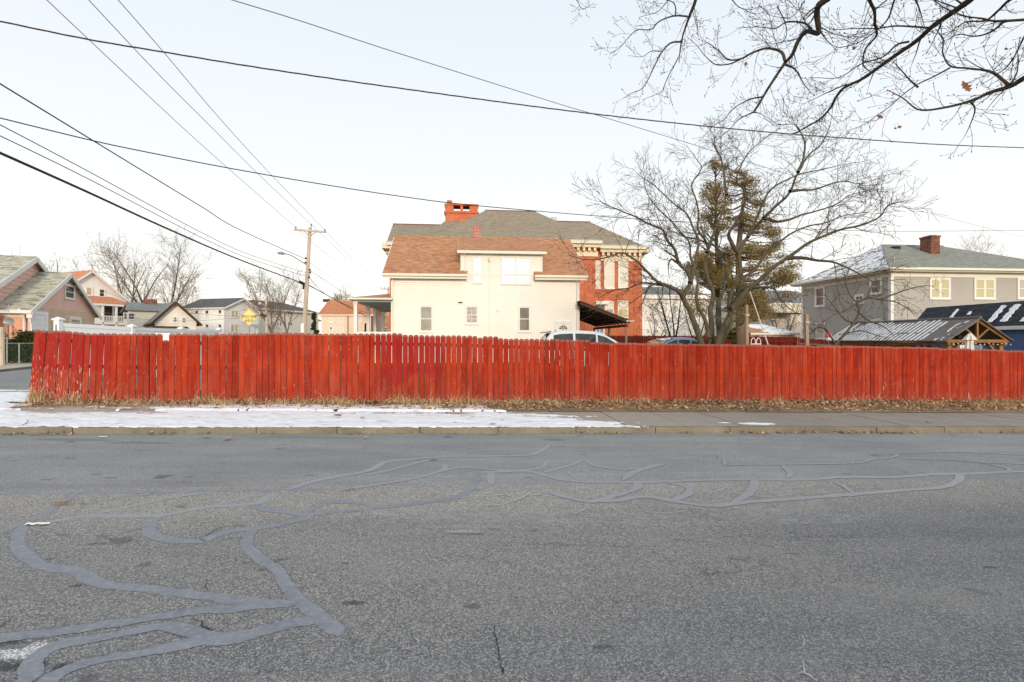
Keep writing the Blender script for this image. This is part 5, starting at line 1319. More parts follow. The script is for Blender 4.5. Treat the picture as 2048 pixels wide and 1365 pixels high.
def umbrella():
    p = P(1940, 700, 17.0); z0 = g(p.x, p.y); t = thing('patio_umbrella', 'closed off-white patio umbrella in front of the pavilion', 'umbrella', (p.x, p.y, z0), -0.0)
    zt = P(1942, 667, 17.0).z-z0
    m = MB(); m.tube([(0,0,0),(0.03,0,zt+0.02)], 0.02, 8); m.build('pole', M['metal'], t)
    m = MB(); n = 16; vs = []; prof = [(0.03, zt), (0.10, zt-0.10), (0.16, zt-0.20), (0.17, zt-0.22), (0.09, zt-0.24), (0.11, zt-0.5), (0.15, zt-0.95), (0.17, zt-1.3)]
    for (r_, z) in prof:
        for j in range(n):
            a = 2*math.pi*j/n; q = r_*(1+(0.22 if j % 2 else -0.18)*(z < zt-0.05)); vs.append((q*math.cos(a)+(z-zt)*0.06, q*math.sin(a), z))
    m.add(vs, [(i*n+j, (i+1)*n+j, (i+1)*n+(j+1) % n, i*n+(j+1) % n) for i in range(len(prof)-1) for j in range(n)]); m.build('canopy', M['canvas'], t)
umbrella()
def shed_boxes():   # pale panels seen under the pavilion, on the blue wall side
    for (a, b, lab) in ((1918, 1931, 'left pale cabinet standing under the pavilion roof'), (1961, 1975, 'right pale cabinet under the pavilion, beside the closed umbrella')):
        p0 = P(a, 688, 21.0); p1 = P(b, 700, 21.0); z0 = g(p0.x, 21.0); t = thing('outdoor_cabinet', lab, 'cabinet', (p0.x, 21.0, z0), 0, 'cabinets under the pavilion')
        w = p1.x-p0.x; m = MB(); m.box(0, w, 0, 0.5, 0, p0.z-z0); m.box(-0.02, w+0.02, -0.03, 0.52, p0.z-z0, p0.z-z0+0.04); m.build('body', M['metal'] if a < 1940 else M['vinyl'], t)
        m = MB(); m.box(0.03, w/2-0.01, -0.015, 0, 0.1, p0.z-z0-0.05); m.box(w/2+0.01, w-0.03, -0.015, 0, 0.1, p0.z-z0-0.05); m.build('door', M['vinyl'], t)
shed_boxes()

# ------------------------------------------------------------------ pink house, left
def pink_house():
    fr = Frame(57, 30.0, 20.2, 0.55)
    t = fr.thing('pink_house', 'pink-sided house with mossy pale shingle roofs and stone-faced garage gable', 'house')
    ze = fr.hitx(57, 616, 0)[1]; yr, zr = fr.hitx(143, 549, 0.3); y2 = yr*2-0.1; ov = 0.3
    k = (zr-ze)/(yr+0.1)
    w = MB(); w.slab([(0,0.15,-0.6),(0,y2-0.15,-0.6),(0,y2-0.15,ze),(0,yr,zr-0.15),(0,0.15,ze)], (-1.6,0,0)); w.build('garage_wall', M['pink'], t)
    # vertical grooved panel and its scalloped lower edge
    zs = fr.hitx(120, 620.5, 0)[1]; m = MB(); y = 0.2; z_j = 0.0
    while y < y2-0.35:
        a, b = y, y+0.30; f = lambda q: (ze+k*q-0.12) if q < yr else (zr-k*(q-yr)-0.12)
        pts = [(0.01,a,zs),(0.01,b,zs)]
        if a < yr < b: pts += [(0.01,b,f(b)),(0.01,yr,f(yr)),(0.01,a,f(a))]
        else: pts += [(0.01,b,f(b)),(0.01,a,f(a))]
        if f(a) > zs and f(b) > zs: m.slab([(0.0,p[1]+0.004*(1 if p[1] == a else 0),p[2]) for p in pts], (0.028,0,0)); m.slab([(0.0,a+0.02,zs),(0.0,b-0.02,zs),(0.0,(a+b)/2,zs-0.09)], (0.026,0,0))
        y = b+0.006
    m.build('gable_panel', M['pink'], t)
    m = MB(); m.box(-0.01, 0.05, 0.12, y2-0.12, -0.6, zs-0.0);  m.build('stone_veneer', M['stone'], t)
    r = MB(); x0 = -1.75; th = 0.1
    r.slab([(ov,yr,zr),(ov,-0.35,ze-k*.35-.0),(x0,-0.35,ze-k*.35),(x0,yr,zr)], (0,0,th)); r.slab([(ov,yr,zr),(ov,y2+0.35,ze-k*.35),(x0,y2+0.35,ze-k*.35),(x0,yr,zr)], (0,0,th)); 
    ga = r.build('garage_roof', M['sh_pink'], t)
    m = MB(); m.beam((ov+.03,yr,zr-0.06),(ov+.03,-0.4,ze-k*.4-0.06), 0.05, 0.26); m.beam((ov+.03,yr,zr-0.06),(ov+.03,y2+0.4,ze-k*.4-0.06), 0.05, 0.26)
    m.box(x0, ov, -0.45, -0.33, ze-k*.35-0.16, ze-k*.35+0.03); m.box(-0.1, ov, -0.33, 0.15, ze-k*.35-0.2, ze-k*.35-0.1); m.box(0.04,ov,-0.33,0.1,ze-k*.35-0.42,ze-k*.35-0.2); m.build('eaves_trim', M['white'], t)
    # garage door and small windows
    ya, zt = fr.hitx(66, 629, 0.05); yb = fr.hitx(90, 629, 0.05)[0]; m = MB(); T2 = SIDER(0.05, 0, 0); m.T = T2
    m.box(ya-0.28, ya, -0.05, 0, -0.4, zt+0.22); m.box(yb, yb+0.28, -0.05, 0, -0.4, zt+0.22); m.box(ya, yb, -0.05, 0, zt, zt+0.22)
    for i in range(9): m.box(ya, yb, -0.02-0.004*(i % 2), 0, zt-0.3*(i+1), zt-0.3*i-0.01)
    m.build('garage_door', M['vinyl'], t)
    rwin(t, fr, 141, 159, 639, 650, M['white'], M['glassd'], x=0.05, cw=0.22, sill=False)
    rwin(t, fr, 130.5, 147.5, 571, 595, M['white'], M['glass'], x=0.035, cw=0.12)
    # main block behind
    X1 = -1.45; ya = -2.4; ym, zm = fr.hitx(64, 516, X1); yb = 2*ym-ya; zem = fr.hitx(0, 560, X1); km = (zm-zem[1])/(ym-zem[0]); ze2 = zm-km*(ym-ya)
    w = MB(); w.slab([(X1-0.05,ya+.3,-0.6),(X1-0.05,yb-.3,-0.6),(X1-0.05,yb-.3,ze2+.3*km),(X1-0.05,ym,zm-0.1),(X1-0.05,ya+.3,ze2+.3*km)], (-8.0,0,0))
    def lim(z):
        if z < ze2+.3*km: return (0, yb-ya-.6)
        q = (z-ze2-.3*km)/(zm-0.1-ze2-.3*km); h = (yb-ya-.6)/2; return (h*q, 2*h-h*q)
    w.siding((X1-0.045,ya+.3),(X1-0.045,yb-.3), 0, zm-0.15, 0.27, 0.025, lim=lim)
    w.build('wall', M['pink'], t)
    w = MB(); w.box(X1-8, -0.12, 0.1, 0.16, -0.6, ze-0.1); w.siding((X1-8,0.1),(-0.35,0.1), -0.6, ze-0.55, 0.3, 0.022); w.build('salmon_wall', M['orange'], t)
    m = MB(); m.box(X1-8, -0.3, 0.05, 0.1, ze-0.52, ze-0.08); m.build('frieze_board', M['palewhite'], t)
    r = MB(); xo = X1+0.25
    r.slab([(xo,ym,zm),(xo,ya,ze2),(X1-8,ya,ze2),(X1-8,ym,zm)], (0,0,0.1)); r.slab([(xo,ym,zm),(xo,yb,ze2),(X1-8,yb,ze2),(X1-8,ym,zm)], (0,0,0.1)); r.build('roof', M['sh_pink'], t)
    m = MB(); m.beam((xo+.03,ym,zm-0.08),(xo+.03,ya,ze2-0.08), 0.05, 0.3); m.beam((xo+.03,ym,zm-0.08),(xo+.03,yb,ze2-0.08), 0.05, 0.3); m.build('rake_board', M['white'], t)
    x, z = fr.hit(48, 622, 0); m = MB(); m.tube([(x-0.1,-0.35,z+0.1),(x,-0.1,z-0.25),(x,0.02,z-0.6),(x,0.02,-0.5)], 0.075, 6); m.build('downspout', M['white'], t)
    m = MB(); y, z = fr.hitx(60, 643, 0.07); m.box(0.05, 0.13, y-0.05, y+0.1, z-0.1, z+0.12); m.build('wall_lamp', M['white'], t)
pink_house()

def dish():
    p = P(21, 660, 27.5); z0 = g(p.x, p.y)+0.0; t = thing('satellite_dish', 'gray satellite dish on a bent bracket in front of the salmon wall', 'satellite dish', (p.x, p.y, z0))
    h = P(21, 644, 27.5).z-z0; m = MB(); n = 20; vs = [(0,-0.02,h)]
    for k in (0.5, 1.0):
        for j in range(n):
            a = 2*math.pi*j/n; vs.append((math.cos(a)*0.31*k, -0.02-0.07*k*k, h+math.sin(a)*0.22*k))
    m.add(vs, [(0, 1+(j+1) % n, 1+j) for j in range(n)]+[(1+j, 1+(j+1) % n, 1+n+(j+1) % n, 1+n+j) for j in range(n)]); m.build('reflector', M['galv'], t, smooth=True)
    m = MB(); m.tube([(-0.12,0,h-0.15),(-0.15,0,0)], 0.02, 6); m.tube([(-0.12,0.03,h-0.18),(0.1,0.03,h-0.2),(0.14,0,0)], 0.02, 6); m.tube([(0.1,0,h-0.2),(0.4,0,h-0.55),(0.42,0,0)], 0.012, 5); m.tube([(0,-0.05,h-0.2),(0,-0.4,h-0.12)], 0.012, 5); m.build('bracket', M['black'], t)
    m = MB(); m.tube([(-0.13,0.02,h-0.2),(-0.13,0.02,h+0.98)], 0.012, 5); m.build('antenna_rod', M['galv'], t)
dish()

# ------------------------------------------------------------------ more houses beyond
def white_orange_house():
    fr = Frame(181, 56.0, 68.0, 0.5)
    t = fr.thing('white_house', 'white gabled house with orange shingle roof and a two-level porch, behind the pink house', 'house')
    zr = fr.hit(181, 542, -0.35)[1]; xe, ze = fr.hit(262, 606, -0.35); xe -= 0.3; ze += 0.25
    gable(t, -xe, xe, 0, 12, ze, zr, 'y', M['palewhite'], M['sh_orange'], M['white'], pitch=0.16)
    fwin(t, fr, 199, 208.5, 579, 593, M['white'], M['glass'], cw=0.12); fwin(t, fr, 173.5, 183, 576, 590, M['palecream'], M['glassc'], cw=0.12)
    c = MB(); y, z = 6, zr; c.box(0.2, 1.0, 7.5, 8.6, zr-1, zr+0.35); c.build('chimney', M['brick3'], t)
    # porch on the gable side
    zp = fr.hit(225, 609, -2.4)[1]; x0, x1 = fr.hx(176, -2.4), fr.hx(258, -2.4)
    r = MB(); r.slab([(x0-.3,-2.7,zp),(x1+.3,-2.7,zp),(x1-0.4,0,zp+0.85),(x0+.2,0,zp+0.85)], (0,0,0.1)); po = r.build('porch_roof', M['sh_orange'], t)
    m = MB(); m.box(x0-.3, x1+.3, -2.75, -2.6, zp-0.22, zp-0.01); m.build('porch_fascia', M['white'], po)
    zd = fr.hit(225, 645, -2.4)[1]; zr2 = fr.hit(225, 632.5, -2.4)[1]
    m = MB(); m.box(x0, x1, -2.6, 0, zd-0.25, zd); m.build('porch_deck', M['white'], t)
    m = MB(); m.box(x0, x1, -2.56, -2.48, zr2-0.08, zr2); m.box(x0, x1, -2.56, -2.48, zd+0.05, zd+0.12); x = x0+0.1
    while x < x1: m.box(x, x+0.05, -2.54, -2.5, zd+.1, zr2-.08); x += 0.17
    m.build('railing', M['white'], t)
    for f in (0.0, 0.33, 0.66, 1.0):
        x = x0+(x1-x0)*f; m = MB(); m.box(x-0.08, x+0.08, -2.6, -2.44, -0.5, zp-0.2); m.build('porch_post', M['white'], t)
    for px in (238, 215): 
        x, z = fr.hit(px, 620, 0); m = MB(); m.box(x-0.45, x+0.45, -0.06, 0, zd, zd+2.0); m.build('porch_door', M['glassd'], t)
white_orange_house()
def bungalow():
    fr = Frame(350, 46.0, 41.0, 0.5)
    t = fr.thing('cream_bungalow', 'low cream house with brown-edged gray gable roof, left of the speed bump sign', 'house')
    zr = fr.hit(350, 604, -.35)[1]; xe, ze = fr.hit(402, 648, -.35); x0 = fr.hx(302, -.35)
    gable(t, x0+.3, xe-.3, 0, 7.5, ze+.25, zr, 'y', M['palecream'], M['sh_blue'], M['darkwood'], oh=0.35, apex=0.0, pitch=0.16)
    fwin(t, fr, 347, 353.5, 635, 645, M['white'], M['glassg'], cw=0.08); fwin(t, fr, 364.5, 372, 636, 646, M['white'], M['glassg'], cw=0.08)
    x, z = fr.hit(305, 655.5); x2 = fr.hx(374); m = MB(); m.box(x, x2, -0.35, 0, z, z+0.12); m.build('door_hood', M['darkwood'], t)
    # left wing set back
    a, zt = fr.hit(245, 606, 7.0); b = fr.hx(345, 7.0); zw = fr.hit(270, 622, 4.0)[1]
    wg = MB(); wg.box(a+.4, b, 4.2, 10, -0.5, zw); w2 = wg.build('wing_wall', M['palecream'], t)
    r = MB(); r.slab([(a,3.8,zw),(b,3.8,zw),(b,7.0,zt),(a+.3,7.0,zt)], (0,0,0.1)); r.slab([(a+.3,7,zt),(b,7,zt),(b,10.4,zw),(a,10.4,zw)], (0,0,.1)); r.build('wing_roof', M['sh_blue'], w2)
    for q0, q1 in ((248, 254), (257, 269)): fwin(w2, fr, q0, q1, 627, 639, M['white'], M['glassd'], y=4.2, cw=0.06)
    c = MB(); x, z = fr.hit(302, 600, 6.5); c.box(x-0.5, x+0.5, 6.4, 7.0, zt-0.5, z+0.05); c.build('chimney', M['brick3'], t)
bungalow()
def apartments():
    fr = Frame(448, 62.0, 73.6, 0.5)
    t = fr.thing('white_apartment', 'pale two-storey apartment building with dark gabled roof behind the speed bump sign', 'building')
    xe, _ = fr.hit(521, 620, -.3); ze = fr.hit(448, 614, -.3)[1]; zr = fr.hit(485, 597.5, -.3)[1]; L = fr.hitx(366, 615, 0)[0]
    gable(t, 0, xe, 0, L, ze, zr, 'y', M['palewhite'], M['sh_dark'], M['white'], oh=.3, eh=.3, pitch=0.17)
    for (a, b, c, d) in ((391, 397, 621.5, 634.5), (411, 417, 621.5, 634.5), (437.5, 443, 620.5, 633.5), (437.5, 443, 649, 662), (412, 417, 649, 662)):
        lwin(t, fr, a, b, c, d, M['white'], M['glass'], cw=0.1)
    for (a, b, c, d) in ((463, 476.5, 621.5, 634.5), (462, 476, 650, 663)): fwin(t, fr, a, b, c, d, M['white'], M['glassy'], sash='pair', cw=0.12)
    x, z = fr.hit(484, 648); x2 = fr.hx(500); m = MB(); m.slab([(x,-1.2,z-0.1),(x2,-1.2,z-0.1),(x2,0,z+0.4),(x,0,z+0.4)], (0,0,0.12)); m.build('door_hood', M['white'], t)
    fr = Frame(523, 74.0, 73.6, 0.5)
    t = fr.thing('cream_apartment', 'long cream two-storey building with dark hip roof behind the utility pole', 'building')
    L = fr.hx(636); ze = fr.hit(540, 618.5, -.4)[1]; D = 9; yr = D/2; zr = fr.hit(530, 602.5, yr)[1]
    w = MB(); w.box(0, L, 0, D, -0.5, ze-0.05); w.siding((0,-0.002),(L,-0.002), 0, ze-0.2, 0.17); w.siding((-0.002,D),(-0.002,0), 0, ze-0.2, 0.17); w.build('wall', M['palecream'], t)
    r = MB(); hiproof(r, -.4, L+.4, -.4, D+.4, ze, 3.0, L-3.0, yr, zr, 0.15); r.build('roof', M['sh_dark'], t)
    m = MB(); m.box(-.45, L+.45, -.5, -.38, ze-.2, ze+.05); m.build('gutter', M['white'], t)
    for (a, b, c, d) in ((541, 546, 622, 634), (554, 558, 623, 634), (560, 563.5, 623, 634), (575.5, 584, 624, 635), (554, 557, 645, 656), (559.5, 563, 645, 656), (575.5, 584, 646, 656), (541, 545, 645, 657)):
        fwin(t, fr, a, b, c, d, M['white'], M['glass'], cw=0.1, sash='pair' if b-a > 7 else 'double')
    fr = Frame(613, 95.0, 73.6, 0.5)
    t = fr.thing('small_white_house', 'small pale house mostly hidden behind the utility pole and the dark spruce', 'house')
    xe = fr.hx(637); zr = fr.hit(634, 620.5, 0)[1]
    w = MB(); w.box(0, xe, 0, 7, -.5, zr-2.0); w.siding((0,-.002),(xe,-.002),0,zr-2.1,0.2); w.build('wall', M['palewhite'], t)
    r = MB(); hiproof(r, -.4, xe+.4, -.4, 7.4, zr-2.0, 2.5, xe-2.5, 3.5, zr, .15); r.build('roof', M['sh_blue'], t)
    fwin(t, fr, 616, 618.5, 633, 640, M['white'], M['glass'], cw=.1)
apartments()
def orange_house():
    fr = Frame(643, 64.0, 5.26, 0.5)
    t = fr.thing('orange_roof_house', 'peach-coloured house with bright orange shingle roof, left of the cream porch', 'house')
    W = fr.hx(742); D = 9.5; ze = fr.hit(690, 631, -.3)[1]; zr = fr.hit(690, 603, D/2)[1]
    gable(t, 0, W, 0, D, ze+.15, zr, 'x', M['peach'], M['sh_orange'], M['white'], oh=.35, eh=.3, pitch=.17)
    for (a, b, c, d, gl) in ((660, 664.5, 638, 645, 'whitewin'), (680, 686, 636, 646, 'whitewin'), (717, 722, 635, 644, 'whitewin'), (660, 664, 654.5, 664, 'glassd'), (669, 674, 655, 660, 'whitewin'), (681, 686, 655, 664, 'whitewin')):
        fwin(t, fr, a, b, c, d, M['white'], M[gl], cw=.12)
    x, z = fr.hit(696, 631); m = MB(); m.tube([(x,-.1,ze-.1),(x,-.06,-.4)], .06, 6); m.build('downspout', M['cablegray'], t)
    x, z = fr.hit(677, 628, 1.0); m = MB(); m.cyl((x,1.0), .09, z-.3, z+.25, 8); m.build('vent_pipe', M['galv'], t)
    x, z = fr.hit(653, 604, D/2); m = MB(); m.box(x-.4, x+.4, D/2-.3, D/2+.3, zr-.1, zr+.25); m.build('ridge_vent', M['darkwood'], t)
orange_house()
def porch_view():   # pale row seen through the porch
    fr = Frame(742, 85.0, 5.26, 0.5)
    t = fr.thing('distant_white_house', 'distant white house visible only between the porch posts', 'house'); W = fr.hx(790)
    gable(t, 0, W, 0, 8, 3.4, 6.5, 'x', M['palewhite'], M['sh_cream'], M['white'], pitch=.2)
    for q in (745, 757, 770): fwin(t, fr, q, q+4, 655, 664, M['white'], M['glass'], cw=.1)
porch_view()
def right_background():
    fr = Frame(1283, 64.0, 5.26, 0.5)
    t = fr.thing('white_rear_building', 'long white building with gray roof between the brick school and the big bare tree', 'building')
    W = fr.hx(1420); D = 10; ze = fr.hit(1330, 591, -.3)[1]; zr = fr.hit(1330, 575, D/2)[1]
    w = MB(); w.box(0, W, 0, D, -.5, ze-.05); w.siding((0,-.002),(W,-.002), 0, ze-.2, .17); w.build('wall', M['palewhite'], t)
    r = MB(); hiproof(r, -1, W+.4, -.4, D+.4, ze, 1, W-3, D/2, zr, .15); r.build('roof', M['sh_blue'], t)
    m = MB(); m.box(-.5, W+.45, -.5, -.38, ze-.45, ze+.05); m.build('fascia', M['white'], t)
    for (a, b) in ((1293, 1299.5), (1310.5, 1317), (1347.5, 1353), (1330, 1335), (1378, 1384)): fwin(t, fr, a, b, 660, 673, M['white'], M['glassy'], cw=.12)
    for (a, b) in ((1310, 1316), (1347, 1353), (1378, 1384)): fwin(t, fr, a, b, 612, 627, M['white'], M['glassc'], cw=.12)
    fr = Frame(1540, 58.0, 8.0, 0.3)
    t = fr.thing('tan_rear_house', 'tan house with gray gable roof behind the cedar, left of the gray house', 'house')
    xa = fr.hx(1583); zr = fr.hit(1583, 576, 0)[1]; ze = fr.hit(1583, 606, 0)[1]; W = fr.hx(1640)
    gable(t, 0, W, 0, 9, ze, zr, 'x', M['tan'], M['sh_blue'], M['white'], oh=.4, pitch=.17)
    r = MB(); a, z = fr.hit(1535, 629, -1.8); b = fr.hx(1602, -1.8); r.slab([(a,-1.8,z),(b,-1.8,z),(b,0,z+.25),(a,0,z+.25)], (0,0,.15)); po = r.build('balcony', M['darkwood'], t)
    m = MB(); m.box(a, b, -1.75, -1.65, z+.2, z+1.1); m.build('balcony_rail', M['tan'], po)
    fwin(t, fr, 1571, 1578, 612, 622, M['white'], M['glassc'], cw=.1); fwin(t, fr, 1576, 1582, 637, 647, M['white'], M['glassg'], cw=.1); fwin(t, fr, 1541, 1550, 640, 650, M['white'], M['glass'], cw=.1)
    fr = Frame(1440, 70.0, 5.26, 0.3)
    t = fr.thing('pale_rear_house', 'pale house glimpsed through the trunks of the cedar and the bare tree', 'house'); W = fr.hx(1560)
    ze = fr.hit(1500, 612, 0)[1]; zr = fr.hit(1500, 590, 4)[1]
    gable(t, 0, W, 0, 8, ze, zr, 'x', M['palecream'], M['sh_gray'], M['white'], pitch=.18)
    for q in (1470, 1500, 1530): fwin(t, fr, q, q+7, 625, 640, M['white'], M['glassg'], cw=.1)
    # low shed with snow on its roof
    fr = Frame(1497, 42.0, 5.26, 0.2)
    t = fr.thing('low_shed', 'low shed with brown shingle roof half covered by snow, behind the rear fence', 'shed')
    W = fr.hx(1594); D = 4.0; ze = fr.hit(1540, 667, -.3)[1]; zr = fr.hit(1530, 650, D/2)[1]
    w = MB(); w.box(.2, W-.2, 0, D, -.6, ze-.05); w.build('wall', M['tan'], t)
    r = MB(); hiproof(r, 0, W, -.3, D+.3, ze, .2, W-1.6, D/2, zr, .1); ro = r.build('roof', M['sh_cream'], t)
    s = MB(); a = Vector((0,-.3,ze+.015)); b = Vector((W,-.3,ze+.015)); c = Vector((W-1.6,D/2,zr+.015)); d = Vector((.2,D/2,zr+.015)); nx, ny = 44, 16
    def q(i, j): return a.lerp(d, j/ny).lerp(b.lerp(c, j/ny), i/nx)
    for j in range(ny):
        for i in range(nx):
            p = q(i+.5, j+.5)
            if i/nx+noise.noise(Vector((p.x*1.5, p.z*5, 0)))*.3 > .3 and i/nx < .97-.0*j: s.slab([q(i,j), q(i+1,j), q(i+1,j+1), q(i,j+1)], (0,-.005,.02))
    s.build('roof_snow', M['snow'], ro, uv=False)['kind'] = 'stuff'
    m = MB(); m.box(0, W, -.36, -.28, ze-.12, ze+.03); m.build('fascia', M['creamtrim'], t)
right_background()
# ------------------------------------------------------------------ fences behind
def back_fence(name, label, pts, tops, mat, seed, cat='fence'):
    """pts: ground line [(x,y)...]; tops: picture heights for each point."""
    rg = random.Random(seed); x0, y0 = pts[0]; t = thing(name, label, cat, (x0, y0, g(x0, y0))); O = Vector(t.location)
    for (a, b), (ta, tb) in zip(zip(pts, pts[1:]), zip(tops, tops[1:])):
        A, B = Vector((*a, 0)), Vector((*b, 0)); d = (B-A); L = d.length; d /= L; n = Vector((d.y, -d.x, 0)); k = max(1, round(L/2.4))
        za = CH+(CY-ta)/F*a[1]; zb = CH+(CY-tb)/F*b[1]
        for s in range(k):
            V = []; Fc = []; tone = []; hh = []; wear = []; u = L*s/k
            while u < L*(s+1)/k-0.06:
                q = A+d*u; f = u/L; zt = za+(zb-za)*f+rg.uniform(-.02, .02); zb_ = g(q.x, q.y); bw = 0.135; n0 = len(V); tn = rg.random()
                for o_ in (0.018, 0):
                    for (w, z) in ((0, zb_), (bw, zb_), (bw, zt-.03), (bw-.03, zt), (.03, zt), (0, zt-.03)):
                        p = q+d*w+n*o_; V.append((p.x-O.x, p.y-O.y, z-O.z)); tone.append(tn); hh.append((z-zb_)/(zt-zb_)); wear.append(rg.uniform(.1, .5))
                Fc += [tuple(n0+i for i in range(6)), tuple(n0+11-i for i in range(6))]+[(n0+i, n0+6+i, n0+6+(i+1) % 6, n0+(i+1) % 6) for i in range(6)]
                u += bw+0.008
            me = bpy.data.meshes.new('picket_panel'); me.from_pydata(V, [], Fc); me.materials.append(mat)
            for nm_, dat in (('tone', tone), ('hh', hh), ('wear', wear)):
                me.attributes.new(nm_, 'FLOAT', 'POINT').data.foreach_set('value', dat)
            o = bpy.data.objects.new('picket_panel', me); COL.objects.link(o); o.parent = t
            q = A+d*(L*s/k); zt = za+(zb-za)*s/k+.06; m = MB(); m.box(q.x-.05-O.x, q.x+.05-O.x, q.y+n.y*.06-.05-O.y, q.y+n.y*.06+.05-O.y, g(q.x, q.y)-O.z-.2, zt-O.z); m.build('post', M['rail'], t)
        m = MB()
        m.beam(A+n*.04+Vector((0,0,za-.32))-O, B+n*.04+Vector((0,0,zb-.32))-O, .04, .09)
        m.build('rail', M['rail'] if seed != 2 else M['wood'], t)
back_fence('rear_fence', 'darker red picket fence at the back of the parking yard behind the cars', [(7.8, 41.0), (13.5, 38.0), (17.2, 31.0)], [671.5, 672, 673.5], M['backfence'], 1)
back_fence('rear_fence', 'weathered dull red fence in front of the gray house, behind the small bare tree', [(17.25, 30.8), (18.6, 27.5), (19.9, 24.3)], [677, 682, 689.5], M['backfence'], 2)

def vinyl_fence():
    p0 = P(117, 665, 19.5); z0 = g(p0.x, p0.y); t = thing('vinyl_fence', 'white vinyl privacy fence with capped posts behind the left part of the red fence', 'fence', (p0.x, p0.y, z0)); O = Vector(t.location)
    # picture heights and depth along its length
    pl = [(117, 646, 19.5), (264, 655, 22.5), (362, 659, 26.0), (438, 660.5, 29.5)]
    pts = [P(a, b, Z) for a, b, Z in pl]
    for a, b in zip(pts, pts[1:]):
        m = MB(); a2 = a-O; b2 = b-O; d = Vector((b.x-a.x, b.y-a.y, 0)).normalized(); n = Vector((d.y,-d.x,0))
        m.slab([(a2.x,a2.y,-0.1),(b2.x,b2.y,-0.1+g(b.x,b.y)-z0),(b2.x,b2.y,b2.z),(a2.x,a2.y,a2.z)], n*0.05)
        m.beam(a2+n*0.03-Vector((0,0,.07)), b2+n*0.03-Vector((0,0,.07)), 0.09, 0.14); m.build('panel', M['vinyl'], t)
    for i, (p, w) in enumerate(zip(pts, (0.2, 0.17, 0.15, 0.15))):
        q = p-O; m = MB(); zt = q.z+(0.10 if i == 0 else 0.02); m.box(q.x-w/2, q.x+w/2, q.y-w/2, q.y+w/2, -0.1, zt)
        po = m.build('post', M['vinyl'], t); m = MB(); e = w/2+0.045
        m.box(q.x-e, q.x+e, q.y-e, q.y+e, zt, zt+0.05)
        m.add([(q.x-e,q.y-e,zt+.05),(q.x+e,q.y-e,zt+.05),(q.x+e,q.y+e,zt+.05),(q.x-e,q.y+e,zt+.05),(q.x,q.y,zt+.13)], [(0,1,4),(1,2,4),(2,3,4),(3,0,4)]); m.build('post_cap', M['vinyl'], po)
        if i == 0:
            m = MB(); m.box(q.x-0.035, q.x+0.035, q.y-w/2-.006, q.y-w/2, -0.1, zt-0.05-0.12); m.build('post_slot', M['galv'], po)
    p = P(325, 672, 20.5); m = MB(); q = p-O; m.box(q.x-.3, q.x+.3, q.y, q.y+.05, -.1, q.z+.1); m.build('gate_panel', M['vinyl'], t)
vinyl_fence()

def chain_fence():
    a = (-27.6, 27.2); b = (-22.6, 26.0)
    z0 = g(*a); t = thing('chain_link_fence', 'dark green chain-link fence in front of the hedge at the far left', 'fence', (a[0], a[1], z0+.1))
    L = math.hypot(b[0]-a[0], b[1]-a[1]); t.rotation_euler = (0, 0, math.atan2(b[1]-a[1], b[0]-a[0])); H = 1.05
    m = MB(); s = .085; x = -H
    while x < L:
        for sg in (1, -1):
            x0, z0_, x1, z1 = (x, 0, x+H, H) if sg > 0 else (x, H, x+H, 0)
            if x0 < 0: f = -x0/(x1-x0); z0_ = z0_+(z1-z0_)*f; x0 = 0
            if x1 > L: f = (L-x0)/(x1-x0); z1 = z0_+(z1-z0_)*f; x1 = L
            if x1 > x0: m.tube([(x0,.004*sg,z0_),(x1,.004*sg,z1)], .003, 3, cap=False)
        x += s
    m.build('chain_mesh', M['chaingreen'], t, uv=False)
    m = MB(); m.tube([(0,0,H),(L,0,H)], .02, 6); m.build('top_rail', M['galv'], t)
    for x in (0.0, 1.05, 1.9, 3.4, L): m = MB(); m.tube([(x,0,-.2),(x,0,H+(.25 if x == 1.05 else .02))], .03, 6); m.build('post', M['galv'], t)
    m = MB(); m.tube([(0.5,0,H+.25),(1.6,0,H+.25)], .02, 6); m.build('gate_rail', M['galv'], t)
chain_fence()
def short_post():
    p = P(2, 720, 25.0); z0 = g(p.x, p.y); h = P(2, 655, 25.0).z-z0; t = thing('wooden_post', 'weathered brown wooden post cut off by the left edge of the photo', 'post', (p.x, p.y, z0))
    m = MB(); m.tube([(0,0,-.2),(0,0,h-.03),(0,0,h)], [.15,.14,.11], 12); m.build('shaft', M['polewood'], t); m = MB(); m.tube([(-.12,-.1,h*.5),(.12,-.1,h*.5)], .02, 5); m.build('bolt', M['galv'], t)
short_post()

# ------------------------------------------------------------------ foliage
def leaf_cloud(centres, n, size, rg, flat=0.6, tonefn=None):
    """many small leaf faces round the given blobs (centre, radius vector)."""
    V = []; Fc = []; tn = []
    wts = [r[0]*r[1]*r[2] for _, r in centres]; tot = sum(wts)
    for (c, r), w in zip(centres, wts):
        k = max(8, int(n*w/tot)); bt = rg.uniform(0.15, .85)
        for _ in range(k):
            d = Vector((rg.gauss(0, 1), rg.gauss(0, 1), rg.gauss(0, 1))).normalized()*(rg.random()**0.45)
            p = Vector((c[0]+d.x*r[0], c[1]+d.y*r[1], c[2]+d.z*r[2])); s = size*rg.uniform(.6, 1.4)
            a = Vector((rg.gauss(0, 1), rg.gauss(0, 1), rg.gauss(0, flat))).normalized(); b = a.cross(Vector((rg.gauss(0, 1), rg.gauss(0, 1), rg.gauss(0, 1)))).normalized()
            i = len(V); V += [tuple(p-a*s), tuple(p+b*s*.45), tuple(p+a*s), tuple(p-b*s*.45)]; Fc.append((i, i+1, i+2, i+3))
            t_ = min(1, max(0, bt*.6+rg.uniform(0, .5))); tn += [t_]*4
    return V, Fc, tn
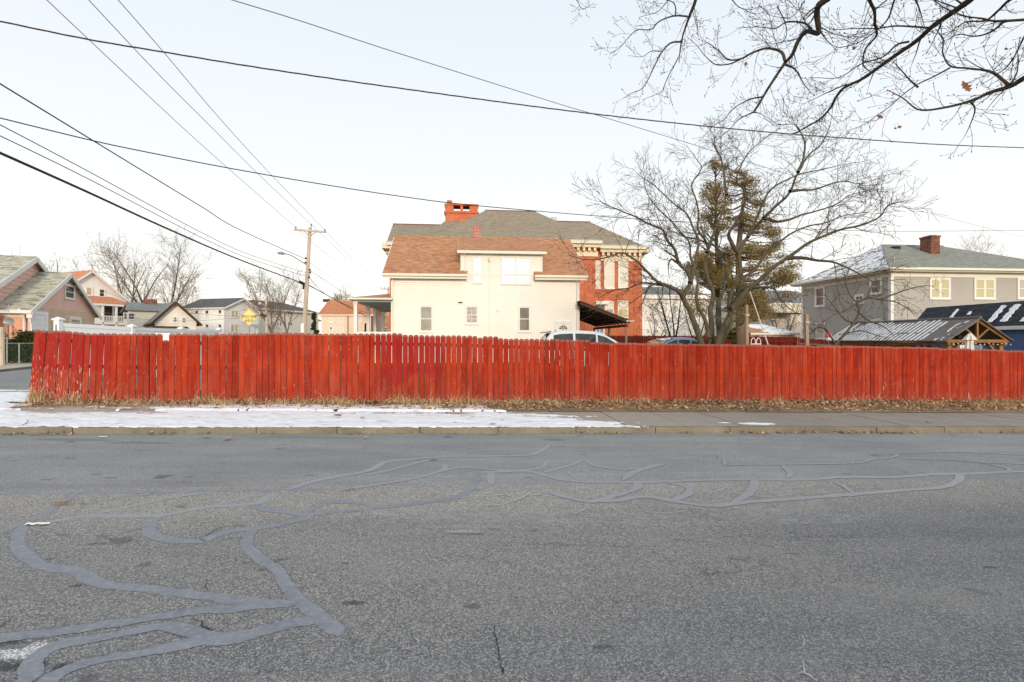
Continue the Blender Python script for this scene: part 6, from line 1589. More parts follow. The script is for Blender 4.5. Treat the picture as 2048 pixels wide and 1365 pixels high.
def cloud_obj(name, V, Fc, tn, mat, parent):
    me = bpy.data.meshes.new(name); me.from_pydata(V, [], Fc); me.materials.append(mat)
    me.attributes.new('tone', 'FLOAT', 'POINT').data.foreach_set('value', tn)
    o = bpy.data.objects.new(name, me); COL.objects.link(o)
    if parent: o.parent = parent
    return o
def hedge():
    a = P(4, 700, 28.2); z0 = g(a.x, a.y); t = thing('hedge', 'clipped dark green hedge behind the chain-link fence', 'hedge', (a.x, a.y, z0), R(-5)); h = P(30, 664, 28).z-z0
    rg = random.Random(2); cs_ = [((rg.uniform(-1, 5.5), rg.uniform(-.35, .35), rg.uniform(.1, h-.12)), (.45, .4, .25)) for _ in range(170)]
    V, Fc, tn = leaf_cloud(cs_, 34000, .06, rg); cloud_obj('foliage', V, Fc, tn, M['hedge'], t)
    m = MB()
    for i in range(14): m.tube([(-.8+i*.45,0,-.1),(-.8+i*.45+rg.uniform(-.2,.2),.1,h*.8)], .02, 4)
    m.build('stems', M['bark'], t)
hedge()

def grow(out, p, d, L, r, lvl, cfg, rg):
    n = max(3, int(L/cfg['seg'][lvl])); st = L/n; pts = [p.copy()]; rads = [r]; d = d.normalized(); cur = p.copy()
    w = cfg['wander'][lvl]; tr = cfg['trop'][lvl]; tp = cfg.get('taper', .18)
    for i in range(n):
        d = (d+Vector((rg.gauss(0, w), rg.gauss(0, w), rg.gauss(0, w)))+Vector((0, 0, tr))).normalized()
        cur = cur+d*st; pts.append(cur.copy()); rads.append(max(cfg['rmin'], r*(1-(1-tp)*(i+1)/n)))
    out.append((lvl, pts, rads))
    spawn(out, pts, rads, L, lvl, cfg, rg)
def spawn(out, pts, rads, L, lvl, cfg, rg, f0=None):
    if lvl+1 >= len(cfg['kids'])+1 or lvl >= cfg['max']: return
    k = cfg['kids'][lvl]*L; k = int(k)+(1 if rg.random() < k-int(k) else 0); n = len(pts)-1
    f0 = cfg['start'][lvl] if f0 is None else f0
    for j in range(k):
        f = f0+(1-f0)*(j+rg.random())/max(1, k); q = f*n; i = min(n-1, int(q)); fr = q-i
        p = pts[i].lerp(pts[i+1], fr); d = (pts[i+1]-pts[i]).normalized(); rr = rads[i]+(rads[i+1]-rads[i])*fr
        ax = d.orthogonal().normalized(); ax = Matrix.Rotation(rg.uniform(0, 2*math.pi), 3, d) @ ax
        ang = R(rg.uniform(*cfg['ang'][lvl])); nd_ = Matrix.Rotation(ang, 3, ax) @ d
        nd_.y *= cfg.get('ysq', 1.0)
        l = cfg['len'][lvl]*rg.uniform(.55, 1.2)*(1-.45*f)
        grow(out, p, nd_, l, max(cfg['rmin'], min(rr*.75, rr*cfg['rr'][lvl]*rg.uniform(.7, 1.1))), lvl+1, cfg, rg)
def tree_obj(name, label, cat, baseP, out, mat_t, mat_c, cut=1, group=None, nside=(8, 5, 3, 3, 3), bud=False):
    t = thing(name, label, cat, baseP, 0, group); O = Vector(baseP); a = MB(); b = MB()
    for lvl, pts, rads in out:
        m = a if lvl <= cut else b; q = [p-O for p in pts]; r_ = list(rads)
        if bud and lvl >= 1: d = (q[-1]-q[-2]).normalized(); q += [q[-1]+d*.010, q[-1]+d*.024]; r_ += [.006, .001]
        m.tube(q, r_, nside[min(lvl, len(nside)-1)], cap=False)
    a.build('trunk', mat_t, t, smooth=True, uv=False)
    if b.v: b.build('crown', mat_c, t, uv=False)
    return t

# big bare tree: its limbs follow the real ones
def big_tree():
    rg = random.Random(5); sc = 2.6253; Z0 = 20.0
    def pt(c, dz): return P(1130+c[0]/sc, 200+c[1]/sc, Z0+dz)
    L_ = [
     (0.21, 0.03, 0, -1.5, [(722,1330),(715,1270),(690,1195),(655,1110),(622,1040),(655,965),(640,900),(600,860),(575,790),(540,740),(510,680),(440,650),(380,620),(300,590),(220,550),(185,530)]),
     (0.15, 0.02, -.4, -3.0, [(622,1040),(590,1000),(540,975),(490,955),(430,900),(380,850),(300,805),(200,830),(100,840),(20,815)]),
     (0.10, 0.02, -.5, 1.5, [(560,982),(480,972),(400,965),(330,985),(250,1000),(180,1035)]),
     (0.13, 0.02, -.6, 2.5, [(655,965),(680,880),(692,800),(700,740),(680,680),(640,600),(590,560),(500,480),(430,420),(360,365)]),
     (0.10, 0.015, -.3, 2.0, [(600,860),(560,840),(540,880),(545,940)]),
     (0.20, 0.02, .3, 3.5, [(765,1330),(770,1200),(762,1110),(775,1020),(745,920),(740,860),(752,800),(738,740),(700,680),(700,560),(665,450),(715,360),(690,310),(640,240)]),
     (0.23, 0.03, -.2, 1.5, [(800,1330),(805,1290),(840,1180),(885,1095),(925,1000),(925,900),(912,810),(960,720),(1040,620),(1120,550),(1180,480),(1225,380),(1280,290),(1340,235),(1380,170),(1395,120)]),
     (0.13, 0.02, .1, -2.5, [(912,810),(875,750),(862,700),(900,640),(945,550),(935,470),(900,420),(950,300),(1050,200),(1130,150)]),
     (0.19, 0.02, -.3, -3.0, [(885,1095),(950,1010),(1030,940),(1100,880),(1200,810),(1300,740),(1420,690),(1540,665),(1650,620),(1700,555),(1790,530)]),
     (0.11, 0.015, -.3, -3.5, [(930,1000),(1020,985),(1090,990),(1130,1040),(1180,1090),(1230,1130)]),
     (0.11, 0.015, .6, 3.5, [(1040,620),(1140,640),(1260,600),(1400,560),(1500,500),(1620,470)]),
     (0.12, 0.015, -1.2, -4.0, [(1160,835),(1250,830),(1330,845),(1420,855),(1520,900),(1620,960),(1720,1010)]),
     (0.11, 0.015, .5, -1.0, [(960,720),(1000,640),(1040,540),(1080,470),(1200,400),(1290,380),(1420,350),(1540,330)]),
     (0.10, 0.015, 1, 4.5, [(745,800),(790,680),(820,600),(850,500),(870,400),(950,300),(960,260)]),
     (0.09, 0.015, 1.5, 4, [(850,500),(835,380),(815,300),(780,230),(800,180),(850,110)]),
     (0.15, 0.015, .3, 4.0, [(820,1230),(800,1130),(830,1000),(850,900),(820,850),(800,780),(690,730),(600,700),(520,560),(470,540)]),
     (0.09, 0.012, 0, 3, [(1180,480),(1300,470),(1450,430),(1560,440),(1680,400)]),
     (0.09, 0.012, .5, 3, [(1225,380),(1260,260),(1240,180),(1215,120),(1228,80)]),
     (0.09, 0.012, -1, -3, [(500,960),(440,980),(420,1040),(380,1100)]),
     (0.16, 0.02, .2, -1.5, [(810,1290),(870,1170),(860,1080),(900,960),(980,900),(1060,800),(1160,720),(1250,670),(1380,640),(1500,600),(1600,590)]),
     (0.14, 0.02, .2, 2, [(755,1250),(730,1150),(690,1050),(700,950),(660,830),(650,740),(560,640),(480,560),(420,470),(420,400)]),
    ]
    cfg = dict(seg=[.5, .26, .16, .12], wander=[.1, .10, .11, .13], trop=[0, .035, .03, .02], rmin=.0056, kids=[2.7, 3.7, 4.4], start=[.3, .15, .12], ang=[(28, 65), (25, 60), (20, 60)], len=[1.65, .95, .52], rr=[.42, .5, .55], max=3, ysq=1.0)
    out = []
    for k, (r0, r1, z0, z1, cp) in enumerate(L_):
        raw = [pt(c, z0+(z1-z0)*i/(len(cp)-1)) for i, c in enumerate(cp)]
        pts = catmull(raw, 4); n = len(pts)-1
        pts = [p+Vector(noise.noise_vector(p*1.5))*.05 for p in pts]
        rads = [r0*.80+(r1*.5-r0*.80)*(i/n)**.5 for i in range(n+1)]
        out.append((0, pts, rads)); Ln = sum((pts[i+1]-pts[i]).length for i in range(n)); spawn(out, pts, rads, Ln, 0, cfg, rg, .45 if Ln > 6 else .2)
    bp = P(1433, 690, Z0); bp.z = g(bp.x, bp.y)
    tree_obj('bare_tree', 'large multi-stemmed bare tree with spreading crown just behind the red fence', 'tree', tuple(bp), out, M['bark'], M['twig'], 0)
big_tree()

def small_tree():
    rg = random.Random(9); sc = 1.0; Z0 = 19.0
    L_ = [(.085, .03, [(1660,712),(1672,690),(1690,668),(1708,645),(1717,625),(1714,606)]),
          (.05, .01, [(1714,606),(1735,596),(1760,600),(1790,604),(1812,616),(1830,630)]),
          (.045, .01, [(1760,600),(1790,588),(1820,578),(1850,572),(1868,573)]),
          (.045, .01, [(1714,606),(1700,590),(1690,560),(1700,535)]),
          (.045, .01, [(1714,606),(1690,622),(1665,632),(1640,650),(1625,668)]),
          (.05, .01, [(1672,690),(1655,665),(1640,655),(1622,665),(1610,680)]),
          (.045, .01, [(1717,625),(1735,640),(1770,655),(1790,675)]), (.04, .01, [(1690,668),(1720,662),(1745,668),(1780,680)]),
          (.045, .01, [(1735,596),(1745,570),(1765,545),(1790,540)]), (.04, .01, [(1708,645),(1690,640),(1665,610),(1650,590)])]
    cfg = dict(seg=[.3, .14, .10, .08], wander=[.1, .12, .14, .2], trop=[0, .03, .02, .02], rmin=.0042, kids=[4.2, 4.5, 4.0], start=[.25, .12, .12], ang=[(25, 60), (22, 55), (20, 60)], len=[.8, .42, .25], rr=[.42, .6, .7], max=3)
    out = []
    for k, (r0, r1, cp) in enumerate(L_):
        raw = [P(a, b, Z0+(0 if k == 0 else rg.uniform(-.8, .8)*i/len(cp))) for i, (a, b) in enumerate(cp)]
        pts = catmull(raw, 4); n = len(pts)-1; rads = [r0*.75+(r1-r0)*.75*(i/n) for i in range(n+1)]
        out.append((0, pts, rads)); Ln = sum((pts[i+1]-pts[i]).length for i in range(n)); spawn(out, pts, rads, Ln, 0, cfg, rg, .2 if k else .6)
    bp = P(1660, 700, Z0); bp.z = g(bp.x, bp.y); tree_obj('small_bare_tree', 'small crooked bare tree in front of the gray house corner', 'tree', tuple(bp), out, M['bark'], M['twig'], 0)
small_tree()

def generic_tree(px, py_top, Z, wpx, label, seed, lean=0.0, dens=1.0, forks=3, mat='barkfar', fork_at=.28, group='bare trees on the skyline', name='bare_tree', spread=38):
    rg = random.Random(seed); b = P(px, 682, Z); z0 = g(b.x, b.y); H = P(px, py_top, Z).z-z0; W = wpx/F*Z; b.z = z0
    rm = .0085*Z/60; out = []
    cfg = dict(seg=[.8, .6, .4, .3], wander=[.05, .09, .12, .15], trop=[.02, .06, .05, .03], rmin=rm, kids=[.95*dens*12/H, 1.8*dens*12/H, 2.2*dens*12/H], start=[.15, .15, .12], ang=[(22, 50), (25, 55), (20, 60)], len=[H*.36, H*.19, H*.11], rr=[.45, .5, .6], max=3)
    r0 = H*.019; tk = H*fork_at; d = Vector((lean, 0, 1)).normalized(); pts = [b+d*(tk*i/4)+Vector((rg.gauss(0, .05), 0, 0)) for i in range(5)]; out.append((0, pts, [r0*(1.15-.25*i/4) for i in range(5)]))
    for k in range(forks):
        a = 2*math.pi*k/forks+rg.uniform(-.4, .4); sp = R(rg.uniform(spread*.5, spread)); dd = Vector((math.sin(sp)*math.cos(a)*W/H*1.6+lean, math.sin(sp)*math.sin(a)*.8, math.cos(sp)))
        grow(out, pts[-1-(k % 2)], dd, (H-tk)*rg.uniform(.92, 1.12), r0*.62, 0, cfg, rg)
    tree_obj(name, label, 'tree', tuple(b), out, M[mat], M[mat], 0, group, (6, 4, 3, 3))
generic_tree(318, 476, 68, 190, 'tall spreading bare tree behind the white house, its crown widest on the left skyline', 23, -.05, 1.5, 4, spread=50, fork_at=.16)
generic_tree(262, 515, 74, 70, 'thin bare tree at the left side of the tallest skyline tree', 4, 0, .7, 3)
generic_tree(243, 520, 78, 60, 'slender bare tree just right of the white house gable', 14, 0, .7, 3)
generic_tree(357, 572, 60, 60, 'short bushy bare tree behind the cream bungalow', 5, 0, .95, 4, fork_at=.15)
generic_tree(98, 515, 85, 40, 'faint bare tree above the pink house roof', 6, 0, .8, 3)
generic_tree(158, 522, 85, 40, 'faint bare tree behind the orange roof of the white house', 7, 0, .8, 3)
generic_tree(545, 552, 62, 95, 'bare tree with crooked trunk in front of the cream apartment building', 8, -.04, 1.2, 4, spread=46)
generic_tree(572, 563, 58, 60, 'narrow bare tree left of the utility pole', 9, .02, 1.2, 3)
generic_tree(678, 596, 90, 20, 'tiny bare tree peeking over the orange roof', 10, 0, 1.5, 4)
generic_tree(1352, 560, 36, 60, 'twiggy bare tree behind the left stem of the big tree', 11, -.12, .9, 4, 'twig', .15, 'thin trees behind the parking yard')
generic_tree(1390, 590, 34, 45, 'thin bare sapling beside the blue car', 12, .08, .9, 4, 'twig', .15, 'thin trees behind the parking yard')
generic_tree(1565, 590, 48, 50, 'bare brush tree in front of the tan house', 15, 0, .8, 4, 'barkfar', .12, 'thin trees behind the parking yard')
generic_tree(1310, 610, 50, 40, 'spindly bare tree in front of the white rear building', 16, .1, .8, 3, 'twig', .15, 'thin trees behind the parking yard')
generic_tree(1955, 500, 70, 30, 'faint treetop above the gray house roof at the right', 17, 0, 1.2, 4)

def evergreen():
    rg = random.Random(12); Z0 = 27.0; b = P(1481, 690, Z0); b.z = g(b.x, b.y); t = thing('evergreen_tree', 'tall olive-green cedar with two tips behind the big bare tree', 'tree', tuple(b)); O = Vector(b)
    a = MB(); tr = [P(1481, 700, Z0), P(1480, 620, Z0), P(1477, 500, Z0), P(1487, 400, Z0), P(1494, 340, Z0)]; a.tube([p-O for p in tr], [.24, .2, .15, .08, .02], 9)
    tr2 = [P(1440, 700, Z0+1), P(1436, 600, Z0+1), P(1432, 450, Z0+1), P(1430, 320, Z0+1)]; a.tube([p-O for p in tr2], [.17, .14, .09, .02], 8)
    cen = []
    def outline(py):   # picture half-spans of the crown
        l = np.interp(py, [312, 340, 380, 420, 470, 520, 560, 600, 650], [1424, 1419, 1408, 1400, 1392, 1378, 1372, 1375, 1385])
        r = np.interp(py, [312, 335, 345, 380, 420, 470, 520, 560, 600, 650], [1438, 1452, 1505, 1515, 1532, 1560, 1582, 1590, 1575, 1500])
        return l, r
    for k in range(380):
        py = 318+(640-318)*rg.random()**.85; l, r = outline(py); px = rg.uniform(l, r); s = rg.uniform(.16, .36)*(0.6+.6*(py-312)/330)
        if py > 585 and px < 1470 and rg.random() < .7: continue
        if noise.noise(Vector((px*.022, py*.03, 0))) < -.16: continue
        dz = rg.uniform(-2.2, 2.2)*(r-l)/230; p = P(px, py, Z0+dz)-O; cen.append(((p.x, p.y, p.z), (s*1.7, s*1.5, s*1.0)))
        s0 = (tr2 if px < 1445 and py < 560 else tr); f = max(0, min(.98, (700-py-18)/(380 if s0 is tr2 else 360))); q = f*(len(s0)-1); i = int(q)
        w = s0[i].lerp(s0[min(i+1, len(s0)-1)], q-i)-O; a.tube([w, (w+p)/2-Vector((0,0,.1)), p], [.045, .03, .012], 4, cap=False)
    a.build('trunk', M['barkfar'], t, smooth=True, uv=False)
    V, Fc, tn = leaf_cloud(cen, 66000, .043, rg); cloud_obj('crown', V, Fc, tn, M['evergreen'], t)
evergreen()
def low_bush(px, Z, w, top, label, mat='evergreen', seed=1, name='shrub', n=3500, cone=False, size=.07):
    rg = random.Random(seed); b = P(px, 682, Z); b.z = g(b.x, b.y); H = P(px, top, Z).z-b.z; W = w/F*Z/2; t = thing(name, label, 'shrub' if not cone else 'tree', tuple(b)); cen = []
    for _ in range(60):
        h = rg.random()**.8; r_ = W*(1-h*.93) if cone else W*math.sqrt(max(.05, 1-h*h)); a_ = rg.uniform(0, 6.3); q = r_*math.sqrt(rg.random()); s = max(.12, W*.26*(1.1-h*.7))
        cen.append(((math.cos(a_)*q, math.sin(a_)*q, h*H*.95+.05), (s, s, s*.7)))
    V, Fc, tn = leaf_cloud(cen, n, size, rg); cloud_obj('crown', V, Fc, tn, M[mat], t); m = MB(); m.tube([(0,0,-.1),(0,0,H*.9)], [W*.09+.02, .01], 6); m.build('trunk', M['bark'], t)
low_bush(628, 50, 30, 624, 'dark conical spruce between the utility pole and the orange-roofed house', 'spruce', 4, 'spruce_tree', 9000, True, .11)
low_bush(732, 60, 12, 646, 'small green conical shrub between the porch posts', 'spruce', 5, 'conical_shrub', 2500, True, .09)
low_bush(1468, 33, 40, 655, 'dark evergreen shrub by the cedar trunk', 'hedge', 6, 'shrub', 3000)

# ------------------------------------------------------------------ oak boughs overhead (trunk stands right of the camera)
def oak():
    rg = random.Random(42); sc = 2.2069
    def pt(c, Z): return P(1120+c[0]/sc, c[1]/sc, Z)
    L_ = [
     (.040, .008, 6.6, 7.2, [(610,-60),(592,20),(570,75),(550,130),(535,190),(525,280)]),
     (.018, .004, 6.8, 7.2, [(562,76),(500,75),(440,97),(405,131),(340,133),(300,170),(270,208),(225,240)]),
     (.020, .004, 6.9, 7.4, [(540,185),(490,190),(450,232),(420,290),(390,350),(360,392),(310,412),(275,432)]),
     (.012, .004, 7, 7.4, [(520,255),(490,312),(460,380),(450,405),(365,445)]),
     (.016, .004, 6.7, 7.0, [(513,72),(510,40),(490,12),(440,-10),(400,-30)]),
     (.010, .003, 6.8, 7.2, [(445,230),(400,225),(360,250),(300,245)]),
     (.062, .018, 5.6, 6.8, [(1240,-70),(1190,-10),(1140,25),(1130,70),(1143,148),(1090,142),(1045,190),(1020,240),(988,282),(930,370),(892,430),(850,497)]),
     (.030, .006, 6.3, 6.9, [(990,268),(970,228),(910,214),(850,235),(800,260),(740,266),(700,232),(665,200),(640,185)]),
     (.016, .004, 6.5, 7.0, [(800,260),(745,284),(685,287),(645,255),(605,205),(560,165)]),
     (.022, .004, 6.2, 6.8, [(1112,132),(1075,103),(1000,100),(950,126),(860,118),(780,124)]),
     (.017, .004, 6.6, 7.1, [(890,430),(830,440),(765,480),(720,530),(650,562)]),
     (.014, .004, 6.7, 7.1, [(850,497),(790,530),(745,572),(690,622)]),
     (.022, .004, 6.5, 7.0, [(985,282),(1040,312),(1080,370),(1128,425)]),
     (.014, .004, 6.6, 7.0, [(850,497),(880,500),(905,515)]),
     (.022, .006, 6.0, 6.4, [(1143,30),(1110,60),(1083,90)]),
     (.054, .012, 5.2, 7.6, [(1900,-80),(1820,-10),(1740,50),(1640,122),(1560,192),(1440,270),(1340,346),(1262,382),(1222,430),(1160,520),(1065,573),(1030,588)]),
     (.020, .005, 6.2, 6.8, [(1540,186),(1480,200),(1420,250),(1320,290),(1230,338),(1100,346)]),
     (.012, .004, 7.3, 7.6, [(1060,574),(1030,546),(960,552),(900,512)]),
     (.014, .004, 6.8, 7.3, [(1268,372),(1200,402),(1130,432),(1060,468)]),
     (.034, .008, 5.6, 6.6, [(1350,-60),(1368,-5),(1385,50),(1390,112),(1400,160),(1342,222),(1335,290),(1370,322)]),
     (.018, .004, 6.0, 6.6, [(1640,122),(1500,110),(1400,126),(1300,131),(1200,129),(1150,98)]),
     (.044, .006, 5.0, 6.2, [(2160,290),(2060,338),(1990,380),(1900,410),(1820,445),(1700,474),(1580,482),(1510,430),(1440,398)]),
     (.026, .006, 5.3, 5.8, [(1985,375),(1930,330),(1880,310),(1800,302),(1722,295),(1690,240),(1692,180),(1658,130)]),
     (.016, .004, 5.6, 6.0, [(1812,450),(1830,482),(1812,550),(1790,602)]),
     (.014, .003, 5.7, 6.6, [(1722,296),(1640,342),(1580,375),(1500,432),(1445,480),(1400,512),(1350,545),(1280,572)]),
     (.024, .006, 4.9, 5.6, [(2160,60),(2060,85),(1940,95),(1860,80),(1780,70),(1700,40),(1650,-10)]),
     (.016, .006, 5.1, 5.6, [(1990,372),(2018,322),(2017,242)]),
     (.018, .006, 5.9, 6.2, [(1582,385),(1525,330),(1470,266)]),
     (.016, .004, 5.0, 5.8, [(2110,60),(2050,150),(1985,280),(1930,330),(1850,380)]),
     (.012, .004, 6.9, 7.2, [(500,-30),(460,20),(420,60),(345,80)]),
     (.010, .004, 7.3, 7.6, [(60,-30),(80,10),(100,40),(145,20)]),
     (.012, .004, 6.0, 6.3, [(1440,5),(1400,40),(1345,118)]),
     (.030, .006, 5.0, 5.8, [(2120,-60),(2000,-10),(1940,45),(1880,90),(1800,95),(1730,140)]),
     (.020, .004, 5.4, 6.0, [(1960,95),(1900,140),(1830,160),(1760,150),(1700,180)]),
     (.018, .004, 5.6, 6.0, [(1560,-30),(1590,40),(1610,110)]),
     (.016, .004, 5.8, 6.4, [(1480,0),(1440,100),(1330,180),(1240,210),(1200,200)]),
     (.010, .003, 6.4, 6.8, [(1080,0),(1050,50),(1010,80),(930,70),(880,20)]),
     (.010, .003, 6.6, 7.0, [(760,0),(800,40),(870,60),(960,30)]),
     (.012, .003, 6.8, 7.2, [(960,30),(1000,130),(980,190),(900,215)]),
    ]
    cfg = dict(seg=[.2, .05, .04, .04], wander=[.1, .11, .14, .15], trop=[0, .045, .06, .05], rmin=.0019, kids=[8.5, 7.5, 5], start=[.1, .12, .2], ang=[(25, 60), (25, 60), (25, 55)], len=[.5, .24, .10], rr=[.34, .6, .7], max=3)
    out = []; bm = MB()
    base_ = Vector((8.2, -1.6, road_z(8.2)+.1)); forks = [Vector((8.0, -1.3, 4.2)), Vector((7.6, -.8, 5.4))]
    out.append((0, [base_, Vector((8.1, -1.5, 2.0)), forks[0], forks[1]], [.33, .28, .24, .18]))
    for k, (r0, r1, z0, z1, cp) in enumerate(L_):
        raw = [pt(c, z0+(z1-z0)*i/(len(cp)-1)) for i, c in enumerate(cp)]
        pts = catmull(raw, 6); n = len(pts)-1
        pts = [p+Vector(noise.noise_vector(p*3.2))*.02 for p in pts]; rads = [.68*(r0+(r1-r0)*(i/n)**.8)*(1+.05*rg.gauss(0, 1)*(r0 > .02)) for i in range(n+1)]
        out.append((0, pts, rads)); Ln = sum((pts[i+1]-pts[i]).length for i in range(n)); spawn(out, pts, rads, Ln, 0, cfg, rg)
        if cp[0][1] < 0 or cp[0][0] > 2050:   # carry the bough back to the trunk out of the frame
            s = forks[1] if k % 2 else forks[0]; mid = (raw[0]+s)/2+Vector((0, 0, .7)); q = catmull([s, mid, raw[0]], 6); out.append((0, q, [r0*2.0-(r0)*i/(len(q)-1) for i in range(len(q))]))
    b = tuple(base_); t = tree_obj('oak_tree', 'bare oak whose dark boughs and few dead leaves hang into the top right', 'tree', b, out, M['barkoak'], M['barkoak'], 0, None, (7, 4, 3), True); O = Vector(b)
    for lvl, pts, rads in out:   # buds at the twig ends
        if lvl >= 1:
            p = pts[-1]-O; d = (pts[-1]-pts[-2]).normalized(); pass
    for (cx, cy, L, yaw, ptch, Z) in ((1790, 385, .15, 1.9, 1.35, 5.6), (820, 284, .07, 1.2, 1.2, 6.6), (1410, 516, .09, 2.6, 1.2, 6.3), (1498, 562, .06, .4, .5, 6.2), (1296, 214, .07, 1.2, 1.3, 6.4), (1480, 568, .04, .3, .6, 6.2), (1968, 218, .05, .2, .4, 5.6), (1472, 415, .05, 1.5, 1.2, 6.1)):
        p = pt((cx, cy), Z)-O; m = MB(); tn = []
        Rm = Matrix.Rotation(R(-20+40*rg.random()), 3, 'Z') @ Matrix.Rotation(ptch+math.pi/2, 3, 'Y')
        sh = leaf_shape(L*1.0); vs = []
        for a, b2 in sh:
            for sg in (1, 0, -1): vs.append(Matrix.Rotation(R(75), 3, 'X') @ Matrix.Rotation(yaw, 3, 'Z') @ Vector((a-L/2, b2*sg*1.25, .25*abs(b2*sg)+.2*(a-L/2)**2/L)) + p)
        m.add(vs, [f for i in range(len(sh)-1) for f in ((3*i, 3*i+1, 3*i+4, 3*i+3), (3*i+1, 3*i+2, 3*i+5, 3*i+4))]); m.tube([p, p+Vector((rg.uniform(-.03, .03), 0, .06))], .0016, 3)
        m.build('dead_leaf', M['oakleaf'], t, uv=False, tone=[.5]*len(m.v))
oak()

# ------------------------------------------------------------------ poles, lamps, sign, wires
def utility_pole():
    Z = 38.0; b = P(605, 690, Z); z0 = g(b.x, b.y); O = Vector((b.x, b.y, z0)); t = thing('utility_pole', 'tall weathered wooden utility pole with crossarm, leaning slightly right', 'utility pole', tuple(O))
    top = P(620, 455.5, Z)-O; m = MB(); m.tube([(-.15,0,-.3), P(607, 690, Z)-O, top*.5+Vector((0,0,0))*.0+(P(607,690,Z)-O)*.5, top], [.17, .165, .145, .12], 12); m.build('shaft', M['polewood'], t)
    a = P(588.5, 459.5, Z-.2)-O; c = P(651.5, 464.5, Z-.2)-O; m = MB(); m.beam(a, c, .12, .14); m.build('crossarm', M['polewood'], t)
    m = MB(); m.beam(P(609,463.5,Z-.28)-O, P(616.5,471,Z-.1)-O, .03, .04); m.build('brace', M['galv'], t); m = MB(); m.beam(P(631,465,Z-.28)-O, P(621.5,472.5,Z-.1)-O, .03, .04); m.build('brace', M['galv'], t)
    for px, py in ((591.5, 455), (622.5, 449.5), (649.5, 460)):
        q = P(px, py, Z-.2)-O; m = MB(); m.tube([q-Vector((0,0,.16)), q-Vector((0,0,.1)), q-Vector((0,0,.04)), q, q+Vector((0,0,.05))], [.03,.05,.03,.07,.04], 8); m.build('insulator', M['galv'], t)
    q = P(622.5, 449.5, Z-.2)-O; m = MB(); m.tube([q, P(621, 462, Z-.2)-O], .02, 5); m.build('bracket', M['galv'], t)
    for px, py in ((611, 525.5), (619.8, 540), (620.5, 545), (617.8, 555), (611.5, 517)):
        q = P(px, py, Z-.12)-O; m = MB(); m.sphere(q, .075, n=8, m=6); m.build('spool_insulator', M['black'], t)
    m = MB(); m.beam(P(599,564,Z-.2)-O, P(608.5,569,Z-.2)-O, .16, .22); m.beam(P(607.5,570,Z-.2)-O, P(606.5,579,Z-.2)-O, .1, .12); m.build('splice_box', M['black'], t)
    q = P(604.5, 657, Z-.2)-O; m = MB(); m.box(q.x-.1, q.x+.12, q.y-.03, q.y, q.z-.35, q.z+.35); m.build('pole_tag', M['vinyl'], t)
    # street lamp bolted on
    l = thing('street_lamp', 'cobra-head street lamp on a thin curved arm from the tall utility pole', 'street lamp', tuple(O)); m = MB()
    m.tube([P(612,529.5,Z-.1)-O, P(600,522,Z-.4)-O, P(585,512.5,Z-.8)-O, P(577,509,Z-1)-O, P(570,508,Z-1.1)-O], .035, 6); m.build('arm', M['wood'], l)
    m = MB(); e0 = P(570,508,Z-1.1)-O; e1 = P(554.5,506,Z-1.2)-O; m.tube([e0, e0.lerp(e1,.3), e0.lerp(e1,.8), e1], [.05,.10,.09,.03], 8); m.build('lamp_head', M['galv'], l); q = P(563,504.5,Z-1.1)-O; m = MB(); m.cyl((q.x,q.y), .035, q.z-.06, q.z+.06, 8); m.build('photocell', M['galv'], l)
    # second pole with lamp further back
    Z2 = 58.0; b = P(554.5, 690, Z2); O2 = Vector((b.x, b.y, g(b.x, b.y))); t = thing('utility_pole', 'shorter pale pole behind the speed bump sign, carrying a small street lamp', 'utility pole', tuple(O2)); m = MB(); m.tube([(0,0,-.2), P(532,596,Z2)*0+P(553,596,Z2)-O2], [.16,.12], 10)
    t.location = (P(534,690,Z2).x, b.y, O2.z); m = MB(); O2 = Vector(t.location); m.tube([(0,0,-.2), P(532.5,596,Z2)-O2], [.17,.12], 10); m.build('shaft', M['polewood'], t)
    q = P(529,631,Z2-.3)-O2; m = MB(); m.beam(P(521,630.5,Z2-.3)-O2, P(532,632,Z2-.3)-O2, .2, .25); m.build('cable_box', M['black'], t)
    l = thing('street_lamp', 'small street lamp on a slanted arm from the shorter pole, above the sign', 'street lamp', tuple(O2)); m = MB(); m.tube([P(532.5,615,Z2-.1)-O2, P(526,609.5,Z2-.6)-O2, P(523,608,Z2-.8)-O2], .04, 6); m.build('arm', M['white'], l); e0 = P(523,608,Z2-.8)-O2; e1 = P(516.5,607,Z2-1)-O2; m = MB(); m.tube([e0,e0.lerp(e1,.3),e0.lerp(e1,.8),e1], [.06,.16,.14,.05], 8); m.build('lamp_head', M['white'], l)
    # far pole beside the cream house
    Z3 = 88.0; b = P(776, 690, Z3); O3 = Vector((b.x, b.y, g(b.x, b.y))); t = thing('utility_pole', 'distant utility pole whose crossarm shows left of the cream house wall', 'utility pole', tuple(O3)); m = MB(); m.tube([(0,0,-.2), P(776.5,574,Z3)-O3], [.17,.13], 10); m.build('shaft', M['polewood'], t)
    m = MB(); m.beam(P(761,578,Z3)-O3, P(792,580,Z3)-O3, .13, .2); m.build('crossarm', M['polewood'], t)
    for px in (762.5, 769, 788): q = P(px, 576.5, Z3)-O3; m = MB(); m.tube([q-Vector((0,0,.1)), q+Vector((0,0,.12))], [.06,.09], 6); m.build('insulator', M['galv'], t)
utility_pole()

